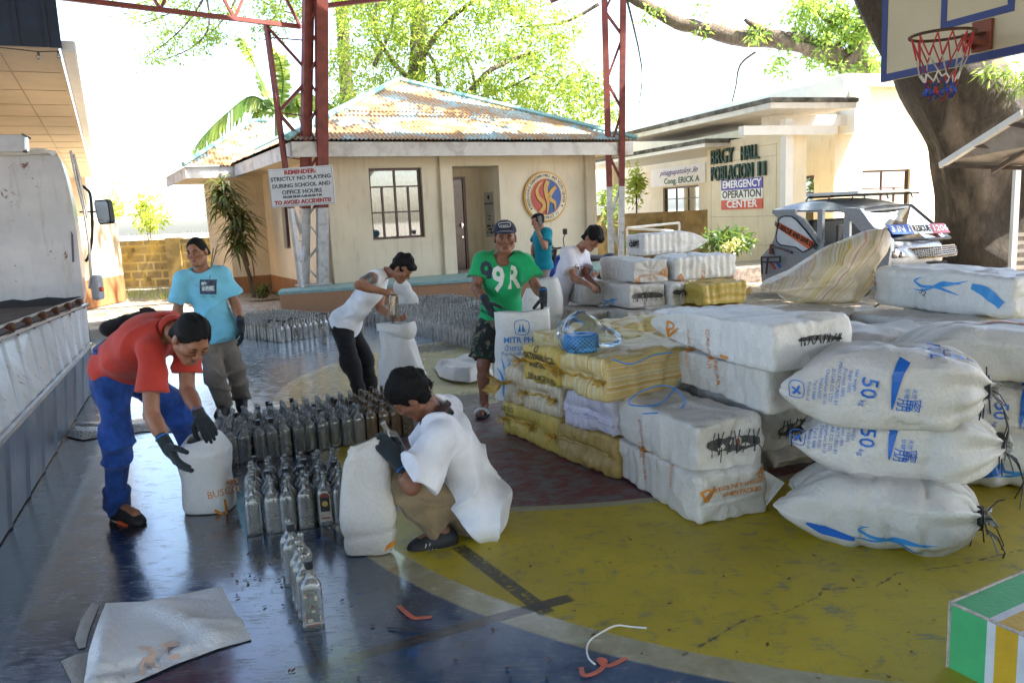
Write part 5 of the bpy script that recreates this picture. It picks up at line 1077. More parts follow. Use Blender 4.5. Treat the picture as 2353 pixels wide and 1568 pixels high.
# - pillow sacks on the right
GS='plump printed sacks on the right'
def pillow(label,a,b,zm,W,H,m,seed,L=None,z0=None,**kw):
 A,B_=(G(*a,zm)if len(a)==2 else np.array(a)),(G(*b,zm)if len(b)==2 else np.array(b));x=B_-A;c=(A+B_)/2
 return Sack(label,(c[0],c[1],zm-H/2 if z0 is None else z0),upd(x),L or np.linalg.norm(x[:2]),W,H,m,seed,kw.pop('group',GS),r=.10,wr=.018,ribs=.002,bul=.05,ends=kw.pop('ends',('pillow','gather')),**kw)
def sugar_print(s,face,dx,dz,flip=1):
 """logo, letters and small print of a sugar sack, running across the sack"""
 a=-math.pi/2-.1;P=M['p_blue']
 s.decal('print',P,face,[txt2('50',.1,(dx-.13,dz+.0),a,offset=.001),txt2('kg',.035,(dx-.155,dz-.075),a)])
 rows=['Net weight','Sugar 100%','Premium 100%','MANUFACTURED BY','SUGAR CO. LTD','Chaiyaphum 36110','THAILAND','Tel 0 4488','Product of']
 s.decal('small_print',P,face,[txt2(t,.022,(dx-.185-.026*i,dz+.03-.008*i),a)for i,t in enumerate(rows)])
 s.decal('emblem',P,face,[band2([(-.03,-.035),(.03,-.035),(.03,.035),(-.03,.035),(-.03,-.035)],[.004]*5,0,(dx-.45,dz-.03)),band2([(-.015,-.02),(.005,.0),(.015,.022)],[.012,.014,.006],0,(dx-.45,dz-.03)),band2([(-.02,.012),(.0,.0),(.02,-.02)],[.008]*3,0,(dx-.45,dz-.03))])
 s.decal('band_print',P,face,[band2([(.02,.13),(-.01,.06),(-.03,-.10)],[.05,.045,.004],0,(dx,dz))])
 cj=[txt2('蜜',.07,(dx+.055,dz-.075),a),txt2('朋',.07,(dx+.015,dz-.075),a),txt2('天然',.024,(dx+.06,dz-.02),a),txt2('砂糖',.024,(dx+.03,dz-.02),a)]
 s.decal('character_print',P,face,cj)
 return s
S3=pillow('lowest plump white sack with a blue leaf print along its belly',(1812,1132),(2288,1188),.15,.54,.33,M['pp'],21);S3.knot('endB',seed=1,length=.17)
S3.decal('band_print',M['p_blue'],'front',[band2([(-.34,.125),(-.26,.10),(-.12,.075)],[.01,.05,.02])]);leaf_print(S3,'front',(.02,.085),-.06,.14)
S2=pillow('middle plump white sack of the right front stack with 50 kg print',(1850,990),(2325,1022),.445,.54,.31,M['pp'],22);sugar_print(S2,'front',-.04,.225);S2.knot('endB',seed=2,length=.26)
S1=pillow('topmost plump white sack of the right front stack with 50 kg and blue logo print',(1828,872),(2300,892),.745,.54,.33,M['pp'],23,tip=.0);sugar_print(S1,'front',.02,.21);S1.knot('endB',seed=3,length=.3)
S1.decal('logo',M['p_blue'],'top',[band2([(-.05,-.05),(.05,-.05),(.05,.05),(-.05,.05),(-.05,-.05)],[.007]*5,0,(.27,-.03)),([(.235,-.065),(.25,.0),(.27,-.065)],[[0,1,2]]),([(.272,-.065),(.278,.01),(.305,-.065)],[[0,1,2]])]);S1.decal('print',M['p_blue'],'top',[txt2('MITR PHOL',.085,(.17,-.03),-1.57,offset=.0015),txt2('sugar',.04,(.07,-.10),-1.57),txt2('natural cane',.04,(.12,-.08),-1.57)])
for k,(zm,lb_)in enumerate(((.15,'lowest white sack at the right edge with a blue band near the floor'),(.44,'middle white sack at the right edge covered in fine blue print'),(.74,'bulging white sack at the right edge with orange print on top'))):
 s_=pillow(lb_,(2.35,4.78,0),(3.3,4.42,0),zm,.56,.31,M['pp']if k else M['pp_clean'],24+k,group='sacks at the right edge')
 if k==2:s_.decal('print',M['p_orange'],'top',[band2([(-.30,.0),(-.15,.06),(.05,.05),(.2,.0)],[.02,.07,.05,.02]),band2([(.1,.1),(.25,.08),(.35,.02)],[.02,.05,.02])])
 if k==1:sugar_print(s_,'front',.1,.17)
 if k==0:leaf_print(s_,'front',(.1,.12),.1,.16);s_.decal('band_print',M['p_blue'],'front',[band2([(-.2,.09),(-.1,.11),(.0,.14)],[.05,.07,.05])])
 # - white sacks behind
GM='white sacks behind the front stacks'
M6=pillow('smooth round white sack right behind the topmost sugar sack',(1868,800),(2215,788),.665,.5,.3,M['pp_clean'],31,ends=('pillow','gather'),group=GM)
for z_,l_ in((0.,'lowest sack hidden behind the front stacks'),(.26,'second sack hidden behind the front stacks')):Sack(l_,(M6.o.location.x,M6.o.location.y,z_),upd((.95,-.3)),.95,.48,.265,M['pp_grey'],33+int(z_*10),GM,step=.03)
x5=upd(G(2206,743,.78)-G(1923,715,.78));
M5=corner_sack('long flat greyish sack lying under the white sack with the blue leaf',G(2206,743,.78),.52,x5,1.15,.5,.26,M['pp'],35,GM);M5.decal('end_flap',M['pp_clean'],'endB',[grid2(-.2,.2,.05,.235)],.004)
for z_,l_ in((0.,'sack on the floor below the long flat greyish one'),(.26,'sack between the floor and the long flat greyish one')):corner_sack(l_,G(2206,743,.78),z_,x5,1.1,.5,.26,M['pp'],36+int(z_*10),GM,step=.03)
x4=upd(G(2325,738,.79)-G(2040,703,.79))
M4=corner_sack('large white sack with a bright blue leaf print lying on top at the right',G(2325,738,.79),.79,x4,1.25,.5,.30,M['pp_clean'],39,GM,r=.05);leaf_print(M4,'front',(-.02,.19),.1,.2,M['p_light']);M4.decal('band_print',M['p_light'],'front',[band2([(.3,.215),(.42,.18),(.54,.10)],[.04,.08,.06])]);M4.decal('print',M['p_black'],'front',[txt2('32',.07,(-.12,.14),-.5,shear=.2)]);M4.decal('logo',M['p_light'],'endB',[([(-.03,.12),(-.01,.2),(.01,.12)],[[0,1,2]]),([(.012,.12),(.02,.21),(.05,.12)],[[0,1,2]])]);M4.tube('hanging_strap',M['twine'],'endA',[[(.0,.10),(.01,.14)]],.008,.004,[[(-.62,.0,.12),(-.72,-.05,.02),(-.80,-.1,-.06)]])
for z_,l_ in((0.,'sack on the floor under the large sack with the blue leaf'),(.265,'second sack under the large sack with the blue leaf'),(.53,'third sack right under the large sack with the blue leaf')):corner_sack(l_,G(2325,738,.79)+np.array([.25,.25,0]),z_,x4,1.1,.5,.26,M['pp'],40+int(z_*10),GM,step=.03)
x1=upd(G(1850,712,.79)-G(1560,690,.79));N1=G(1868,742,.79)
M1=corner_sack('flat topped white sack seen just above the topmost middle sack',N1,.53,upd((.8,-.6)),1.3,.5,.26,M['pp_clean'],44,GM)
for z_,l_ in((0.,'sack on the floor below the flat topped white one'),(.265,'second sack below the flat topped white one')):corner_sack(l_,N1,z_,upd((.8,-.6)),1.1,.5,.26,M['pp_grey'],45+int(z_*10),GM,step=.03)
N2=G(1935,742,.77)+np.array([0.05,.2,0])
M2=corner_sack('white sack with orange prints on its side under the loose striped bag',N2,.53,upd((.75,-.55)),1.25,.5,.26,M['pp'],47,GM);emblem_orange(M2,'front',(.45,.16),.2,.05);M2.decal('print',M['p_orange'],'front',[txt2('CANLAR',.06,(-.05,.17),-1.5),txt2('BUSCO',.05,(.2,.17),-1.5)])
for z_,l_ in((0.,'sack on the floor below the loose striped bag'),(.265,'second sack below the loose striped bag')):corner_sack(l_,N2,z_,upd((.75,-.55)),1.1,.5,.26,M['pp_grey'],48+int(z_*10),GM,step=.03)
# - the tall white stack at the back
GW='white sacks in the tall back stack';xw,xw2=upd((.3,-.95)),upd((.92,.38))
def seam_end(s,face='endB'):s.tube('seam',M['pp_clean'],face,[[(-s.W*.5+s.W*i/10,s.H*.6+.01*math.sin(i))for i in range(11)]],.006)
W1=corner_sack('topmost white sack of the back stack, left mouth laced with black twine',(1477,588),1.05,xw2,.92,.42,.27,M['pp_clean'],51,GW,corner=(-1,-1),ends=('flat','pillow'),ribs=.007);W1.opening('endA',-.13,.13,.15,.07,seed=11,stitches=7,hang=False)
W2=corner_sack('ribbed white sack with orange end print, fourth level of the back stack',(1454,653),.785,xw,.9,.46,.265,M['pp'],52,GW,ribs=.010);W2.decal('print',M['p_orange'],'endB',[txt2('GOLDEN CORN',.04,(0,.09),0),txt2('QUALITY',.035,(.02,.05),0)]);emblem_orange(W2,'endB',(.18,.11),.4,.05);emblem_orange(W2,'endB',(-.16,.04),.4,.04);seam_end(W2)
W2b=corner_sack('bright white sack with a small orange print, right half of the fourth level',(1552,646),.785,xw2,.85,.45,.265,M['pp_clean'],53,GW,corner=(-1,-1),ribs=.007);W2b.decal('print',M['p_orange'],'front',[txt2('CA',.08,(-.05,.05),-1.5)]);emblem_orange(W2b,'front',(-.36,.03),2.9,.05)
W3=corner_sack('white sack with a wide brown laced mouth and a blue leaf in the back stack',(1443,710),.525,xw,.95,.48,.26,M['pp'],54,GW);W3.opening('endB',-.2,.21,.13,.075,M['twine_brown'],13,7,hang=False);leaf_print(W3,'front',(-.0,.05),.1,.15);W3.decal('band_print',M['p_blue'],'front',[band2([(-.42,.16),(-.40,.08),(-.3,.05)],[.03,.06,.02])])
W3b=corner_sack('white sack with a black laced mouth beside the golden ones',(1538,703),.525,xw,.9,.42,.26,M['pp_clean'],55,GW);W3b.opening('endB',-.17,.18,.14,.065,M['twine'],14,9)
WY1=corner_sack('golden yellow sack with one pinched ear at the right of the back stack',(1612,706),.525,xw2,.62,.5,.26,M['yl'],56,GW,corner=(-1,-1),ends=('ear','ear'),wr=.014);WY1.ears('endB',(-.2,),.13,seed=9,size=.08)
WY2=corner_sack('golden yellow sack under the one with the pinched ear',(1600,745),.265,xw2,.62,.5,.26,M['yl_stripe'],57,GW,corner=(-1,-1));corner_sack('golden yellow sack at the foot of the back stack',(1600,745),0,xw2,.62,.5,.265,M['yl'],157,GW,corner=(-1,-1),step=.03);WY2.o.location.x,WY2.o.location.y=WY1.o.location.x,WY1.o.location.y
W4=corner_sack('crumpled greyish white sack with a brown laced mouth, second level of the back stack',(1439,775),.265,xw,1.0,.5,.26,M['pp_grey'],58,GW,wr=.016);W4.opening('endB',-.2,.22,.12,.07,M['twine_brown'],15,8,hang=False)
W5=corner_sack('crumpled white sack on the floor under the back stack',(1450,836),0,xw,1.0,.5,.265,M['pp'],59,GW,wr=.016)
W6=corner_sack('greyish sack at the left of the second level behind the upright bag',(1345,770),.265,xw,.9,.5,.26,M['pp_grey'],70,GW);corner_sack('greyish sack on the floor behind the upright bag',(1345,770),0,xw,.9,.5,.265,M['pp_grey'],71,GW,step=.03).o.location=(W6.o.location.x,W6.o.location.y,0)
W7=corner_sack('short white sack where the man in white leans over the back stack',(1345,703),.525,xw,.9,.5,.24,M['pp'],72,GW)
W8=corner_sack('white sack filling the inside of the back stack',(1560,700),.265,xw2,.8,.5,.26,M['pp'],73,GW,corner=(-1,-1),step=.03)
W8b=corner_sack('lowest white sack inside the back stack',(1560,700),0,xw2,.8,.5,.265,M['pp'],74,GW,corner=(-1,-1),step=.03);W8b.o.location=(W8.o.location.x,W8.o.location.y,0)
# people: smooth-union distance fields meshed with surface nets
def nrm(v):v=np.array(v,float);return v/(np.linalg.norm(v)+1e-12)
class SDF:
 def __init__(s):s.p=[]
 def cap(s,a,b,ra,rb=None,k=.02,sub=False):s.p.append(('c',np.array(a,float),np.array(b,float),ra,ra if rb is None else rb,k,sub));return s
 def ell(s,c,ax,r,k=.02,sub=False):s.p.append(('e',np.array(c,float),np.array(ax,float),np.array(r,float),0,k,sub));return s
 def grp(s,other,planes=(),k=.02,sub=False):s.p.append(('g',other,planes,0,0,k,sub));return s
 def bounds(s):
  lo,hi=np.full(3,1e9),np.full(3,-1e9)
  for q in s.p:
   if q[6]:continue
   if q[0]=='c':m_=max(q[3],q[4]);l_,h_=np.minimum(q[1],q[2])-m_,np.maximum(q[1],q[2])+m_
   elif q[0]=='e':m_=q[3].max();l_,h_=q[1]-m_,q[1]+m_
   else:l_,h_=q[1].bounds()
   lo,hi=np.minimum(lo,l_),np.maximum(hi,h_)
  return lo,hi
 def eval(s,X,Y,Z,lo,h):
  d=np.full(X.shape+Y.shape+Z.shape,1.,np.float32);n=np.array(d.shape)
  for q in s.p:
   k=q[5]
   if q[0]=='c':m_=max(q[3],q[4]);l_,h_=np.minimum(q[1],q[2])-m_,np.maximum(q[1],q[2])+m_
   elif q[0]=='e':m_=q[3].max();l_,h_=q[1]-m_,q[1]+m_
   else:l_,h_=q[1].bounds()
   pad=k+3*h;i0=np.clip(((l_-pad-lo)/h).astype(int),0,n);i1=np.clip(((h_+pad-lo)/h).astype(int)+2,0,n)
   if np.any(i1<=i0):continue
   sl_=tuple(slice(a,b)for a,b in zip(i0,i1));x,y,z=X[sl_[0]][:,None,None],Y[sl_[1]][None,:,None],Z[sl_[2]][None,None,:]
   if q[0]=='c':
    a,b=q[1],q[2];ab=b-a;L2=max(ab@ab,1e-12);t=np.clip(((x-a[0])*ab[0]+(y-a[1])*ab[1]+(z-a[2])*ab[2])/L2,0,1)
    v=np.sqrt((x-a[0]-ab[0]*t)**2+(y-a[1]-ab[1]*t)**2+(z-a[2]-ab[2]*t)**2)-(q[3]+(q[4]-q[3])*t)
   elif q[0]=='e':
    dx,dy,dz=x-q[1][0],y-q[1][1],z-q[1][2];ax,r_=q[2],q[3]
    u=[(dx*ax[i][0]+dy*ax[i][1]+dz*ax[i][2])for i in range(3)];k0=np.sqrt(sum((u[i]/r_[i])**2 for i in range(3)));k1=np.sqrt(sum((u[i]/r_[i]**2)**2 for i in range(3)));v=k0*(k0-1)/np.maximum(k1,1e-6)
   else:
    v=q[1].eval(X[sl_[0]],Y[sl_[1]],Z[sl_[2]],np.array([X[sl_[0]][0],Y[sl_[1]][0],Z[sl_[2]][0]]),h)
    for o_,n_ in q[2]:v=np.maximum(v,(x-o_[0])*n_[0]+(y-o_[1])*n_[1]+(z-o_[2])*n_[2])
   c=d[sl_]
   if q[6]:c2=-v;hh=np.maximum(k-np.abs(c-c2),0)/max(k,1e-6);d[sl_]=np.maximum(c,c2)+hh*hh*k*.25
   else:hh=np.maximum(k-np.abs(c-v),0)/max(k,1e-6);d[sl_]=np.minimum(c,v)-hh*hh*k*.25
  return d
def surface_nets(d,lo,h):
 s=d<0;n=d.shape;c=np.zeros((n[0]-1,n[1]-1,n[2]-1),np.int8)
 offs=[(i,j,k)for i in(0,1)for j in(0,1)for k in(0,1)]
 for i,j,k in offs:c+=s[i:n[0]-1+i,j:n[1]-1+j,k:n[2]-1+k]
 act=(c>0)&(c<8);I=np.argwhere(act);vid=np.full(c.shape,-1,np.int32);vid[act]=np.arange(len(I))
 V=np.stack([d[I[:,0]+i,I[:,1]+j,I[:,2]+k]for i,j,k in offs],1);O=np.array(offs,float);acc=np.zeros((len(I),3));cnt=np.zeros(len(I))
 for a in range(8):
  for b in range(a+1,8):
   if np.abs(O[a]-O[b]).sum()!=1:continue
   m_=(V[:,a]<0)!=(V[:,b]<0);t=np.where(m_,V[:,a]/np.where(m_,V[:,a]-V[:,b],1),0);acc+=m_[:,None]*(O[a]+(O[b]-O[a])*t[:,None]);cnt+=m_
 P=lo+(I+acc/cnt[:,None])*h;Q=[]
 for ax in range(3):
  sl0=[slice(None)]*3;sl1=[slice(None)]*3;sl0[ax]=slice(0,-1);sl1[ax]=slice(1,None);ch=s[tuple(sl0)]!=s[tuple(sl1)];E=np.argwhere(ch);b,c2=(ax+1)%3,(ax+2)%3
  E=E[(E[:,b]>0)&(E[:,c2]>0)&(E[:,b]<n[b]-1)&(E[:,c2]<n[c2]-1)]
  if not len(E):continue
  def g_(db,dc):q=E.copy();q[:,b]+=db;q[:,c2]+=dc;return vid[q[:,0],q[:,1],q[:,2]]
  q=np.stack([g_(-1,-1),g_(0,-1),g_(0,0),g_(-1,0)],1);fl=s[E[:,0],E[:,1],E[:,2]];q[~fl]=q[~fl][:,::-1];Q.append(q)
 return P,np.concatenate(Q)if Q else np.zeros((0,4),int)
def sdf_mesh(sd,h,disp=None,planes=(),box=None,smooth_it=1):
 lo,hi=sd.bounds()if box is None else box;lo=lo-4*h;hi=hi+4*h;n=np.ceil((hi-lo)/h).astype(int)+1
 X,Y,Z=(lo[i]+np.arange(n[i])*h for i in range(3));d=sd.eval(X,Y,Z,lo,h)
 if disp is not None:
  m_=np.abs(d)<.045;I=np.argwhere(m_);P=lo+I*h;d[m_]+=disp(P).astype(np.float32)
 for o_,n_ in planes:d=np.maximum(d,((X-o_[0])*n_[0])[:,None,None]+((Y-o_[1])*n_[1])[None,:,None]+((Z-o_[2])*n_[2])[None,None,:])
 return surface_nets(d.astype(np.float64),lo,h)
def mk(name,PF,m,parent):return mesh_obj(name,PF[0],PF[1].tolist(),m,parent,True)
def wrinkles(seed,amp=.008,f=16,aniso=(1,1,1)):
 def fn(P):return-amp*(1.0*swave(P,f*.7,seed,2,aniso)+1.5*ridge(P,f*.55,seed+3,aniso)-.25)
 return fn
def skin_mat(name,c):
 m,nt,b=newmat(name);v=coords(nt);n1=noisetex(nt,v,14,4);c=np.array(c);nt.links.new(ramp(nt,n1,[(.3,tuple(c*np.array([.80,.76,.74]))),(.7,tuple(c*1.12))]),b.inputs['Base Color']);b.inputs['Roughness'].default_value=.48;b.inputs['Specular IOR Level'].default_value=.4;b.inputs['Subsurface Weight'].default_value=.12;b.inputs['Subsurface Radius'].default_value=(.02,.008,.004);b.inputs['Subsurface Scale'].default_value=.3
 bump(nt,b,noisetex(nt,v,70,5),.3,.004);return m
def hair_mat():
 m,nt,b=newmat('black hair');v=coords(nt);n1=noisetex(nt,coords(nt,'Object',(160,160,40)),1,3);nt.links.new(ramp(nt,n1,[(.3,(.003,.003,.003)),(.7,(.010,.009,.009))]),b.inputs['Base Color']);b.inputs['Roughness'].default_value=.65;b.inputs['Specular IOR Level'].default_value=.18;bump(nt,b,n1,1.,.008);return m
M['hair']=hair_mat();M['eye']=pm('eye white',(.30,.27,.24),.25,.05,5,bstr=0);M['iris']=pm('dark iris',(.012,.008,.006),.1,.1,5,bstr=0);M['lip']=pm('lips',(.17,.07,.055),.45,.1,30,bstr=0);M['brow']=M['hair'];M['glove']=cloth_mat('dark knitted glove',(.022,.03,.034),rough=.95);M['glove_cuff']=cloth_mat('blue glove cuff',(.02,.13,.42))
def hand(sd,wr,fwd,n,thumb,curl=.5,sc=1.,fat=0.,spread=.0):
 """palm, four fingers of unequal length and a thumb from the side of the palm; n = palm normal, thumb = +1/-1"""
 fwd,n=nrm(fwd),nrm(np.array(n,float)-nrm(fwd)*(np.array(n,float)@nrm(fwd)));s_=np.cross(n,fwd)*thumb;wr=np.array(wr,float)
 sd.cap(wr-fwd*.02*sc,wr+fwd*.03*sc,(.026+fat)*sc,(.027+fat)*sc,.012)
 for i,(ln,c0)in enumerate(((.92,.9),(1.05,1.),(.98,1.1),(.78,1.2))):
  o_=s_*(.030-.0195*i)*sc;kn=wr+fwd*(.084-.004*abs(i-1.2))*sc+o_;sd.cap(wr+fwd*.02*sc+o_*.7,kn,(.0145+fat)*sc,(.0115+fat)*sc,.014);p_=kn;a=curl*c0*.55
  for L_,da,r_ in((.040,.0,.0098),(.026,.75,.009),(.021,.55,.0082)):
   a+=da*curl*c0;d=fwd*math.cos(a)+n*math.sin(a)+s_*spread*(1.2-i*.8);q=p_+nrm(d)*L_*ln*sc;sd.cap(p_,q,(r_+fat)*sc,(r_+fat-.0008)*sc,.004);p_=q
 b0=wr+fwd*.018*sc+s_*.026*sc;b1=b0+nrm(s_*.75+fwd*.65+n*.35)*.042*sc;b2=b1+nrm(s_*.2+fwd*.8+n*(.3+.5*curl))*.034*sc;b3=b2+nrm(fwd*.8+n*(.3+.8*curl)-s_*.15)*.026*sc
 sd.cap(b0,b1,(.0155+fat)*sc,(.012+fat)*sc,.012);sd.cap(b1,b2,(.0118+fat)*sc,(.0105+fat)*sc,.004);sd.cap(b2,b3,(.0103+fat)*sc,(.009+fat)*sc,.004);return sd
def head(sd,c,f,u,sc=1.):
 f=nrm(f);u=nrm(np.array(u,float)-f*(np.array(u,float)@f));s_=np.cross(u,f);A=np.array([s_,f,u]);c=np.array(c,float)
 def L(x,y,z):return c+(s_*x+f*y+u*z)*sc
 sd.ell(L(0,-.008,.022),A,np.array([.074,.094,.092])*sc,.02);sd.ell(L(0,.022,-.055),A,np.array([.058,.062,.062])*sc,.03);sd.cap(L(-.014,.066,-.100),L(.014,.066,-.100),.017*sc,k=.025)
 for x in(-1,1):
  sd.cap(L(x*.052,.0,-.062),L(x*.02,.06,-.098),.019*sc,.015*sc,.03);sd.ell(L(x*.042,.056,-.022),A,np.array([.026,.026,.020])*sc,.03);sd.ell(L(x*.078,-.006,-.012),A,np.array([.010,.020,.032])*sc,.006)
 sd.cap(L(-.036,.078,.022),L(.036,.078,.022),.013*sc,k=.02)
 for x in(-1,1):sd.ell(L(x*.032,.096,-.001),A,np.array([.019,.014,.0125])*sc,.012,True)
 for x in(-1,1):sd.ell(L(x*.032,.0745,-.001),A,np.array([.016,.0135,.0125])*sc,.003)
 sd.cap(L(0,.088,.012),L(0,.106,-.028),.0085*sc,.0125*sc,.012)
 for x in(-1,1):sd.ell(L(x*.0145,.099,-.034),A,np.array([.010,.010,.008])*sc,.006)
 sd.cap(L(-.016,.0835,-.060),L(.016,.0835,-.060),.0085*sc,k=.010);sd.cap(L(-.013,.0825,-.073),L(.013,.0825,-.073),.009*sc,k=.008);sd.cap(L(-.02,.0925,-.0665),L(.02,.0925,-.0665),.003*sc,k=.004,sub=True)
 return L,A
def face_parts(root,L,A,sc=1.,mouth=True,shut=False):
 for x in(-1,1):
  if shut:mb=MB();mb.tube([L(x*.018,.0865,-.004),L(x*.032,.0885,-.0065),L(x*.046,.078,-.004)],.0022*sc,5);mb.build('eyelash',M['brow'],root);mb=MB();mb.tube([L(x*.014,.092,.019),L(x*.032,.0935,.025),L(x*.05,.080,.019)],[.002*sc,.0036*sc,.002*sc],6);mb.build('eyebrow',M['brow'],root);continue
  mb=MB();mb.lathe(L(x*.032,.0815,-.002),[(.0005,-.0042*sc),(.008*sc,-.003*sc),(.011*sc,0),(.008*sc,.003*sc),(.0005,.0042*sc)],12,np.array([A[0],A[1]*1.,A[2]]));e=mb.build('eye',M['eye'],root,True)
  mb=MB();mb.lathe(L(x*.032,.0850,-.002),[(.0045*sc,-.004*sc),(.0045*sc,.0065*sc),(.002*sc,.0078*sc)],10,np.array([A[0],A[2],A[1]]));mb.build('iris',M['iris'],e)
  mb=MB();mb.tube([L(x*.014,.093,.017),L(x*.032,.0945,.023),L(x*.05,.081,.017)],[.002*sc,.0036*sc,.002*sc],6);mb.build('eyebrow',M['brow'],root)
  mb=MB();mb.tube([L(x*.017,.0885,.0035),L(x*.032,.0925,.0095),L(x*.048,.079,.003)],.0015*sc,5);mb.build('eyelash',M['brow'],root)
 if mouth:mb=MB();mb.tube([L(-.021,.0855,-.067),L(0,.0945,-.065),L(.021,.0855,-.067)],[.002,.0035*sc,.002],6);mb.tube([L(-.016,.087,-.0735),L(0,.0935,-.074),L(.016,.087,-.0735)],[.002,.0042*sc,.002],6);mb.build('lips',M['lip'],root)
def hair(root,L,A,sc=1.,length=0.,seed=1,crew=False,top=.0,fringe=.0,h=.005,spikes=0):
 sd=SDF();f,u=A[1],A[2];core=SDF();core.ell(L(0,-.014,.030+top*.4),A,np.array([.081+length*.3,.101+length*.4,.097+top])*sc,.02)
 if fringe:core.cap(L(-.045,.078,.068),L(.045,.078,.064),.026*sc,k=.03)
 core.cap(L(-.055,-.06,-.03-length),L(.055,-.06,-.03-length),.030*sc,k=.03)
 sd.grp(core,[],.001);n_=nrm(f*.62-u*.78)if not fringe else nrm(f*.70-u*.71)
 sd.ell(L(0,.092,-.030 if fringe else-.014),A,np.array([.078,.066,.088-(.02 if fringe else 0)])*sc,.006,True)
 for x in(-1,1):sd.ell(L(x*.085,.012,-.045),A,np.array([.03,.036,.05])*sc,.006,True)
 lowp=(L(0,0,-.052-length),nrm(-u+f*-.15));am=.0035 if crew else.0075
 def dsp(P):q=(P-L(0,0,0))@A.T;return am*swave(q,110,seed,2,(1,.35,.5))+am*.9*swave(q,45,seed+1,1)
 PF=sdf_mesh(sd,h,dsp,[lowp]);o=mk('hair',PF,M['hair'],root)
 crew_=crew;spikes=spikes or 260
 if spikes:
  g=random.Random(seed);P=PF[0];c0=L(0,-.02,.02);V_,F_=[],[]
  for i in range(spikes):
   q=P[g.randrange(len(P))];d=nrm(q-c0);t=nrm(np.cross(d,[g.gauss(0,1),g.gauss(0,1),g.gauss(0,1)]));d2=nrm(d*.45+t*.9-f*-.12+np.array([0,0,-.25]));ln=g.uniform(.006,.014)*sc if crew_ else g.uniform(.015,.032)*sc;w_=np.cross(d2,d)*.0022;b=len(V_);V_+=[q-w_-d*.003,q+w_-d*.003,q+d2*ln+d*.002];F_.append([b,b+1,b+2])
  o2=mesh_obj('stray_strands',V_,F_,M['hair'],o)
 return o
def axes_from(up,fwd):u=nrm(up);f=nrm(np.array(fwd,float)-u*(np.array(fwd,float)@u));return np.array([np.cross(u,f),f,u])
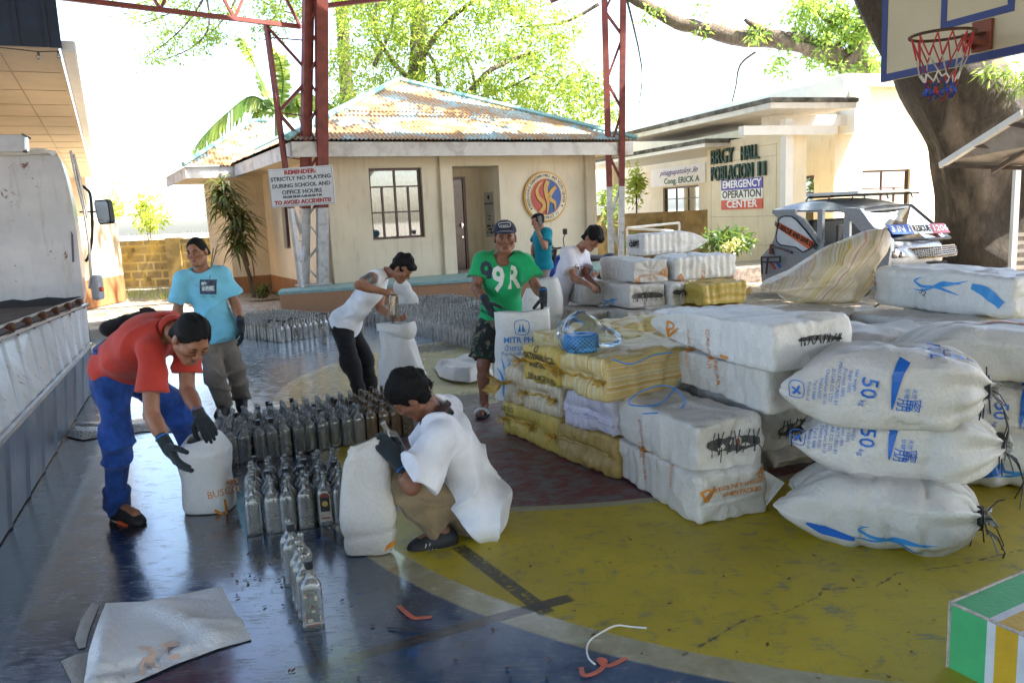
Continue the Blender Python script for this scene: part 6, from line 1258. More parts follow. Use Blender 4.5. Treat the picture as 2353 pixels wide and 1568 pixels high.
class Person:
 """joint positions J (world); builds skin, clothes and hair as one figure"""
 def __init__(s,label,J,fwd,skin,stout=1.,base=None):
  s.J={k:np.array(v,float)for k,v in J.items()};J=s.J;s.fwd=nrm(fwd);s.stout=stout;s.skin=skin
  s.root=thing('person',label,'person',base if base is not None else(J['pelvis'][0],J['pelvis'][1],0));s.body=SDF();s.boxes=[]
  s.spine_up=nrm(J['neck']-J['pelvis']);s.A=axes_from(s.spine_up,fwd)
 def torso(s,sd,gr=0.,k=.05,low=True):
  J,A,t=s.J,s.A,s.stout;ch=J['pelvis']*.36+J['neck']*.64;ab=J['pelvis']*.72+J['neck']*.28
  if 'chest' in J:ch=J['chest']
  if 'belly' in J:ab=J['belly']
  sd.ell(ch,A,[.158*t+gr,.108*t+gr,.175+gr],k);sd.ell(ab,A,[.142*t+gr,.105*t+gr,.17+gr],k)
  if low:sd.ell(J['pelvis'],A,[.162*t+gr,.112*t+gr,.12+gr],k)
  for x in 'LR':sd.cap(ch+s.spine_up*.06,J['sh'+x],.070+gr,.050+gr,k);sd.cap(J['neck']-s.spine_up*.02,J['sh'+x],.042+gr,.045+gr,k)
  return sd
 def skin_body(s,hL=None,hR=None,h=.009,hh=.0045,hs=1.,headc=None,hf=None,hu=None,legs=True):
  J,sd=s.J,s.body;s.torso(sd,-.012);c=J['head'];s.hs=hs
  s.L,s.HA=head(sd,c,hf,hu,hs);sd.cap(J['neck']-s.spine_up*.03,s.L(0,-.025,-.05),.056,.052,.03)
  for x in 'LR':
   sd.cap(J['sh'+x],J['el'+x],.050,.040,.02);sd.cap(J['el'+x],J['wr'+x],.041,.027,.015);m_=J['el'+x]*.75+J['wr'+x]*.25;sd.cap(m_,m_+(J['wr'+x]-m_)*.3,.041,.036,.02)
   if legs:
    sd.cap(J['hip'+x],J['kn'+x],.082,.055,.03);cf=J['kn'+x]*.7+J['an'+x]*.3;sd.cap(J['kn'+x],J['an'+x],.052,.036,.02);sd.cap(cf,cf+(J['an'+x]-cf)*.25,.055,.046,.02);sd.cap(J['an'+x],J['toe'+x],.036,.028,.02)
  boxes=[(None,h)]
  for hd in(hL,hR):
   if hd:hand(sd,*hd)
  lo,hi=sd.bounds();Pm,Fm=sdf_mesh(sd,h,None,[(s.L(0,0,-.128*hs),-(-s.HA[2])*1.)])
  hc=s.L(0,0,0);bx=(hc-.15*hs,hc+.15*hs);Ph,Fh=sdf_mesh(sd,hh,None,[(s.L(0,0,-.132*hs),-s.HA[2])],bx)
  P=[Pm,Ph];Fq=[Fm,Fh+len(Pm)];nv=len(Pm)+len(Ph)
  for hd in(hL,hR):
   if hd:
    h1=SDF();hand(h1,*hd);Pq,Fq_=sdf_mesh(h1,.004);P.append(Pq);Fq.append(Fq_+nv);nv+=len(Pq)
  return mesh_obj('body',np.concatenate(P),np.concatenate(Fq).tolist(),s.skin,s.root,True)
 def shirt(s,name,m,sleeve=.62,gr=.014,h=.009,hem=.0,seed=1,neck=.085,wr=.008,tank=False,loose=.0,sl_r=.0,hem_n=None,hem_o=None,vneck=0.,hem_pts=None):
  J=s.J;sd=SDF();s.torso(sd,gr);up=s.spine_up
  if loose:sd.ell(J['pelvis']-up*.02,s.A,[.185*s.stout+loose,.135*s.stout+loose,.16],.06)
  if not tank:
   for x in 'LR':
    a,b=J['sh'+x],J['el'+x];e=a+(b-a)*sleeve;q=SDF();q.cap(a,e+(b-a)*.12,.050+gr+sl_r*.1,.054+gr+sl_r,.02)
    if sleeve>1:e2=b+(J['wr'+x]-b)*(sleeve-1);q.cap(b,e2+(J['wr'+x]-b)*.1,.056+gr+sl_r,.045+gr+sl_r,.02);sd.grp(q,[(e2,nrm(J['wr'+x]-b))],.035)
    else:sd.grp(q,[(e,nrm(b-a))],.035)
  nk=J['neck']+up*.0;hd_=nrm(s.L(0,-.02,-.05)-J['neck']);sd.cap(nk-hd_*.028,nk+hd_*.16,neck,neck+.02,.012,True)
  if vneck:sd.cap(nk+s.A[1]*.07-up*vneck,nk+s.A[1]*.12+hd_*.1,.035,.07,.02,True)
  if tank:
   for x in 'LR':d=nrm(J['sh'+x]-J['neck']);sd.cap(J['sh'+x]+d*.03-up*.10,J['sh'+x]+d*.045+up*.12,.085,.075,.012,True)
  o_=hem_o if hem_o is not None else J['pelvis']-up*hem;pl=[(o_,hem_n if hem_n is not None else-up)]
  return mk(name,sdf_mesh(sd,h,wrinkles(seed,wr,15),pl),m,s.root)
 def pants(s,name,m,gr=.018,h=.009,cut=1.,seed=2,wr=.009,flare=.0,top=.13,below=None):
  J=s.J;sd=SDF();sd.ell(J['pelvis'],s.A,[.160*s.stout+gr*.4,.112*s.stout+gr*.4,.14],.05)
  for x in 'LR':
   q=SDF();e=J['an'+x];kn=J['kn'+x];sd.cap(J['hip'+x],kn,.084+gr*.7,.060+gr,.05)if cut>1 else None
   if cut<=1:en=J['hip'+x]+(kn-J['hip'+x])*cut;q=SDF();q.cap(J['hip'+x],en+(kn-J['hip'+x])*.1,.088+gr,.085+gr+flare,.03);sd.grp(q,[(en,nrm(kn-J['hip'+x]))],.05)
   else:en=kn+(e-kn)*(cut-1);q.cap(kn,en+(e-kn)*.08,.058+gr,.046+gr+flare,.03);sd.grp(q,[(en,nrm(e-kn))],.05)
  dn=wrinkles(seed,wr,17,(1,1,1.6))
  return mk(name,sdf_mesh(sd,h,dn,[(J['pelvis']+s.spine_up*top,s.spine_up)]),m,s.root)
 def shoe(s,x,m,msole,h=.007,name='shoe',yaw=None,hgt=.0,parent=None):
  J=s.J;a,t=J['an'+x],J['toe'+x];d=nrm(t-a);d[2]*=.35;d=nrm(d);up=nrm(np.cross(np.cross(d,[0,0,1]),d));heel=a-d*.05-up*.045;toe=t-up*.0;z=-.0
  sd=SDF();A=np.array([np.cross(d,up),d,up]);mid=a+d*.06-up*.045;ln=np.linalg.norm(t-a)+.03
  sd.ell(a+d*.01-up*.035,A,[.047,.076,.070],.03);sd.ell(a+d*ln*.45-up*.04,A,[.047,.12,.055],.04);sd.ell(a+d*ln*.85-up*.055,A,[.047,.07,.034],.03);sole=a-up*.085
  o=mk(name,sdf_mesh(sd,h,None,[(sole,-up)]),m,s.root);q=SDF();q.ell(a+d*ln*.42-up*.075,A,[.052,.155,.03],.02)
  mk('sole',sdf_mesh(q,h,None,[(a-up*.095,-up),(a-up*.068,up)]),msole,o);return o
 def glove(s,hd,cuff=True,name='glove',h=.0038):
  sd=SDF();hand(sd,*hd,fat=.0022)if len(hd)<7 else hand(sd,*hd);wr,fwd=np.array(hd[0],float),nrm(hd[1]);sd.cap(wr-fwd*.055,wr,.034,.031,.012);o=mk(name,sdf_mesh(sd,h,wrinkles(5,.0015,60)),M['glove'],s.root)
  if cuff:mb=MB();mb.lathe(wr-fwd*.058,[(.0325,-.006),(.0365,0),(.0325,.006)],20,axes_from(fwd,[.1,.2,.97]if abs(fwd[2])<.9 else[1,0,0]));mb.build('cuff',M['glove_cuff'],o,True)
  return o
def decal_on(obj,name,m,shapes,o,U,V,dirv,lift=.004,parent=None):
 """print laid on a cloth surface: 2-D shapes projected along dirv"""
 mw=obj.matrix_world if obj.parent is None else Matrix.LocRotScale(obj.parent.location,obj.parent.rotation_euler,obj.parent.scale);me=obj.data;off=np.array(obj.parent.location)if obj.parent else np.zeros(3)
 bv=BVHTree.FromPolygons([tuple(np.array(q.co)+off)for q in me.vertices],[list(p.vertices)for p in me.polygons]);U,V,dirv=nrm(U),nrm(V),nrm(dirv);V_,F_=[],[]
 for v2,f2 in shapes:
  b=len(V_)
  for a in v2:q=np.array(o)+U*a[0]+V*a[1]-dirv*.6;hh=bv.ray_cast(Vector(q),Vector(dirv));V_.append((np.array(hh[0])if hh[0]is not None else q+dirv*.6)-dirv*lift)
  F_+=[[i+b for i in q]for q in f2]
 r_=mesh_obj(name,np.array(V_)-off,F_,m,obj,local=True);return r_
sk_a,sk_b,sk_c=skin_mat('warm brown skin',(.33,.155,.09)),skin_mat('tanned skin',(.24,.105,.06)),skin_mat('light brown skin',(.38,.19,.11))
M['redpolo']=cloth_mat('coral red polo',(.50,.05,.035));M['jeans']=cloth_mat('deep blue jeans',(.014,.055,.24),.35,14,weave=0);M['skyblue']=cloth_mat('sky blue cotton',(.20,.56,.74),dirt=(.3,.4,.42),dirt_amt=.2);M['greypants']=cloth_mat('grey cargo cotton',(.22,.19,.165),.2,9,dirt=(.12,.09,.07),dirt_amt=.25)
M['whitetee']=cloth_mat('white cotton',(.76,.77,.82));M['blackpants']=cloth_mat('black jogging cloth',(.012,.011,.013));M['greentee']=cloth_mat('bright green cotton',(.015,.36,.13));M['khaki']=cloth_mat('khaki cotton',(.24,.175,.10),.2,9);M['teal_polo']=cloth_mat('teal polo',(.0,.19,.25));M['pinkwhite']=cloth_mat('pale lilac white cotton',(.70,.67,.72));M['navy']=cloth_mat('navy cap cloth',(.016,.018,.045));M['blackcloth']=cloth_mat('black webbing',(.010,.010,.012));M['brownrib']=cloth_mat('dark brown ribbed collar',(.04,.02,.02));M['shoe']=pm('black shoe fabric',(.012,.012,.016),.6,.3,20);M['sole']=pm('pale rubber sole',(.60,.55,.50),.6,.1,9);M['soleb']=pm('black rubber sole',(.02,.02,.02),.7,.2,9);M['orange']=pm('neon orange foam',(.85,.14,.05),.5,.1,9);M['tattoo']=pm('grey green tattooed skin',(.10,.085,.075),.5,.5,40)
def camo():
 m,nt,b=newmat('camouflage shorts cloth');v=coords(nt);n1=noisetex(nt,v,11,2,.5,.8);n2=noisetex(nt,coords(nt,'Object',(1.3,1,1)),8,2,.5,1.2)
 c=ramp(nt,n1,[(.44,(.012,.013,.012)),(.45,(.012,.05,.028)),(.54,(.012,.05,.028)),(.55,(.16,.12,.09))]);c=mixc(nt,c,(.012,.013,.012),ramp(nt,n2,[(.53,0.),(.54,1.)]));nt.links.new(c,b.inputs['Base Color']);b.inputs['Roughness'].default_value=.9;return m
M['camo']=camo()
# 1. man in the red polo, bending over a sack
A_={}
p1=Person('stout man in a coral red polo and blue jeans bending over a crumpled sack',dict(pelvis=D(285,832,4.58),chest=D(345,775,4.42),belly=D(308,808,4.5),neck=D(393,752,4.32),head=D(440,776,4.17),shR=D(345,808,4.22),shL=D(428,790,4.5),elR=D(348,952,4.12),elL=D(430,895,4.45),wrR=D(385,1025,4.02),wrL=D(462,958,4.28),hipR=D(262,868,4.48),hipL=D(318,862,4.7),knR=D(270,1005,4.45),knL=D(420,965,4.72),anR=D(268,1160,4.52),anL=D(452,1098,4.92),toeR=D(312,1180,4.42),toeL=D(478,1118,4.80)),(.75,-.25,-.62),sk_a,1.22,base=G(285,1195))
hR1=(p1.J['wrR'],D(408,1062,3.98)-p1.J['wrR'],(.75,.45,.1),-1,.35,1.1,.002,.06);hL1=(p1.J['wrL'],D(478,985,4.2)-p1.J['wrL'],(-.2,.6,-.5),1,.75,1.05,.002)
p1.skin_body(None,None,hf=(.50,-.50,-.70),hu=(.52,-.40,.62),hs=1.06)
face_parts(p1.root,p1.L,p1.HA,1.06,shut=True);hair(p1.root,p1.L,p1.HA,1.06,0.,3,crew=True)
sh_=p1.shirt('polo_shirt',M['redpolo'],.66,.018,hem=.05,seed=3,neck=.075,wr=.012,sl_r=.02);p1.pants('jeans',M['jeans'],.022,cut=2.0,seed=4,wr=.014)
mb=MB();J=p1.J;up=p1.spine_up;c_=J['neck']+nrm(p1.L(0,-.02,-.05)-J['neck'])*.015;ax=axes_from(nrm(p1.L(0,-.02,-.05)-J['neck']),p1.fwd);mb.lathe(c_,[(.072,-.03),(.075,-.012),(.069,.015),(.062,.016),(.066,-.01)],22,ax);mb.build('collar',M['redpolo'],sh_,True)
mb=MB();aj=lambda t:J['anR']+(J['knR']-J['anR'])*t;mb.lathe(aj(.16),[(.066,-.05),(.076,-.04),(.072,.0),(.078,.035),(.066,.05)],18,axes_from(J['knR']-J['anR'],(1,0,0)));mb.build('trouser_cuff',M['jeans'],p1.root,True)
s1=p1.shoe('R',M['shoe'],M['sole']);p1.shoe('L',M['shoe'],M['sole']);p1.glove(hR1);p1.glove(hL1)
mb=MB();a,t=J['anR'],J['toeR'];d=nrm((t-a)*np.array([1,1,.3]));mb.bar(a+d*.08-EZ*.066,a+d*.17-EZ*.072,.112,.014);mb.build('sole_stripe',M['orange'],s1)
bg_=thing('sling_bag','black sling bag on the back of the man in the red polo','bag',D(255,740,4.6));mb=MB()
bk=BVHTree.FromPolygons([tuple(np.array(q.co)+np.array(p1.root.location))for q in sh_.data.vertices],[list(p.vertices)for p in sh_.data.polygons])
def on_back(px,py,lift=.006):
 d=ray(px,py);h=bk.ray_cast(Vector(CAM),Vector(d/np.linalg.norm(d)));return np.array(h[0])+np.array(h[1])*lift if h[0]is not None else D(px,py,4.4)
sp=smooth_pts([on_back(x,y,.008)for x,y in((322,716),(345,716),(370,735),(382,760),(385,790))],5)
for a,b in zip(sp,sp[1:]):mb.bar(a,b+(b-a)*.1,.035,.006,up=np.cross(b-a,nrm(CAM-a))if False else nrm(CAM-a))
mb.build('strap',M['blackcloth'],bg_)
sd=SDF();q0,q1=on_back(242,770,.0)+np.array([-.03,.1,.02]),on_back(300,728,.0)+np.array([0,.1,-.01]);sd.cap(q0,q1,.040,.032,.02);sd.cap(q0+EZ*.005,(q0+q1)/2+EZ*.008,.042,.03,.03);mk('pouch',sdf_mesh(sd,.008,wrinkles(6,.004,30)),M['blackcloth'],bg_)
# 2. man in sky blue, walking in
p2=Person('man in a sky blue t-shirt and grey trousers walking towards the camera',dict(pelvis=D(498,758,7.02),neck=D(462,615,7.0),head=D(453,578,6.93),shR=D(420,640,6.95),shL=D(510,632,7.05),elR=D(408,712,6.95),elL=D(541,698,7.05),wrR=D(425,770,6.85),wrL=D(553,742,6.95),hipR=D(478,772,6.98),hipL=D(520,770,7.06),knR=D(492,855,6.88),knL=D(538,850,7.05),anR=D(515,928,6.98),anL=D(553,908,7.2),toeR=D(505,945,6.86),toeL=D(555,930,7.12)),(-.05,-1,-.02),sk_a,.98,base=G(520,950))
p2.skin_body(hf=(-.14,-1,-.06),hu=(-.12,0,1));face_parts(p2.root,p2.L,p2.HA);hair(p2.root,p2.L,p2.HA,1,0.,5,crew=True)
t2=p2.shirt('t_shirt',M['skyblue'],.72,.02,hem=.10,seed=7,neck=.082,wr=.012,loose=.022,sl_r=.022);p2.pants('trousers',M['greypants'],.022,cut=2.06,seed=8,wr=.012,flare=.014)
p2.shoe('R',M['shoe'],M['soleb']);p2.shoe('L',M['shoe'],M['soleb']);hL2=(p2.J['wrL']+np.array([.0,0,-.02]),(.06,-.05,-1),(-.8,-.3,0),1,.5,1.05,.002);p2.glove(hL2);p2.glove((p2.J['wrR'],(.2,-.2,-1),(.5,.2,0),-1,.5,1.,.002))
mb=MB();q=p2.J['wrL']+EZ*.045;mb.lathe(q,[(.032,-.012),(.036,0),(.032,.012)],16);mb.box(q+np.array([.01,-.034,0]),(.03,.012,.034),bev=.004);mb.build('wristwatch',M['black'],p2.root)
pc=D(468,662,6.8);decal_on(t2,'print',pm('dark picture print',(.04,.06,.12),.6,.8,40),[grid2(-.065,.065,-.06,.065)],pc,(1,0,-.08),(.08,0,1),(0,1,0));decal_on(t2,'print',pm('pale picture print',(.45,.55,.62),.6,.7,60),[grid2(-.045,.05,-.03,.012),grid2(-.05,-.01,.02,.045)],pc,(1,0,-.08),(.08,0,1),(0,1,0),.007);decal_on(t2,'lettering',M['p_black'],[txt2('surf      club',.022,(0,-.078))],pc,(1,0,-.08),(.08,0,1),(0,1,0))
mb=MB();cq=p2.J['neck'];
def ont(px,py):
 return D(px,py,6.83)
pts=smooth_pts([decal_pt for decal_pt in(D(436,636,6.87),D(447,652,6.84),D(462,660,6.83),D(476,652,6.85),D(484,632,6.9))],5);mb.tube(pts,.003,5);mb.build('neck_chain',M['chrome'],p2.root)
# 3. man in the white tank top
p3=Person('man in a white tank top and black trousers lowering a bottle into a sack',dict(pelvis=D(795,742,7.62),neck=D(886,622,7.5),head=D(922,617,7.45),shR=D(852,638,7.32),shL=D(876,648,7.72),elR=D(824,655,7.1),elL=D(872,706,7.66),wrR=D(886,672,7.18),wrL=D(905,732,7.42),hipR=D(786,756,7.52),hipL=D(806,756,7.74),knR=D(806,832,7.48),knL=D(842,828,7.72),anR=D(828,905,7.56),anL=D(850,898,7.85),toeR=D(850,918,7.5),toeL=D(874,908,7.78)),(.9,-.1,-.5),sk_a,.98,base=G(835,912))
hR3=(p3.J['wrR'],D(908,682,7.2)-p3.J['wrR'],(.0,.5,-.8),-1,.95,1.,.0);hL3=(p3.J['wrL'],D(925,738,7.35)-p3.J['wrL'],(.2,-.3,.8),1,.8,1.,.0)
p3.skin_body(hL3,hR3,hf=(.72,-.22,-.62),hu=(.55,-.1,.75));face_parts(p3.root,p3.L,p3.HA,shut=True);hair(p3.root,p3.L,p3.HA,1,0.,9,top=.018,fringe=.02,spikes=200)
p3.shirt('tank_top',M['whitetee'],.6,.012,hem=.06,seed=11,neck=.082,wr=.014,tank=True,loose=.012);p3.pants('trousers',M['blackpants'],.018,cut=1.97,seed=12);p3.shoe('R',M['shoe'],M['soleb']);p3.shoe('L',M['shoe'],M['soleb'])
sd=SDF();a,b=p3.J['shR'],p3.J['elR'];sd.cap(a+(b-a)*.10,a+(b-a)*.55,.0535,.049,.01);mk('tattoo',sdf_mesh(sd,.008,wrinkles(3,.004,40),[(a,nrm((0,.8,-.2)))]),M['tattoo'],p3.root)
put_bottle(D(903,706,7.15)-EZ*.0,0,'glass_brown','muddy flat bottle held upside down by the man in the tank top',None,tilt=(R(178),R(6),R(15))).location=tuple(D(905,686,7.15)+EZ*.02+np.array([0,0,.02]))
# 4. man in green holding the sugar sack open
p4=Person('man in a green t-shirt camouflage shorts and dark cap holding a sack open',dict(pelvis=D(1152,738,6.72),neck=D(1157,585,6.66),head=D(1160,545,6.58),shR=D(1108,600,6.64),shL=D(1206,605,6.64),elR=D(1093,660,6.6),elL=D(1232,660,6.58),wrR=D(1119,697,6.32),wrL=D(1248,683,6.36),hipR=D(1128,750,6.7),hipL=D(1178,750,6.7),knR=D(1110,838,6.6),knL=D(1198,842,6.7),anR=D(1112,930,6.62),anL=D(1200,928,6.8),toeR=D(1104,953,6.46),toeL=D(1205,950,6.66)),(0,-1,0),sk_b,1.02,base=G(1130,950))
p4.skin_body(hf=(.04,-1,-.05),hu=(.02,-.05,1),hs=1.08);face_parts(p4.root,p4.L,p4.HA,1.08);hair(p4.root,p4.L,p4.HA,1.06,0.,13,crew=True)
t4=p4.shirt('t_shirt',M['greentee'],.62,.02,hem=-.01,seed=15,neck=.085,wr=.014,loose=.0,sl_r=.02,vneck=.03);p4.pants('shorts',M['camo'],.028,cut=.86,seed=16,flare=.02)
L=p4.L;sd=SDF();sd.ell(L(0,-.012,.045),p4.HA,np.array([.088,.110,.086])*1.08,.02);cap4=mk('cap',sdf_mesh(sd,.006,None,[(L(0,0,.034),nrm(-p4.HA[2]+p4.HA[1]*.12))]),M['navy'],p4.root)
sd=SDF();sd.ell(L(0,.10,.045),p4.HA,np.array([.075,.095,.016]),.01);mk('cap_brim',sdf_mesh(sd,.005,lambda P:.35*((P-L(0,0,0))@p4.HA[0])**2*8*.1),M['navy'],cap4)
decal_on(cap4,'badge',M['white2'],[band2([(-.045,-.015),(.035,-.012),(.035,.018),(-.045,.014),(-.045,-.015)],[.004]*5),txt2('snapper',.022,(-.005,.0),.03)],L(0,.1,.095),p4.HA[0]*1,p4.HA[2],-p4.HA[1]*-1*-1)
hR4=(p4.J['wrR'],(.35,-.4,-.75),(.6,.5,.1),-1,.9,1.05,.002);hL4=(p4.J['wrL'],(.0,-.3,-.85),(-.75,.4,0),1,.8,1.05,.002);p4.glove(hR4);p4.glove(hL4)
pc=D(1152,650,6.4);dk=pm('navy shirt print',(.012,.035,.06),.7,.1,9,bstr=0);wp=pm('white shirt print',(.70,.74,.68),.7,.08,30,bstr=0)
decal_on(t4,'print',dk,[txt2('9',.27,(-.12,.06),.0,xs=.75,offset=.008)],pc,(1,0,0),(0,0,1),(0,1,0));decal_on(t4,'number_print',wp,[txt2('9',.28,(-.025,.01),.0,xs=.75,offset=.008),txt2('R',.26,(.095,.02),.0,xs=.7,offset=.008)],pc,(1,0,0),(0,0,1),(0,1,0),.006);decal_on(t4,'lettering',dk,[txt2('GEAR',.05,(-.19,-.19)),txt2('UP',.05,(-.19,-.24)),txt2('22',.05,(.0,-.24))],pc,(1,0,0),(0,0,1),(0,1,0))
for x in 'RL':
 a,t=p4.J['an'+x],p4.J['toe'+x];d=nrm((t-a)*np.array([1,1,0]));s_=np.cross(d,EZ);z0=0.;c_=np.array([a[0],a[1],0]);sd=SDF();Ad=np.array([s_,d,EZ]);sd.ell(c_+d*.07+EZ*.018,Ad,[.055,.15,.03],.01);sl4=mk('sandal',sdf_mesh(sd,.006,None,[(c_+EZ*.03,EZ),(c_+EZ*.003,-EZ)]),M['soleb'],p4.root)
 mb=MB();mb.tube([c_+d*.12+s_*(.056*math.cos(q))+EZ*(.03+.045*math.sin(q))for q in np.linspace(0,math.pi,9)],.014,6);mb.build('strap',M['white2']if x=='R' else M['white2'],sl4,True)
 # 5. crouching man in white
p5=Person('man in a white t-shirt and khaki trousers crouching over the near bottles',dict(pelvis=D(1092,1168,4.08),chest=D(1042,1030,4.06),belly=D(1078,1110,4.07),neck=D(1000,950,4.06),head=D(945,905,4.06),shL=D(1010,1005,3.84),shR=D(1022,945,4.30),elL=D(945,1118,3.74),elR=D(955,1052,4.32),wrL=D(907,1052,3.78),wrR=D(915,1042,4.12),hipL=D(1078,1176,4.06),hipR=D(1085,1174,4.16),knL=D(918,1108,3.88),knR=D(945,1085,4.28),anL=D(1020,1222,3.93),anR=D(1025,1190,4.25),toeL=D(968,1240,3.90),toeR=D(978,1205,4.22)),(-.85,.05,-.35),sk_b,1.06,base=G(1040,1245))
hL5=(p5.J['wrL'],D(886,1026,3.80)-p5.J['wrL'],(-.55,.6,.35),1,.75,1.08,.002);hR5=(p5.J['wrR'],D(900,1040,4.0)-p5.J['wrR'],(-.2,-.5,.4),-1,.8,1.0,.0)
p5.skin_body(None,hR5,hf=(-.72,.12,-.68),hu=(-.62,-.18,.72),hs=1.08);hair(p5.root,p5.L,p5.HA,1.08,.018,17,top=.012,spikes=500);face_parts(p5.root,p5.L,p5.HA,1.08,shut=True)
t5=p5.shirt('t_shirt',M['whitetee'],.86,.028,hem=.13,seed=19,neck=.080,wr=.019,loose=.045,sl_r=.035,hem_n=nrm((-.80,-.1,-.58)),hem_o=D(1030,1165,3.9));p5.pants('trousers',M['khaki'],.02,cut=1.9,seed=20,wr=.014,top=9)
ax=axes_from(nrm(p5.L(0,-.02,-.05)-p5.J['neck']),p5.fwd);mb=MB();mb.lathe(p5.J['neck']+ax[2]*-.005,[(.094,-.012),(.100,0),(.094,.022),(.086,.022),(.086,-.012)],26,ax);mb.build('collar',M['brownrib'],t5,True)
for x in 'LR':so5=p5.shoe(x,M['shoe'],M['soleb'])
mb=MB();a,t=p5.J['anL'],p5.J['toeL'];d=nrm((t-a)*np.array([1,1,.3]))
for k in range(4):q=a+d*(.03+.02*k)-EZ*.035;mb.bar(q+EZ*.012+np.array([0,-.047,0]),q-EZ*.03+d*.012+np.array([0,-.05,0]),.007,.004)
mb.build('shoe_stripes',M['sole'],so5);p5.glove(hL5)
put_bottle(D(930,1072,3.98),0,'glass_cloud','cloudy bottle held by the crouching man in white',None,tilt=(R(8),R(-22),R(20)))
# 6. man in white behind the stack
p6=Person('dark haired man in a pale t-shirt leaning over the tall back stack',dict(pelvis=D(1272,690,10.0),neck=D(1328,570,9.9),head=D(1360,548,9.8),shR=D(1302,585,9.72),shL=D(1338,590,10.1),elR=D(1318,638,9.5),elL=D(1345,630,9.9),wrR=D(1348,652,9.35),wrL=D(1362,648,9.7),hipR=D(1266,700,9.9),hipL=D(1282,700,10.1),knR=D(1268,748,9.9),knL=D(1284,748,10.1),anR=D(1262,790,10.0),anL=D(1280,788,10.2),toeR=D(1275,797,9.9),toeL=D(1292,795,10.1)),(.75,-.35,-.5),sk_a,1.12,base=G(1270,798))
p6.skin_body((p6.J['wrL'],(.6,-.3,-.5),(.0,-.3,-.6),1,.6),(p6.J['wrR'],(.7,-.3,-.4),(0,.3,-.7),-1,.6),hf=(.50,-.60,-.62),hu=(.45,-.10,.85),hs=1.12);face_parts(p6.root,p6.L,p6.HA,1.12,shut=True);hair(p6.root,p6.L,p6.HA,1.12,.015,21,top=.02,fringe=.02,spikes=150)
t6=p6.shirt('t_shirt',M['pinkwhite'],.72,.03,hem=.05,seed=23,neck=.08,wr=.010,sl_r=.03,loose=.02);p6.pants('trousers',M['greypants'],.02,cut=1.95,seed=24);p6.shoe('R',M['shoe'],M['soleb']);p6.shoe('L',M['shoe'],M['soleb'])
decal_on(t6,'lettering',pm('maroon print',(.20,.03,.05),.6),[txt2('GOOD',.09,(0,.03),-.35),txt2('GREAT',.06,(.02,-.05),-.35)],D(1345,625,9.6),nrm(RT),nrm(UP),nrm(ray(1345,625)))
# 7. man on the phone
p7=Person('man in a teal polo talking on a phone before the round emblem',dict(pelvis=D(1247,612,12.95),neck=D(1246,528,12.9),head=D(1235,508,12.88),shL=D(1256,536,12.75),shR=D(1238,536,13.1),elL=D(1252,568,12.6),elR=D(1226,565,13.0),wrL=D(1236,532,12.66),wrR=D(1222,590,12.9),hipL=D(1250,618,12.85),hipR=D(1246,618,13.05),knL=D(1246,668,12.85),knR=D(1240,668,13.05),anL=D(1248,715,12.9),anR=D(1238,714,13.08),toeL=D(1234,724,12.85),toeR=D(1226,722,13.05)),(-.95,-.25,0),sk_c,1.12,base=G(1243,724))
p7.skin_body((p7.J['wrL'],(-.15,.1,1),(.5,.5,0),1,.7),(p7.J['wrR'],(-.1,0,-1),(.2,.5,0),-1,.4),hf=(-.92,-.30,-.22),hu=(-.15,0,1));face_parts(p7.root,p7.L,p7.HA,shut=True);hair(p7.root,p7.L,p7.HA,1,0,25)
t7=p7.shirt('polo_shirt',M['teal_polo'],.62,.022,hem=.02,seed=27,neck=.07,sl_r=.02,loose=.01);p7.pants('trousers',M['greypants'],.02,cut=1.97,seed=28);p7.shoe('L',M['shoe'],M['soleb']);p7.shoe('R',M['shoe'],M['soleb'])
mb=MB();mb.lathe(p7.J['neck']+EZ*.0,[(.075,-.02),(.082,0),(.07,.035),(.062,.03)],18);mb.build('collar',M['blackcloth'],t7,True)
mb=MB();q=D(1240,507,12.66);mb.box(q,(.02,.075,.15),np.array([nrm((.5,-.8,0)),nrm((.8,.5,.1)),nrm((-.1,0,1))]),bev=.006);tag(mb.build('phone',M['black']),'black mobile phone held to the ear of the man in teal','phone')
# vehicles and court furniture
def ray_plane(px,o,n):d=ray(*px);t=((np.array(o)-CAM)@np.array(n))/(d@np.array(n));return CAM+d*t
# - lorry on the left with its side gate dropped
truckw=pm('scuffed white lorry paint',(.52,.54,.58),.42,.08,3,dirt=(.30,.26,.22),dirt_amt=.3,dirt_scale=3,coat=.2);rustp,nt,b=newmat('rust flecked white lorry paint');v=coords(nt);n1=noisetex(nt,v,3,6,.6);n2=noisetex(nt,v,7,8,.75,.6);n3=noisetex(nt,coords(nt,'Object',(6,6,1)),2,5,.6)
c=ramp(nt,n1,[(.3,(.48,.48,.50)),(.7,(.60,.60,.62))]);c=mixc(nt,c,(.34,.28,.22),ramp(nt,n3,[(.56,0.),(.72,.5)]));c=mixc(nt,c,(.13,.05,.02),ramp(nt,n2,[(.61,0.),(.65,1.)]));nt.links.new(c,b.inputs['Base Color']);b.inputs['Roughness'].default_value=.42;b.inputs['Coat Weight'].default_value=.2;bump(nt,b,n2,.2,.01)
steel=pm('blue grey sheet steel',(.17,.20,.26),.38,.2,4,metal=.3,dirt=(.08,.08,.09),dirt_amt=.4,dirt_scale=2);wood=pm('dark worn bed planks',(.10,.065,.045),.8,.35,3,dirt=(.03,.02,.015),dirt_amt=.4,dirt_scale=4);rubber=pm('tyre rubber',(.02,.02,.021),.8,.2,12)
tr=thing('lorry','scuffed white lorry at the left with its ribbed side gate hanging open','lorry',(-4.2,6.5,0))
def ext(a,b,k):return a+(b-a)*k
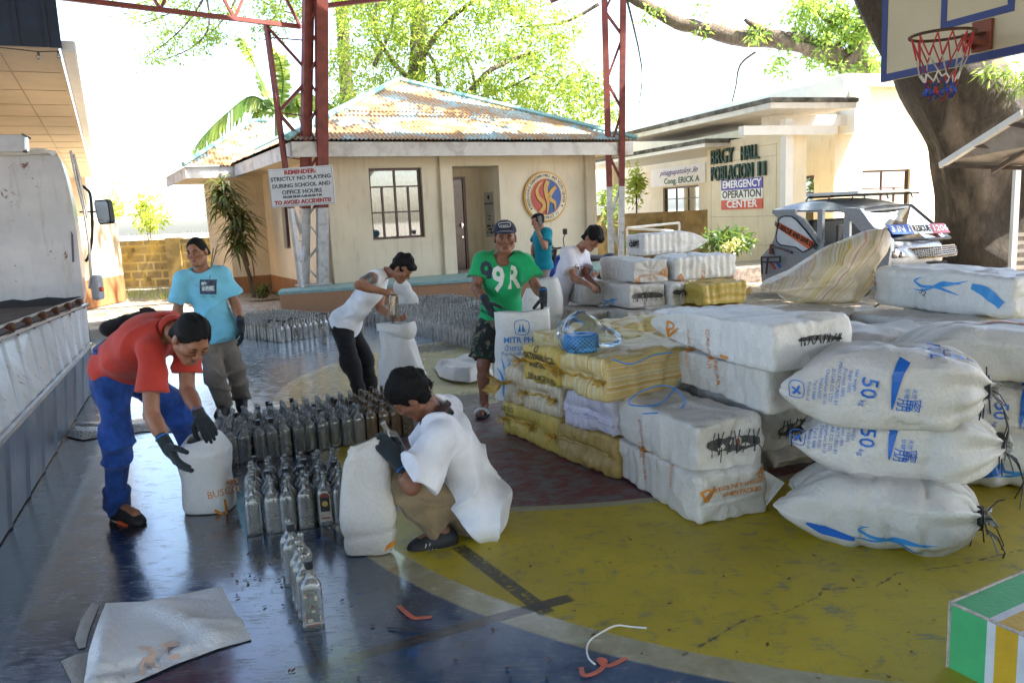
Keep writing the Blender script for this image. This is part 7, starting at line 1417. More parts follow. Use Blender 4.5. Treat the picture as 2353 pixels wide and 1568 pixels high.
R0,R1=G(195,700,.9),G(0,777,.9);R1=ext(R0,R1,1.5);B0,B1=G(207,789,.5),G(0,1004,.5);B1=ext(B0,B1,1.25);S0,S1=G(206,905,.012),G(0,1248,.012);S1=ext(S0,S1,1.2)
B0=B0*.4+(R0*.5+S0*.5)*.6;B0[2]=.5
def strip(A0,A1,C0,C1,n,amp,m,name,parent,thick=.03):
 P=[];nn_=n*8;out=nrm(np.cross(A1-A0,C0-A0));out=out if out@(CAM-A0)>0 else-out
 for i in range(nn_+1):
  t=i/nn_;k=amp*(1 if abs((t*n)%1-.5)>.42 else 0);P+=[A0+(A1-A0)*t+out*k,C0+(C1-C0)*t+out*k]
 Fc=[[2*i,2*i+2,2*i+3,2*i+1]for i in range(nn_)];k0=len(P);P+=[q-out*thick for q in P[:k0]];Fc+=[[k0+2*i+1,k0+2*i+3,k0+2*i+2,k0+2*i]for i in range(nn_)]+[[2*i+1,2*i+3,k0+2*i+3,k0+2*i+1]for i in range(nn_)]
 return mesh_obj(name,P,Fc,m,parent),out
gate,out=strip(R0,R1,B0,B1,12,.018,rustp,'side_gate',tr)
strip(B0+out*.02,B1+out*.02,S0,S1,9,.012,steel,'lower_panel',tr)
mb=MB();mb.tube([R0+out*.03,R1+out*.03],.02,8);mb.tube([R0+out*.012+EZ*.07-out*.04,R1+EZ*.07-out*.03],.018,8);mb.bar(B0+out*.03,B1+out*.03,.03,.03);mb.build('edge_rail',M['chrome'],gate)
mb=MB()
for i in range(9):q=R0+(R1-R0)*(.06+.108*i);mb.lathe(q+EZ*.055+out*.0,[(.018,-.03),(.034,-.01),(.034,.02),(.02,.035)],10,axes_from(out,EZ));mb.bar(q+EZ*.05,q+out*.05-EZ*.02,.02,.012)
mb.build('hinge',pm('rusty hinge',(.12,.05,.025),.7,.4,20),gate)
inn=nrm(np.array([-1,-.3,0]));mb=MB();q0,q1=R0+EZ*.02,R1+EZ*.02;P=[]
for k in range(9):a=q0+inn*(.02+.27*k);b2=q1+inn*(.02+.27*k);mb.add([a,b2,b2+inn*.26,a+inn*.26,a-EZ*.04,b2-EZ*.04,b2+inn*.26-EZ*.04,a+inn*.26-EZ*.04],[[0,1,2,3],[7,6,5,4],[0,4,5,1],[2,6,7,3],[1,5,6,2],[0,3,7,4]])
mb.build('bed_floor',wood,tr)
pd_=nrm(np.array([.93,.30,0]));pn_=np.array([-pd_[1],pd_[0],0]);cabo=R0+pn_*.05;cdir=nrm(np.array([-.44,.9,0]))
poly=[ray_plane(p_,cabo,pn_)for p_ in((193,700),(188,640),(178,545),(166,470),(152,408),(140,370),(132,354),(122,349),(-420,358),(-420,720))]
k=len(poly);P=poly+[q+cdir*1.25 for q in poly];mesh_obj('cab',P,[list(range(k)),list(range(k,2*k))[::-1]]+[[i,k+i,k+(i+1)%k,(i+1)%k]for i in range(k)],rustp,tr)
cab=bpy.data.objects['cab']
def cp(x,y,off=.012):return ray_plane((x,y),cabo,pn_)-pn_*off
mb=MB();qs=[cp(x,y)for x,y in((-300,738),(0,712),(60,707),(100,703),(185,694),(186,680),(150,684),(110,682),(60,690),(30,687),(0,692),(-300,706))];mb.add(qs,[list(range(len(qs)))]);mb.build('black_band',pm('matt black band',(.015,.016,.02),.6,.3,12),cab)  # black band along the foot of the cab's rear panel
mb=MB();mb.tube([cp(x,y,.03)for x,y in((130,353),(118,350),(60,352),(-200,356))],.022,8);mb.tube([cp(x,y,.05)for x,y in((126,357),(105,345),(85,345),(0,352),(-200,352))],.014,8);mb.build('roof_bar',M['white2'],cab)
mb=MB();q=[cp(x,y,.1)for x,y in((62,312),(62,350),(-160,352),(-160,314))];mb.add(q+[a+cdir*.35 for a in q],[[0,1,2,3],[7,6,5,4],[0,4,5,1],[3,2,6,7],[0,3,7,4],[1,5,6,2]]);mb.build('roof_box',truckw,cab)
mb=MB();
for a,b2 in(((57,311),(78,322)),((60,350),(70,352)),((70,318),(72,350))):mb.tube([cp(*a,.12),cp(*b2,.12)],.012,6)
for pts in([(148,340),(160,400),(180,480),(192,560),(197,640),(193,668)],[(155,348),(170,410),(188,500)]):mb.tube([ray_plane(p_,cabo,pn_)+cdir*.35+np.array([.05,0,0])for p_ in pts],.016,7)
mb.build('pipe_rail',M['chrome'],cab)
mb=MB();qs=[cp(x,y,.006)for x,y in((163,530),(168,538),(171,600),(166,603))];mb.add(qs,[[0,1,2,3]]);mb.build('louvre',pm('dark blue slot',(.10,.10,.17),.5),cab)  # dark blue strip on the cab panel
Ym=9.3;mb=MB();mb.tube(smooth_pts([D(x,y,Ym)for x,y in((182,424),(198,434),(208,452),(212,520),(210,560),(203,590),(197,600))],5),.016,7);mb.tube([D(183,487,Ym),D(228,486,Ym)],.010,6);ma=mb.build('mirror_arm',M['black'],tr)
mb=MB();pr=[(-.085,.13),(.07,.14),(.095,.11),(.10,-.10),(.08,-.13),(-.05,-.14),(-.075,-.11),(-.10,.09)];mb.prism(pr,-.03,.03,D(240,487,Ym-.05),np.array([nrm(RT-np.array([0,.25,0])),EZ,nrm(np.cross(nrm(RT-np.array([0,.25,0])),EZ))]));mir=mb.build('mirror',M['black'],ma)
mb=MB();mb.prism([(x*.86,y*.88)for x,y in pr],.031,.034,D(240,487,Ym-.05),np.array([nrm(RT-np.array([0,.25,0])),EZ,nrm(np.cross(nrm(RT-np.array([0,.25,0])),EZ))]));mb.build('mirror_glass',pm('mirror glass',(.6,.65,.68),.05,.02,2,metal=1,bstr=0),mir)
mb=MB();q=ray_plane((205,668),cabo,pn_)+cdir*.55+np.array([.08,0,0]);mb.box(q,(.10,.14,.28),bev=.03);mb.build('corner_panel',truckw,cab)
mb=MB();mb.box(q+np.array([.06,-.03,-.02]),(.04,.05,.05),bev=.012);mb.build('turn_lamp',M['orange'],cab)
for wq in(R0+cdir*.7-EZ*.45+inn*.15,ext(R0,R1,.75)+inn*.55-EZ*.45):
 mb=MB();mb.lathe(wq,[(.26,-.11),(.42,-.11),(.45,-.08),(.45,.08),(.42,.11),(.26,.11)],28,axes_from(np.array([.9,.4,0]),EZ));wh=mb.build('wheel',rubber,tr);mb=MB();mb.lathe(wq,[(.05,-.06),(.25,-.09),(.26,.09),(.05,.06)],20,axes_from(np.array([.9,.4,0]),EZ));mb.build('rim',truckw,wh)
 # - rescue tricycle with its wide sidecar body
fd=nrm((.43,-.9,0));wd=np.array([-fd[1],fd[0],0]);T0=D(1985,640,13.0);T0[2]=0;TW=2.0
tri=thing('rescue_tricycle','silver rescue tricycle with a solar panel on its roof parked before the hall','tricycle',T0-fd*1.1+wd*1.0)
tsil=pm('hammered silver body paint',(.30,.325,.36),.34,.3,60,metal=.45,bstr=.25,bdist=.004,bscale=120,coat=.3);tdark=pm('black rubber trim',(.015,.015,.016),.5,.2,9);twhite=pm('white panel paint',(.62,.63,.64),.35,.08,6,coat=.3)
zx=lambda x,y:(1727.4+.2150*x,418.75+.2150*y)
def ps(x,y,off=0.):return ray_plane(zx(x,y),T0-wd*off,wd)
def prism3(mb,pts,d):k=len(pts);mb.add([*pts,*[q+d for q in pts]],[list(range(k)),list(range(k,2*k))[::-1]]+[[i,k+i,k+(i+1)%k,(i+1)%k]for i in range(k)])
mb=MB();rq=[(212,330),(225,296),(460,290),(462,335),(560,400),(700,590),(770,640),(770,720),(900,760),(900,1150),(110,1150),(95,960),(100,790),(190,690),(235,600),(262,480),(268,372)];prism3(mb,[ps(*q)for q in rq],wd*.05);side=mb.build('rear_side_panel',tsil,tri)
wp_=[(285,400),(310,372),(350,360),(420,364),(470,400),(560,500),(690,665),(640,690),(600,720),(540,745),(470,695),(300,668),(262,630),(255,580)]
mb=MB();prism3(mb,[ps(*q,.008)for q in wp_],wd*.007);pnl=mb.build('white_panel',twhite,side);sp=[ps(*q,.012)for q in wp_];mb=MB();mb.tube(sp+[sp[0]],.012,6);mb.build('trim',tdark,side)
mb=MB();prism3(mb,[ps(*q,.014)for q in((290,428),(690,650),(640,690),(605,715),(275,492))],wd*.005);bnr=mb.build('banner',pm('orange red banner',(.62,.12,.03),.5,.08,6),pnl)
bu=nrm(ps(680,680,.02)-ps(285,460,.02));bnn=-wd;bvv=nrm(np.cross(bnn,bu));bvv=bvv if bvv[2]>0 else-bvv
mb=MB();mb.text('WE RESCUE AND SAVE LIVES',.125,(ps(285,460,.021)+ps(645,680,.021))/2,np.array([bu,bvv,np.cross(bu,bvv)]),.004,xs=.68,offset=.003);mb.build('lettering',M['dark'],bnr)
mb=MB();prism3(mb,[ps(*q,.03)for q in((190,660),(222,665),(215,710),(230,772),(180,765))],wd*.02);ax_=mb.build('axe_head',pm('dark red axe paint',(.10,.015,.015),.5,.3,9),tri);mb=MB();mb.tube([ps(*q,.03)for q in((215,690),(300,705),(380,735),(425,755))],.02,7);mb.build('axe_handle',M['brownframe'],ax_)
mb=MB()
for a,b2 in(((100,800),(298,795)),((100,800),(105,980)),((298,795),(298,850)),((100,850),(300,850)),((170,800),(150,980))):mb.tube([ps(*a,.09),ps(*b2,.09)],.018,6)
mb.build('rear_step',tdark,tri)
for nm_,m_,q4 in(('red_stripe',pm('red stripe paint',(.45,.03,.03),.4,.1,5),((190,860),(215,860),(255,925),(240,935))),('blue_stripe',pm('blue stripe paint',(.02,.07,.4),.4,.1,5),((250,860),(280,860),(310,905),(290,915)))):mb=MB();prism3(mb,[ps(*q,.01)for q in q4],wd*.008);mb.build(nm_,m_,side)
mb=MB();prism3(mb,[ps(*q)for q in((690,640),(745,640),(752,290),(700,290))],wd*.06);prism3(mb,[ps(*q)for q in((930,262),(1150,280),(1300,480),(1480,615),(1480,740),(1330,640),(1190,560),(1040,395),(990,330),(930,315))],wd*.08);prism3(mb,[ps(*q)for q in((985,320),(1040,400),(1040,640),(970,640))],wd*.05);prism3(mb,[ps(*q)for q in((900,700),(1480,700),(1420,1150),(900,1150))],wd*.05);mb.build('door_frame',tsil,tri)
mb=MB();mb.box(ps(880,600)+wd*.5,(.05,.9,.45),np.array([fd,wd,EZ]),bev=.02);mb.box(ps(700,720)+wd*1.0,(.9,1.6,.12),np.array([fd,wd,EZ]),bev=.04);mb.box(ps(520,560)+wd*1.0,(.12,1.6,.5),np.array([fd,wd,EZ]),bev=.04);mb.build('seat',tdark,tri)
mb=MB();prism3(mb,[ps(*q)+wd*(TW-.05)for q in rq],wd*.05);mb.build('far_side_panel',tsil,tri)
def pf(x,y,back):return ray_plane(zx(x,y),T0-fd*back,fd)
W4=[pf(1150,300,.42),pf(1700,245,.42),pf(2112,590,.03),pf(1480,612,.03)]
ra,rb_=ps(215,300),W4[0];P=[];nu,nv=14,14;zt=EZ
for i in range(nu+1):
 for j in range(nv+1):
  s_,t_=i/nu,j/nv;q=ra+(rb_-ra)*s_;q=q*(1-t_)+(W4[1]+(ra-W4[0])*(1-s_)*1.02+EZ*.0)*t_;q=q+EZ*(.17*(max(0,math.sin(math.pi*min(max((s_*.97+.03),0),1)))**.7)*(1-(2*t_-1)**4)**.6)+fd*.10*math.sin(math.pi*t_)*(s_>.93);P.append(q)
Fc=[[i*(nv+1)+j,(i+1)*(nv+1)+j,(i+1)*(nv+1)+j+1,i*(nv+1)+j+1]for i in range(nu)for j in range(nv)];k=len(P);P+=[q-EZ*.03 for q in P];Fc+=[[k+a for a in f][::-1]for f in Fc]
for i in range(nu):
 for j in(0,nv):a,b2=i*(nv+1)+j,(i+1)*(nv+1)+j;Fc.append([a,b2,k+b2,k+a])
for j in range(nv):
 for i in(0,nu):a,b2=i*(nv+1)+j,i*(nv+1)+j+1;Fc.append([a,b2,k+b2,k+a])
troof=mesh_obj('roof',P,Fc,tsil,tri,True)
mb=MB();ctr=(ra+rb_)/2+wd*.95+EZ*.27+fd*.12;axt=np.array([fd,wd,EZ]);mb.box(ctr,(1.15,1.35,.045),axt,bev=.006);spn=mb.build('solar_panel',pm('aluminium panel frame',(.62,.66,.68),.4,.05,5,metal=.4),troof);mb=MB();mb.box(ctr+EZ*.024,(1.08,1.28,.006),axt);mb.build('solar_cells',pm('solar cells',(.012,.016,.04),.15,.1,4,bstr=0),spn)
mb=MB()
for s_ in(-.5,0,.5):mb.tube([ctr+fd*s_+wd*-.75-EZ*.12,ctr+fd*s_+wd*-.7-EZ*.04,ctr+fd*s_+wd*.7-EZ*.04,ctr+fd*s_+wd*.75-EZ*.12],.016,6)
for t_ in(-.6,.6):mb.tube([ctr+fd*-.6+wd*t_-EZ*.05,ctr+fd*.75+wd*t_-EZ*.05],.016,6)
mb.build('roof_rack',tdark,troof)
def pf(x,y,back):return ray_plane(zx(x,y),T0-fd*back,fd)
W4=[pf(1150,300,.42),pf(1700,245,.42),pf(2112,590,.03),pf(1480,612,.03)];wmid=[pf(1300,470,.22)]
wsv=[W4[0],(W4[0]+W4[1])/2+EZ*.02,W4[1],(W4[1]+W4[2])/2,W4[2],(W4[2]+W4[3])/2+fd*.12-EZ*.01,W4[3],pf(1290,470,.22)]
cw=sum(wsv)/8+fd*.06;mb=MB();mb.add(wsv+[cw],[[i,(i+1)%8,8]for i in range(8)]);ws_=mb.build('windscreen',M['windscreen'],tri);mb=MB();mb.bar(W4[1]-fd*.03,W4[2]-fd*.03,.09,.06);mb.bar(W4[1]-fd*.03,W4[0]-fd*.03,.07,.06);mb.build('windscreen_post',tsil,tri)
mb=MB();mb.tube(wsv+[wsv[0]],.028,8);mb.build('windscreen_trim',tdark,ws_)
uw=nrm(W4[2]-W4[3]);vw=nrm(W4[0]-W4[3]-uw*((W4[0]-W4[3])@uw));nw=np.cross(uw,vw);nw=nw if nw@fd>0 else-nw;axw_=np.array([uw,vw,np.cross(uw,vw)]);wl=np.linalg.norm(W4[2]-W4[3])
for nm_,body,m_,f0,f1,tm in(('blue_sticker','3 IN 1',pm('blue sticker',(.03,.10,.42),.4,.06,5),.0,.36,twhite),('white_sticker','RESCUE',twhite,.365,.69,M['dark']),('red_sticker','1206',pm('red sticker',(.5,.05,.06),.4,.06,5),.695,.98,twhite)):
 o_=W4[3]+uw*wl*(f0+f1)/2+vw*.15+nw*.075;mb=MB();mb.box(o_,(wl*(f1-f0)-.01,.2,.006),axw_);st=mb.build(nm_,m_,ws_);mb=MB();tv,_=text_data(body,.17,.003,'CENTER',.25,.004);mb.text(body,.17,o_+nw*.006,axw_,.003,xs=wl*(f1-f0)*.9/(max(q[0]for q in tv)-min(q[0]for q in tv)),shear=.25,offset=.004);mb.build('lettering',tm,st)
rows=[(1.00,.06),(.93,-.06),(.86,-.12),(.72,-.15),(.58,-.14),(.50,-.10),(.36,.0),(.30,.1)];P=[];nc=16;FT=D(2182,546,14)[2]
zb0=W4[3][2];kz=zb0/1.0
for z_,bk in rows:
 for j in range(nc+1):t_=j/nc;e_=(2*t_-1);q=T0+wd*(TW*1.02*t_+.02)+fd*(-bk-.28*abs(e_)**5-.05*e_*e_);P.append(np.array([q[0],q[1],z_*kz-.03*abs(e_)**4*(z_>.8)]))
Fc=[[i*(nc+1)+j,i*(nc+1)+j+1,(i+1)*(nc+1)+j+1,(i+1)*(nc+1)+j]for i in range(len(rows)-1)for j in range(nc)];fr_=mesh_obj('front_body',P,Fc,tsil,tri,True)
fb=BVHTree.FromPolygons([tuple(q)for q in P],Fc)
def fp(x,y,lift=.01):
 d=ray(*zx(x,y));h=fb.ray_cast(Vector(CAM),Vector(d/np.linalg.norm(d)));return np.array(h[0])-nrm(d)*lift if h[0]is not None else pf(x,y,-.15)
gp=[(1690,705),(2155,668),(2180,770),(1790,815)];mb=MB();n_=8;V_=[fp(gp[0][0]+(gp[1][0]-gp[0][0])*i/n_,gp[0][1]+(gp[1][1]-gp[0][1])*i/n_)for i in range(n_+1)]+[fp(gp[3][0]+(gp[2][0]-gp[3][0])*i/n_,gp[3][1]+(gp[2][1]-gp[3][1])*i/n_)for i in range(n_+1)]
mb.add(V_,[[i,i+1,n_+2+i,n_+1+i]for i in range(n_)]);gr_=mb.build('grille',M['dark'],fr_);mb=MB()
for i in range(20):
 for j in range(5):
  t_,s_=(i+.5*(j%2))/20,(j+.5)/5;a=V_[0]+(V_[n_]-V_[0])*t_;c_=V_[n_+1]+(V_[-1]-V_[n_+1])*t_;q=a+(c_-a)*s_+fd*(.03+.05*math.sin(math.pi*t_));hx=[q+uw*.034*math.cos(R(60*k))+EZ*.026*math.sin(R(60*k))for k in range(6)];mb.tube(hx+[hx[0]],.005,4)
mb.build('mesh',M['chrome'],gr_);mb=MB();bd=[fp(*q,.03)for q in gp];mb.tube([bd[0],(bd[0]+bd[1])/2+fd*.05,bd[1]],.013,6);mb.tube([bd[1],bd[2]],.013,6);mb.tube([bd[3],(bd[3]+bd[2])/2+fd*.05,bd[2]],.013,6);mb.build('grille_border',pm('yellow trim paint',(.68,.42,.03),.4,.1,6),gr_)
q=fp(1975,725,.09)+fd*.03;mb=MB();axl_=np.array([uw,EZ,-np.cross(EZ,uw)]);mb.tube([q+uw*.085*math.cos(R(a))+EZ*.075*math.sin(R(a))for a in range(0,361,20)],.012,6);mb.tube([q+uw*x+EZ*z for x,z in((-.08,.03),(-.04,.03),(0,-.03),(.04,.03),(.08,.03))],.012,6);mb.build('emblem',M['chrome'],gr_)
for xs_ in((1420,700),):
 hp=[(1425,745),(1440,705),(1560,695),(1640,730),(1690,800),(1600,812),(1480,795),(1420,770)];mb=MB();vv=[fp(*q,.012)for q in hp];mb.add(vv+[sum(vv)/8+fd*.03],[[i,(i+1)%8,8]for i in range(8)]);hl_=mb.build('headlight',pm('smoked lamp housing',(.05,.055,.06),.15,.2,5,coat=1),fr_)
 for x,y,r_,m_ in((1455,742,.07,pm('amber lens',(.55,.30,.02),.2,.1,5)),(1535,760,.08,M['chrome']),(1600,775,.05,M['chrome'])):mb=MB();mb.lathe(fp(x,y,.05),[(r_,-.01),(r_*.95,.02),(r_*.5,.035)],16,axes_from(fd,EZ));mb.build('lamp',m_,hl_,True)
mb=MB();vv=[fp(*q,.012)for q in((1860,850),(2080,830),(2100,880),(1880,905))];mb.add(vv,[[0,1,2,3]]);mb.build('bumper_opening',M['dark'],fr_)
mb=MB();prism3(mb,[ps(*q,.012)for q in((1285,1015),(1375,1015),(1360,1040),(1275,1040))],wd*.005);mb.build('blue_stripe',bpy.data.materials['blue stripe paint'],bpy.data.objects['door_frame.001']if 'door_frame.001' in bpy.data.objects else tri);mb=MB();prism3(mb,[ps(*q,.012)for q in((1270,1065),(1350,1065),(1335,1088),(1262,1088))],wd*.005);mb.build('red_stripe',bpy.data.materials['red stripe paint'],tri)
for wq in(T0+fd*-.35+wd*.25,T0-fd*1.7+wd*.2,T0-fd*1.7+wd*1.75):
 mb=MB();axq=axes_from(wd,EZ);mb.lathe(wq+EZ*.28,[(.2,-.05),(.27,-.05),(.285,-.03),(.285,.03),(.27,.05),(.2,.05)],24,axq);wh=mb.build('wheel',rubber,tri);mb=MB();mb.lathe(wq+EZ*.28,[(.04,-.05),(.19,-.03),(.2,.03),(.04,.05)],16,axq);mb.build('rim',M['chrome'],wh)
 # - motorcycle by the youth hall
mc=thing('motorcycle','blue and black motorcycle parked behind the man in the pale t-shirt','motorcycle',D(1330,640,14.4));q0=D(1330,640,14.4);q0[2]=0;mc.location=tuple(q0);md=nrm((.95,.3,0));ms=np.array([-md[1],md[0],0]);axm=np.array([md,ms,EZ])
ml=lambda a,s,z:q0+md*a+ms*s+EZ*z
for a in(-.62,.62):
 mb=MB();mb.tube([ml(a+.27*math.cos(t),0,.3+.27*math.sin(t))for t in np.linspace(0,2*math.pi,25)],.045,8);wh=mb.build('wheel',rubber,mc);mb=MB();mb.lathe(ml(a,0,.3),[(.05,-.05),(.05,.05)],12,axes_from(ms,EZ))
 for k in range(6):mb.bar(ml(a,0,.3),ml(a+.24*math.cos(k*1.047),0,.3+.24*math.sin(k*1.047)),.02)
 mb.build('rim',M['chrome'],wh)
blue_m=pm('blue motorcycle plastic',(.015,.05,.30),.25,.1,5,coat=.6);sd=SDF();sd.ell(ml(-.25,0,.78),axm,[.26,.13,.14],.04);sd.ell(ml(-.48,0,.62),axm,[.14,.12,.2],.06);mk('fairing',sdf_mesh(sd,.015),blue_m,mc)
sd=SDF();sd.ell(ml(.25,0,.80),axm,[.36,.12,.06],.03);sd.ell(ml(.62,0,.82),axm,[.12,.1,.06],.05);mk('seat',sdf_mesh(sd,.015),M['black'],mc);sd=SDF();sd.ell(ml(0,0,.42),axm,[.3,.13,.2],.05);mk('engine',sdf_mesh(sd,.015),M['black'],mc)
mb=MB();mb.tube([ml(-.62,.07,.3),ml(-.5,.07,.75),ml(-.44,.05,1.0)],.025,7);mb.tube([ml(-.62,-.07,.3),ml(-.5,-.07,.75),ml(-.44,-.05,1.0)],.025,7);mb.tube([ml(-.34,-.36,1.04),ml(-.44,-.12,1.02),ml(-.44,.12,1.02),ml(-.34,.36,1.04)],.016,7);mb.build('handlebar',M['black'],mc)
for s_ in(-.3,.3):mb=MB();mb.tube([ml(-.38,s_,1.05),ml(-.42,s_*1.2,1.18),ml(-.40,s_*1.35,1.27)],.008,6);mb.box(ml(-.40,s_*1.35,1.31),(.03,.16,.1),axm,bev=.012);mb.build('mirror',M['black'],mc)
sd=SDF();sd.ell(ml(-.55,0,.92),axm,[.09,.11,.1],.03);mk('headlight',sdf_mesh(sd,.012),M['black'],mc)
# - basketball board, rim and net
Bo=np.array([3.31,7.2,2.66]);bd_=nrm((.475,-.88,0));bn=np.array([bd_[1],-bd_[0],0]);bn=bn if bn[0]<0 else-bn;axb=np.array([bd_,EZ,np.cross(bd_,EZ)])
Bo=D(2027,190,7.2);bq=D(2352,130,6.0);bd_=nrm((bq-Bo)*np.array([1,1,0]));bn=nrm(np.cross(EZ,bd_));bn=bn if bn[0]<0 else-bn;axb=np.array([bd_,EZ,np.cross(bd_,EZ)])
bb=thing('basketball_board','cream basketball board with blue border hanging at the upper right','basketball board',Bo)
BW,BHt=1.8,1.06;bl=lambda x,z,o=0.:Bo+bd_*x+EZ*z+bn*o
mb=MB();mb.box(bl(BW/2,BHt/2),(BW,BHt,.04),axb);mb.build('board',pm('aged cream board',(.52,.45,.30),.6,.06,3,dirt=(.34,.27,.17),dirt_amt=.25),bb)
mb=MB();e_=.06;s_=1 if bn@np.cross(bd_,EZ)>0 else-1
for x,z,w_,h_ in((BW/2,e_/2,BW,e_),(BW/2,BHt-e_/2,BW,e_),(e_/2,BHt/2,e_,BHt-2*e_),(BW-e_/2,BHt/2,e_,BHt-2*e_),(.9,.33,.62,.055),(.9,.78,.62,.055),(.617,.555,.055,.395),(1.183,.555,.055,.395)):mb.box(bl(x,z,.022),(w_,h_,.004),axb)
mb.build('painted_lines',pm('navy board paint',(.012,.03,.16),.5,.12,6),bb)
hp0=bl(.98,.20,.04);rc=bl(.98,.17,.45);rim_m=pm('rusted orange rim paint',(.07,.03,.015),.6,.5,20);mb=MB();mb.tube([rc+bd_*.215*math.cos(a)+bn*.215*math.sin(a)for a in np.linspace(0,2*math.pi,33)],.011,8);mb.bar(rc-bn*.225,hp0,.09,.012);rim=mb.build('rim',rim_m,bb)
mb=MB();mb.box(bl(.98,.18,.045),(.16,.22,.03),axb,bev=.006);mb.bar(bl(.92,.10,.05),rc-bn*.2,.012,.03);mb.bar(bl(1.04,.10,.05),rc-bn*.2,.012,.03);mb.build('bracket',pm('faded orange bracket',(.20,.05,.022),.6,.2,9),bb)
gg=random.Random(4);cols={'red':pm('red net cord',(.42,.03,.03),.7,.2,9),'white':pm('white net cord',(.6,.58,.55),.7,.2,9),'blue':pm('blue net cord',(.02,.07,.40),.7,.2,9)};nets={k:MB()for k in cols}
def ring(k,r_,z_):return[rc+(bd_*math.cos(2*math.pi*(i+.5*(k%2))/12)+bn*math.sin(2*math.pi*(i+.5*(k%2))/12))*r_+EZ*z_+np.array([gg.gauss(0,.008),gg.gauss(0,.008),gg.gauss(0,.008)])for i in range(12)]
rg=[ring(0,.21,-.01),ring(1,.17,-.16),ring(2,.125,-.27),ring(3,.105,-.33),ring(4,.095,-.37),ring(5,.10,-.41),ring(6,.08,-.44)]
for k in range(6):
 for i in range(12):
  cn='red' if k==0 else('white' if k in(1,2)and gg.random()<.75 else 'blue' if k>2 and gg.random()<.85 else 'red')
  nets[cn].tube([rg[k][i],rg[k+1][i]],.0055,5);nets[cn].tube([rg[k][i],rg[k+1][(i-1+(k%2))%12 if k%2 else(i-1)%12]],.0055,5)
for k,v_ in nets.items():v_.build('net',cols[k],rim)
mb=MB();mb.bar(bl(.5,.25,-.04),bl(.5,1.2,-1.6),.08);mb.bar(bl(1.3,.25,-.04),bl(1.3,1.2,-1.6),.08);mb.bar(bl(.5,.9,-.04),bl(.5,1.25,-1.6),.08);mb.bar(bl(1.3,.9,-.04),bl(1.3,1.25,-1.6),.08);mb.bar(bl(.2,.12,-.06),bl(1.7,.12,-.06),.07);mb.bar(bl(.9,1.22,-1.6),bl(.9,-2.6,-1.6),.16);mb.build('support_frame',pm('pink primer steel',(.45,.20,.19),.6,.2,6),bb)
# - roadside shelter at the right edge
shd=thing('shelter','small open shelter with a low sloping tin roof at the right edge','shelter',G(2325,622));Ys=15.
a0,a1=D(2162,373,14.5),D(2440,380,13.2);b0,b1=D(2352,252,12.5),D(2560,300,11.3);mb=MB();mb.add([a0,a1,b1,b0,a0-EZ*.02,a1-EZ*.02,b1-EZ*.02,b0-EZ*.02],[[0,1,2,3],[7,6,5,4],[0,4,5,1],[1,5,6,2],[2,6,7,3],[3,7,4,0]]);shr=mb.build('roof',pm('grey tin sheet',(.30,.27,.24),.6,.15,4,dirt=(.14,.09,.06),dirt_amt=.35),shd)
mb=MB();mb.bar(a0-EZ*.05,b0-EZ*.05,.09,.1);mb.build('barge_board',M['white2'],shr);mb=MB()
for t in(.02,.45,.85):mb.bar(a0+(b0-a0)*t-EZ*.07,a1+(b1-a1)*t-EZ*.07,.05,.07)
for t in(.45,.9):mb.bar(a0+(a1-a0)*t-EZ*.13,b0+(b1-b0)*t-EZ*.13,.05,.07)
mb.build('rafter',pm('dark rafters',(.10,.075,.06),.8,.3,5),shr)
pq=D(2325,600,13.9);mb=MB()
for dx,dy in((0,0),(1.6,-1.2)):MB().box((pq[0]+dx,pq[1]+dy,1.14),(.09,.09,2.28)).build('post',M['white2'],shd)
mb=MB()
for k in range(5):mb.box((pq[0]+.55,pq[1],.35+k*.14),(1.1,.03,.06))
mb.build('slat_rail',pm('bare grey slats',(.42,.38,.32),.8,.15,5),shd)
# - striped concrete bench end in the right corner
bx=thing('striped_block','green white and yellow striped concrete block in the bottom right corner','block',G(2170,1530));p0=G(2170,1530);z1=D(2183,1383,p0[1])[2]
u1=nrm((G(2352,1312,z1)-G(2183,1383,z1)));u2=nrm(np.array([u1[1],-u1[0],0]));u2=nrm(G(2352,1458,z1)-G(2183,1383,z1));c0=G(2183,1383,z1);c0[2]=0
W1_=.40;segs=(('green_band',(.06,.40,.14),0,.135),('white_band',(.62,.62,.62),.135,.165),('yellow_band',(.62,.36,.015),.165,.24),('white_band',(.62,.62,.62),.24,.28),('green_band',(.06,.40,.14),.28,.50))
for nm_,c_,a,b2 in segs:
 mb=MB();P4=[c0+u2*a,c0+u2*b2,c0+u2*b2+u1*1.3,c0+u2*a+u1*1.3];mb.add([q for q in P4]+[q+EZ*z1 for q in P4],[[3,2,1,0],[4,5,6,7],[0,1,5,4],[1,2,6,5],[2,3,7,6],[3,0,4,7]]);mb.build(nm_,pm(nm_+' paint',c_,.55,.1,9,dirt=(.3,.25,.2),dirt_amt=.22,dirt_scale=5,bstr=.3),bx)
mb=MB();chip=pm('chipped bare edge',(.50,.44,.38),.8,.4,30,dirt=(.2,.08,.04),dirt_amt=.4,dirt_scale=30);e=.008;mb.tube([c0+EZ*(z1+.0),c0+u1*.6+EZ*z1,c0+u1*1.3+EZ*z1],.006,5);mb.tube([c0+EZ*z1,c0+u2*.5+EZ*z1],.006,5);mb.tube([c0,c0+EZ*z1],.006,5);mb.build('chipped_edge',chip,bx)
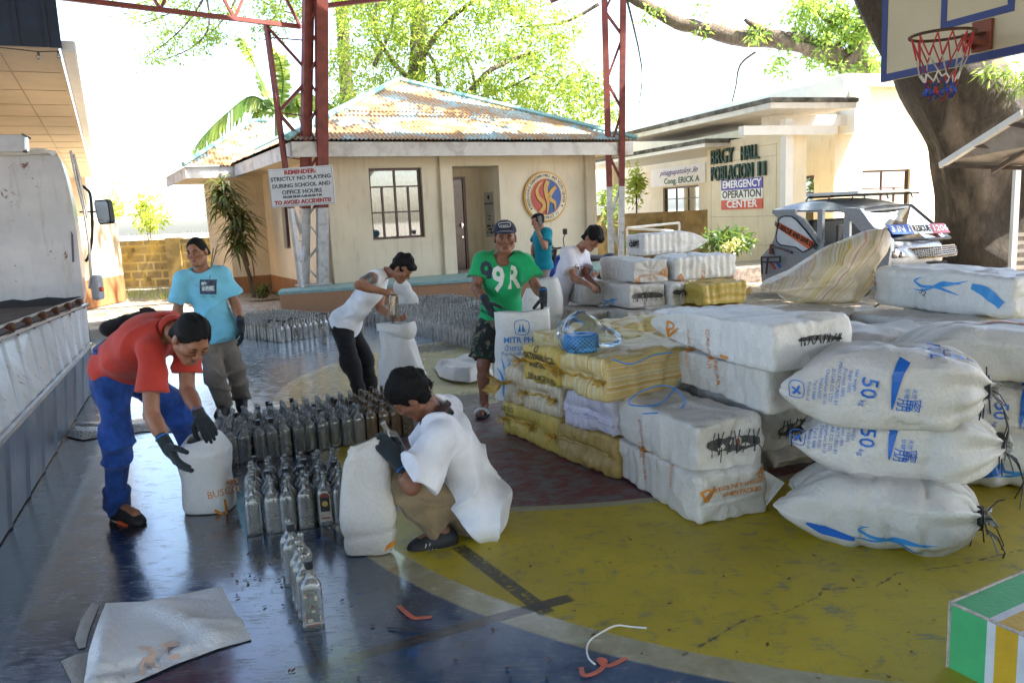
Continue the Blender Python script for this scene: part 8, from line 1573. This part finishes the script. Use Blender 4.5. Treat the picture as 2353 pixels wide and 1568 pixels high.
# open sacks, floor litter
def px_loft(name,label,rings,Y,m,group=None,cat='sack',seed=1,wr=.012,depth=.7,expo=3.2,ns=64,per=8,open_top=True,lean=0.,foldtop=.0,clampz=True,bottom=True):
 """upright soft sack: rings = (left x, right x, y) pixel rows from the mouth down, standing at distance Y"""
 L_=[(D(a,y,Y+lean*(len(rings)-1-i)/(len(rings)-1)),D(b,y,Y+lean*(len(rings)-1-i)/(len(rings)-1)))for i,(a,b,y)in enumerate(rings)]
 cs=smooth_pts([(a+b)/2 for a,b in L_],per);ws=smooth_pts([np.array([np.linalg.norm(b-a)/2,0,0])for a,b in L_],per);dps=depth if hasattr(depth,'__len__')else[depth]*len(rings);ds=smooth_pts([np.array([q,0,0])for q in dps],per);n=len(cs);P=[]
 for i in range(n):
  t=cs[min(i+1,n-1)]-cs[max(i-1,0)];t=nrm(-t);x=nrm(RT*np.array([1,1,0]));x=nrm(x-t*(x@t));yv=np.cross(t,x);yv=nrm(yv)
  for k in range(ns):
   a=2*math.pi*k/ns;ca,sa=math.cos(a),math.sin(a);q=(abs(ca)**expo+abs(sa)**expo)**(-1/expo);w_=ws[i][0];P.append(cs[i]+x*ca*q*w_+yv*sa*q*w_*ds[i][0])
 P=np.array(P);c_=np.repeat(np.array(cs),ns,0);out=P-c_;out/=np.linalg.norm(out,axis=1,keepdims=True)+1e-9
 d=wr*(.9*swave(P,5,seed,2,(1,1,.35))-1.8*ridge(P,5,seed+3,(1,1,.22))-.9*ridge(P,7,seed+7,(.5,.5,1.2))+.9*swave(P,3,seed+9,1));P=P+out*d[:,None]
 if foldtop:fz=np.repeat(np.clip(1-np.arange(n)/(per*1.2),0,1),ns);P[:,2]+=foldtop*fz*swave(P,14,seed+8,1)
 if clampz:P[:,2]=np.maximum(P[:,2],.004)
 Fc=[[i*ns+k,(i+1)*ns+k,(i+1)*ns+(k+1)%ns,i*ns+(k+1)%ns]for i in range(n-1)for k in range(ns)]
 inner=P-out*.006;b0=len(P);P=np.concatenate([P,inner]);Fc+=[[b0+a for a in f][::-1]for f in Fc[:(n-1)*ns]]+[[k,(k+1)%ns,b0+(k+1)%ns,b0+k]for k in range(ns)]
 if bottom:Fc.append([(n-1)*ns+k for k in range(ns)]);
 o=mesh_obj(name,P,Fc,m,smooth=True);tag(o,label,cat,group);return o,P,Fc
def print_on(o,name,m,shapes,c,lift=.004):
 dv=nrm(ray(*c));me=o.data;bv=BVHTree.FromPolygons([tuple(q.co)for q in me.vertices],[list(p.vertices)for p in me.polygons]);s_=1;V_,F_=[],[]
 hh=bv.ray_cast(Vector(CAM),Vector(dv));Yc=(np.array(hh[0])-CAM)@FW if hh[0]is not None else 4.;U,Vv=RT,UP;org=CAM+dv*(Yc/(dv@FW))
 for v2,f2 in shapes:
  b=len(V_)
  for a in v2:
   q=org+U*a[0]+Vv*a[1];d=nrm(q-CAM);h=bv.ray_cast(Vector(CAM),Vector(d));V_.append((np.array(h[0])if h[0]is not None else q)-d*lift)
  F_+=[[i+b for i in q]for q in f2]
 return mesh_obj(name,V_,F_,m,o)
o1,_,_=px_loft('sack','crumpled white sack held open by the man in the red polo',[(418,505,992),(402,528,1030),(412,530,1060),(424,528,1092),(428,536,1130),(432,540,1165),(440,536,1186),(446,528,1190)],4.62,M['pp_orange'],seed=3,wr=.016,depth=[.75,.8,.8,.8,.8,.8,.8,.75],foldtop=.03)
print_on(o1,'print',M['p_orange'],[txt2('BUSCO',.06,(0,0),.25),txt2('ANS',.04,(.05,.06),.25)],(513,1130));print_on(o1,'print',M['p_orange'],[(rot2([(x*.045,y*.045)for x,y in v_],.6,(0,0)),f_)for v_,f_ in(band2([(-1,.5),(-.1,-.9),(.9,.9)],[.35,.35,.3]),)],(512,1168))
o2,_,_=px_loft('sack','tall limp white sack held upright by the crouching man',[(798,868,998),(792,890,1030),(784,898,1080),(778,905,1140),(776,912,1190),(782,908,1235),(795,900,1268),(838,868,1284)],3.86,M['pp'],seed=7,wr=.017,depth=[.35,.4,.45,.5,.5,.5,.4,.3],foldtop=.04,lean=-.04)
print_on(o2,'print',M['p_orange'],[([(-.02,-.03),(.03,.0),(.035,.03),(-.01,.0)],[[0,1,2,3]])],(893,1252))
o3,_,_=px_loft('sack','filled white sack under the bottle of the man in the tank top',[(866,952,742),(864,956,760),(872,944,772),(872,958,800),(868,975,850),(868,990,900),(876,992,945),(886,988,955)],7.05,M['pp_clean'],seed=11,wr=.016,depth=.7,foldtop=.03)
o4,_,_=px_loft('sack','white sugar sack with a blue logo held open by the man in green',[(1132,1262,712),(1134,1262,730),(1136,1262,770),(1136,1264,820),(1136,1266,870),(1138,1262,915),(1142,1256,925)],6.25,M['pp_clean'],seed=15,wr=.010,depth=[.35,.4,.45,.5,.5,.5,.45],expo=3.2,foldtop=.012)
pb_,plb=pm('cane blue print',(.02,.20,.52),.4,.1,8,bstr=0),M['p_light']
print_on(o4,'logo',pb_,[band2([(-.045,-.05),(.045,-.05),(.05,.045),(-.05,.045),(-.045,-.05)],[.006]*5),([(-.03,-.035),(-.005,-.035),(-.012,.03)],[[0,1,2]]),([(.0,-.035),(.032,-.035),(.008,.03)],[[0,1,2]])],(1198,752))
print_on(o4,'print',pb_,[txt2('MITR PHOL',.062,(0,0),.02,offset=.0015)],(1203,781));print_on(o4,'thai_print',pb_,[txt2('น้ำตาลมิตรผล',.055,(0,0),.02,offset=.0005)],(1204,800));print_on(o4,'small_print',pb_,[txt2('Pure refined sugar',.045,(0.03,0),.02)],(1192,812));print_on(o4,'thai_print',pb_,[txt2('น้ำตาลทรายบริสุทธิ์',.03,(0,0),.02)],(1198,826))
print_on(o4,'cane_print',plb,[band2([(0,-.2),(.005,-.05),(-.03,.10)],[.02,.022,.003]),band2([(.01,-.2),(.015,-.02),(.04,.07)],[.02,.02,.003]),band2([(-.01,-.2),(-.02,-.06),(-.06,.02)],[.015,.018,.003]),band2([(.0,-.28),(.0,-.2)],[.02,.02])],(1160,850));print_on(o4,'blue_band',M['p_blue'],[([(-.03,-.03),(.07,-.02),(.02,.05)],[[0,1,2]])],(1165,893))
o5,_,_=px_loft('sack','tall plain white sack standing behind the man in green',[(1230,1278,640),(1228,1288,668),(1224,1292,700),(1222,1290,740),(1222,1290,790),(1226,1288,815),(1232,1282,820)],9.3,M['pp_clean'],seed=19,wr=.014,depth=.8)
o6,_,_=px_loft('plastic_bag','clear plastic bag with an orange printed sack inside by the man in green',[(1210,1228,662),(1200,1240,685),(1192,1246,715),(1190,1250,750),(1196,1246,800),(1204,1240,832)],8.6,M['pp_orange'],None,'plastic bag',seed=23,wr=.02,depth=.8)
o7,_,_=px_loft('plastic_bag','translucent plastic bag of bottles on the far block before the ledge',[(905,935,643),(898,944,655),(900,950,672),(898,962,690),(900,958,708),(906,950,715)],13.2,M['pp_clean'],None,'plastic bag',seed=29,wr=.035,depth=.8)
def cloth_sheet(name,label,outline,m,z=.006,seed=1,h=.05,cat='sack',group=None,dens=.028,creases=()):
 """sheet lying on the floor: pixel outline filled with a grid of gently creased cloth"""
 poly=np.array([G(*q)[:2]for q in outline]);lo,hi=poly.min(0),poly.max(0);nx,ny=int((hi[0]-lo[0])/dens)+2,int((hi[1]-lo[1])/dens)+2
 def inside(p):
  c=False;n=len(poly)
  for i in range(n):
   a,b=poly[i],poly[i-1]
   if(a[1]>p[1])!=(b[1]>p[1])and p[0]<(b[0]-a[0])*(p[1]-a[1])/(b[1]-a[1]+1e-12)+a[0]:c=not c
  return c
 bm=bmesh.new();vs_=[bm.verts.new((q[0],q[1],0))for q in poly];bm.faces.new(vs_);bmesh.ops.triangulate(bm,faces=bm.faces[:])
 for axis,a,b in((0,lo[0],hi[0]),(1,lo[1],hi[1])):
  k=a+dens
  while k<b:co=[0,0,0];no=[0,0,0];co[axis]=k;no[axis]=1;bmesh.ops.bisect_plane(bm,geom=bm.verts[:]+bm.edges[:]+bm.faces[:],plane_co=co,plane_no=no,dist=1e-5);k+=dens
 bm.verts.index_update();P=np.array([tuple(q.co)for q in bm.verts]);Fc=[[q.index for q in f.verts]for f in bm.faces];bm.free()
 e=np.min([np.linalg.norm(np.cross(np.c_[P[:,:2]-poly[i-1],np.zeros(len(P))],np.r_[(poly[i]-poly[i-1])/(np.linalg.norm(poly[i]-poly[i-1])+1e-9),0]),axis=1)for i in range(len(poly))],0);k=np.clip(e/.05,.15,1)
 P[:,2]=z+k*h*(np.clip(.35+.5*swave(P,5,seed,2),0,1)+.8*np.abs(swave(P,9,seed+2,2))**.8*.5)
 for(p_,q_,hh,w_)in creases:
  a,b=G(*p_)[:2],G(*q_)[:2];t=(b-a)/np.linalg.norm(b-a);n_=np.array([-t[1],t[0]]);s_=(P[:,:2]-a)@n_;l_=np.clip(((P[:,:2]-a)@t)/np.linalg.norm(b-a),0,1);P[:,2]+=hh*np.clip(1-np.abs(s_)/w_,0,1)*(np.sin(math.pi*l_)**.5)
 P=np.r_[P,P-np.array([0,0,.004])];n=len(P)//2;Fc=Fc+[[a+n for a in f][::-1]for f in Fc];o=mesh_obj(name,P,Fc,m,smooth=True);tag(o,label,cat,group);return o
fs=cloth_sheet('sack','empty white sack lying flat and folded on the floor at the lower left',[(190,1600),(205,1500),(225,1440),(243,1388),(330,1384),(420,1368),(508,1350),(532,1392),(545,1418),(558,1428),(578,1470),(500,1492),(400,1530),(300,1575),(260,1610)],M['pp_bright'],.006,41,.055,creases=[((335,1390),(520,1480),.035,.07),((245,1400),(230,1560),.02,.05),((440,1440),(560,1430),.025,.04)])
print_on(fs,'print',M['p_faint'],[txt2('RE',.16,(0,0),.12,offset=.002)],(365,1515))
fs2=cloth_sheet('sack','folded brownish underside of the flat sack showing at the corner',[(140,1520),(175,1505),(205,1498),(200,1540),(195,1600),(165,1570)],M['pp_grey'],.004,43,.02);fs3=cloth_sheet('sack','narrow flap of the flat sack beside its left fold',[(172,1470),(186,1425),(212,1385),(228,1392),(205,1450),(196,1488),(180,1490)],M['pp_grey'],.004,44,.02)
cloth_sheet('sack','crumpled pile of empty white sacks on the floor behind the crouching man',[(998,848),(1030,838),(1075,828),(1092,824),(1130,836),(1134,868),(1110,876),(1080,884),(1040,880),(1010,870)],M['pp_clean'],.01,47,.12,dens=.035)
cloth_sheet('foil_sheet','silvery crumpled plastic sheet on the floor behind the man in red',[(150,1003),(170,985),(240,975),(300,966),(340,962),(425,950),(430,985),(400,992),(330,992),(250,1002),(190,1012)],pm('silvery plastic film',(.60,.60,.60),.18,.2,9,metal=.35,bstr=.8,bdist=.03,dirt=(.4,.2,.08),dirt_amt=.2),.006,49,.06,'plastic sheet',dens=.03)
Yr=5.6;rq_=G(1335,805,.81);rr_=thing('rope_roll','blue netted rope roll in clear film on the yellow sacks','rope',rq_);mb=MB();mb.lathe(rq_+EZ*.0,[(.05,.003),(.098,.0),(.108,.02),(.108,.085),(.098,.105),(.04,.105),(.03,.07)],36);ro=mb.build('roll',pm('bright blue plastic rope',(.02,.26,.72),.35,.25,40,bstr=.6),rr_,True);mb=MB()
for k in range(24):
 for s_ in(-1,1):mb.tube([rq_+np.array([.110*math.cos(k*.2618+s_*t*.9),.110*math.sin(k*.2618+s_*t*.9),.012+.085*t])for t in np.linspace(0,1,7)],.0022,4)
mb.build('netting',pm('pale blue netting',(.28,.60,.86),.4,.1,9),ro)
film=glass_mat('clear film',(.97,.98,.98),.0,.1);sd=SDF();sd.ell(rq_+EZ*.10,np.eye(3),[.14,.14,.14],.05);sd.ell(rq_+np.array([.12,.12,.05]),np.eye(3),[.16,.1,.07],.05);mk('film_wrap',sdf_mesh(sd,.009,wrinkles(5,.012,34),[(rq_+EZ*.004,-EZ)]),film,rr_)
def litter(name,label,pts,m,r=.004,cat='string',z=.006,flat=None):
 P=smooth_pts([G(x,y)+EZ*(z+.004*math.sin(i*1.7))for i,(x,y)in enumerate(pts)],6);mb=MB()
 if flat:
  for a,b in zip(P,P[1:]):mb.bar(a,b+(b-a)*.1,flat,.003)
 else:mb.tube(P,r,5)
 o=mb.build(name,m);tag(o,label,cat);return o
pinkp=pm('coral plastic strip',(.62,.16,.10),.35,.25,20)
litter('plastic_strip','coral plastic strip lying on the blue floor',[(916,1393),(930,1408),(950,1420),(975,1418),(991,1420)],pinkp,flat=.02,cat='plastic strip');litter('plastic_strip','pink curled plastic strip near the cream line',[(1335,1535),(1340,1555),(1360,1550),(1382,1535),(1390,1520),(1375,1518),(1395,1530),(1438,1512)],pinkp,flat=.018,cat='plastic strip')
litter('string','white string trailing over the cream court line',[(1367,1528),(1352,1515),(1348,1490),(1358,1468),(1395,1448),(1420,1440),(1450,1440),(1485,1443)],M['white2'],.004);litter('string','thin black stick lying on the blue floor',[(890,1444),(930,1448),(968,1452)],M['black'],.004,'stick')
for i,(x,y)in enumerate(((800,1090),)):pass
lf=pm('dry brown leaf',(.13,.055,.022),.8,.4,40);g=random.Random(77);mb=MB()
for k in range(150):
 x,y=(g.uniform(620,2300),g.uniform(1230,1560))if k<70 else(g.uniform(560,1150),g.uniform(760,960))if k<120 else(g.uniform(530,660),g.uniform(1265,1400));q=G(x,y)+EZ*.004;a=g.uniform(0,6.28);s_=g.uniform(.006,.016);u_,v_=np.array([math.cos(a),math.sin(a),.2]),np.array([-math.sin(a),math.cos(a),.1]);mb.add([q,q+u_*s_+v_*s_*.5,q+u_*s_*2,q+u_*s_-v_*s_*.5],[[0,1,2,3]])
o=mb.build('leaf_litter',lf);tag(o,'scattered bits of dry leaf on the court floor','leaf litter',kind='stuff')
litter('rope','thin blue rope draped over the yellow striped sack and the white block',[(1245,795),(1300,795)],bpy.data.materials['bright blue plastic rope'],.004)if False else None
mb=MB();P=smooth_pts([G(1405,826,.81),G(1450,838,.81),G(1500,818,.81),G(1545,812,.81)],6);mb.tube([q+EZ*.006 for q in P],.004,5);P=smooth_pts([D(1565,870,4.75),D(1540,905,4.6),D(1505,930,4.5),D(1445,928,4.45),D(1470,900,4.5),D(1530,885,4.5),D(1572,915,4.45),D(1555,942,4.4),D(1475,950,4.35)],7);mb.tube(P,.004,5);o=mb.build('rope',bpy.data.materials['bright blue plastic rope']);tag(o,'thin blue rope trailing over the yellow striped sack and the white block','rope')
out_px=[(1736,662),(1790,640),(1850,605),(1905,570),(1960,548),(2005,530),(2035,528),(2042,560),(2020,600),(1998,650),(1968,690),(1930,694),(1850,698),(1800,690),(1770,672)]
Yb_=6.7;sp=smooth_pts([np.array([x,y,0])for x,y in out_px]+[np.array([1736,662,0])],4)[:-1];cx_,cy_=np.mean([q[0]for q in sp]),np.mean([q[1]for q in sp]);P=[];rings_=9;n=len(sp)
for sgn in(-1,1):
 for r_ in range(rings_+1):
  t=r_/rings_
  for q in sp:x,y=cx_+(q[0]-cx_)*(1-t),cy_+(q[1]-cy_)*(1-t);P.append(D(x,y,Yb_)+nrm(np.array([.1,1,.25]))*sgn*.28*(1-(1-t)**2.2)**.6)
P=np.array(P);tp_=D(1720,668,Yb_);an_=np.arctan2(P[:,2]-tp_[2],P[:,0]-tp_[0]);P[:,1]-=.022*np.sin(an_*26+3*swave(P,3,4,1))*np.clip(np.linalg.norm(P-tp_,axis=1)*2,0,1);P+=(nrm(np.array([.1,-1,.2]))[None]*(.06*(swave(P,5,5,3)+1.1*ridge(P,6,8,(1,1,.6))))[:,None]);Fc=[]
for s_ in(0,1):
 b0=s_*(rings_+1)*n
 for r_ in range(rings_):
  for k in range(n):f=[b0+r_*n+k,b0+r_*n+(k+1)%n,b0+(r_+1)*n+(k+1)%n,b0+(r_+1)*n+k];Fc.append(f if s_ else f[::-1])
b0=(rings_+1)*n;Fc+=[[k,(k+1)%n,b0+(k+1)%n,b0+k]for k in range(n)]
m,nt,b=newmat('loosely striped woven plastic');v=coords(nt,'Object');mp=N(nt,'Mapping');mp.inputs['Rotation'].default_value=(0,R(-42),0);nt.links.new(v,mp.inputs[0]);sx_=N(nt,'SeparateXYZ');nt.links.new(mp.outputs[0],sx_.inputs[0]);n1=N(nt,'TexNoise');n1.noise_dimensions='1D';nt.links.new(math1(nt,'MULTIPLY',sx_.outputs[0],60),n1.inputs['W']);n1.inputs['Scale'].default_value=1;n1.inputs['Detail'].default_value=2
c=ramp(nt,n1.outputs[0],[(.30,(.66,.42,.06)),(.40,(.78,.74,.64)),(.46,(.62,.42,.12)),(.52,(.80,.76,.66)),(.58,(.60,.20,.07)),(.62,(.78,.74,.66)),(.72,(.58,.48,.12))]);nt.links.new(c,b.inputs['Base Color']);b.inputs['Roughness'].default_value=.45;bump(nt,b,noisetex(nt,v,16,6,.65,.6),.5,.03)
o=mesh_obj('sack',P,Fc,m,smooth=True);tag(o,'loose yellow striped sack leaning up on the white sacks before the tricycle','sack')
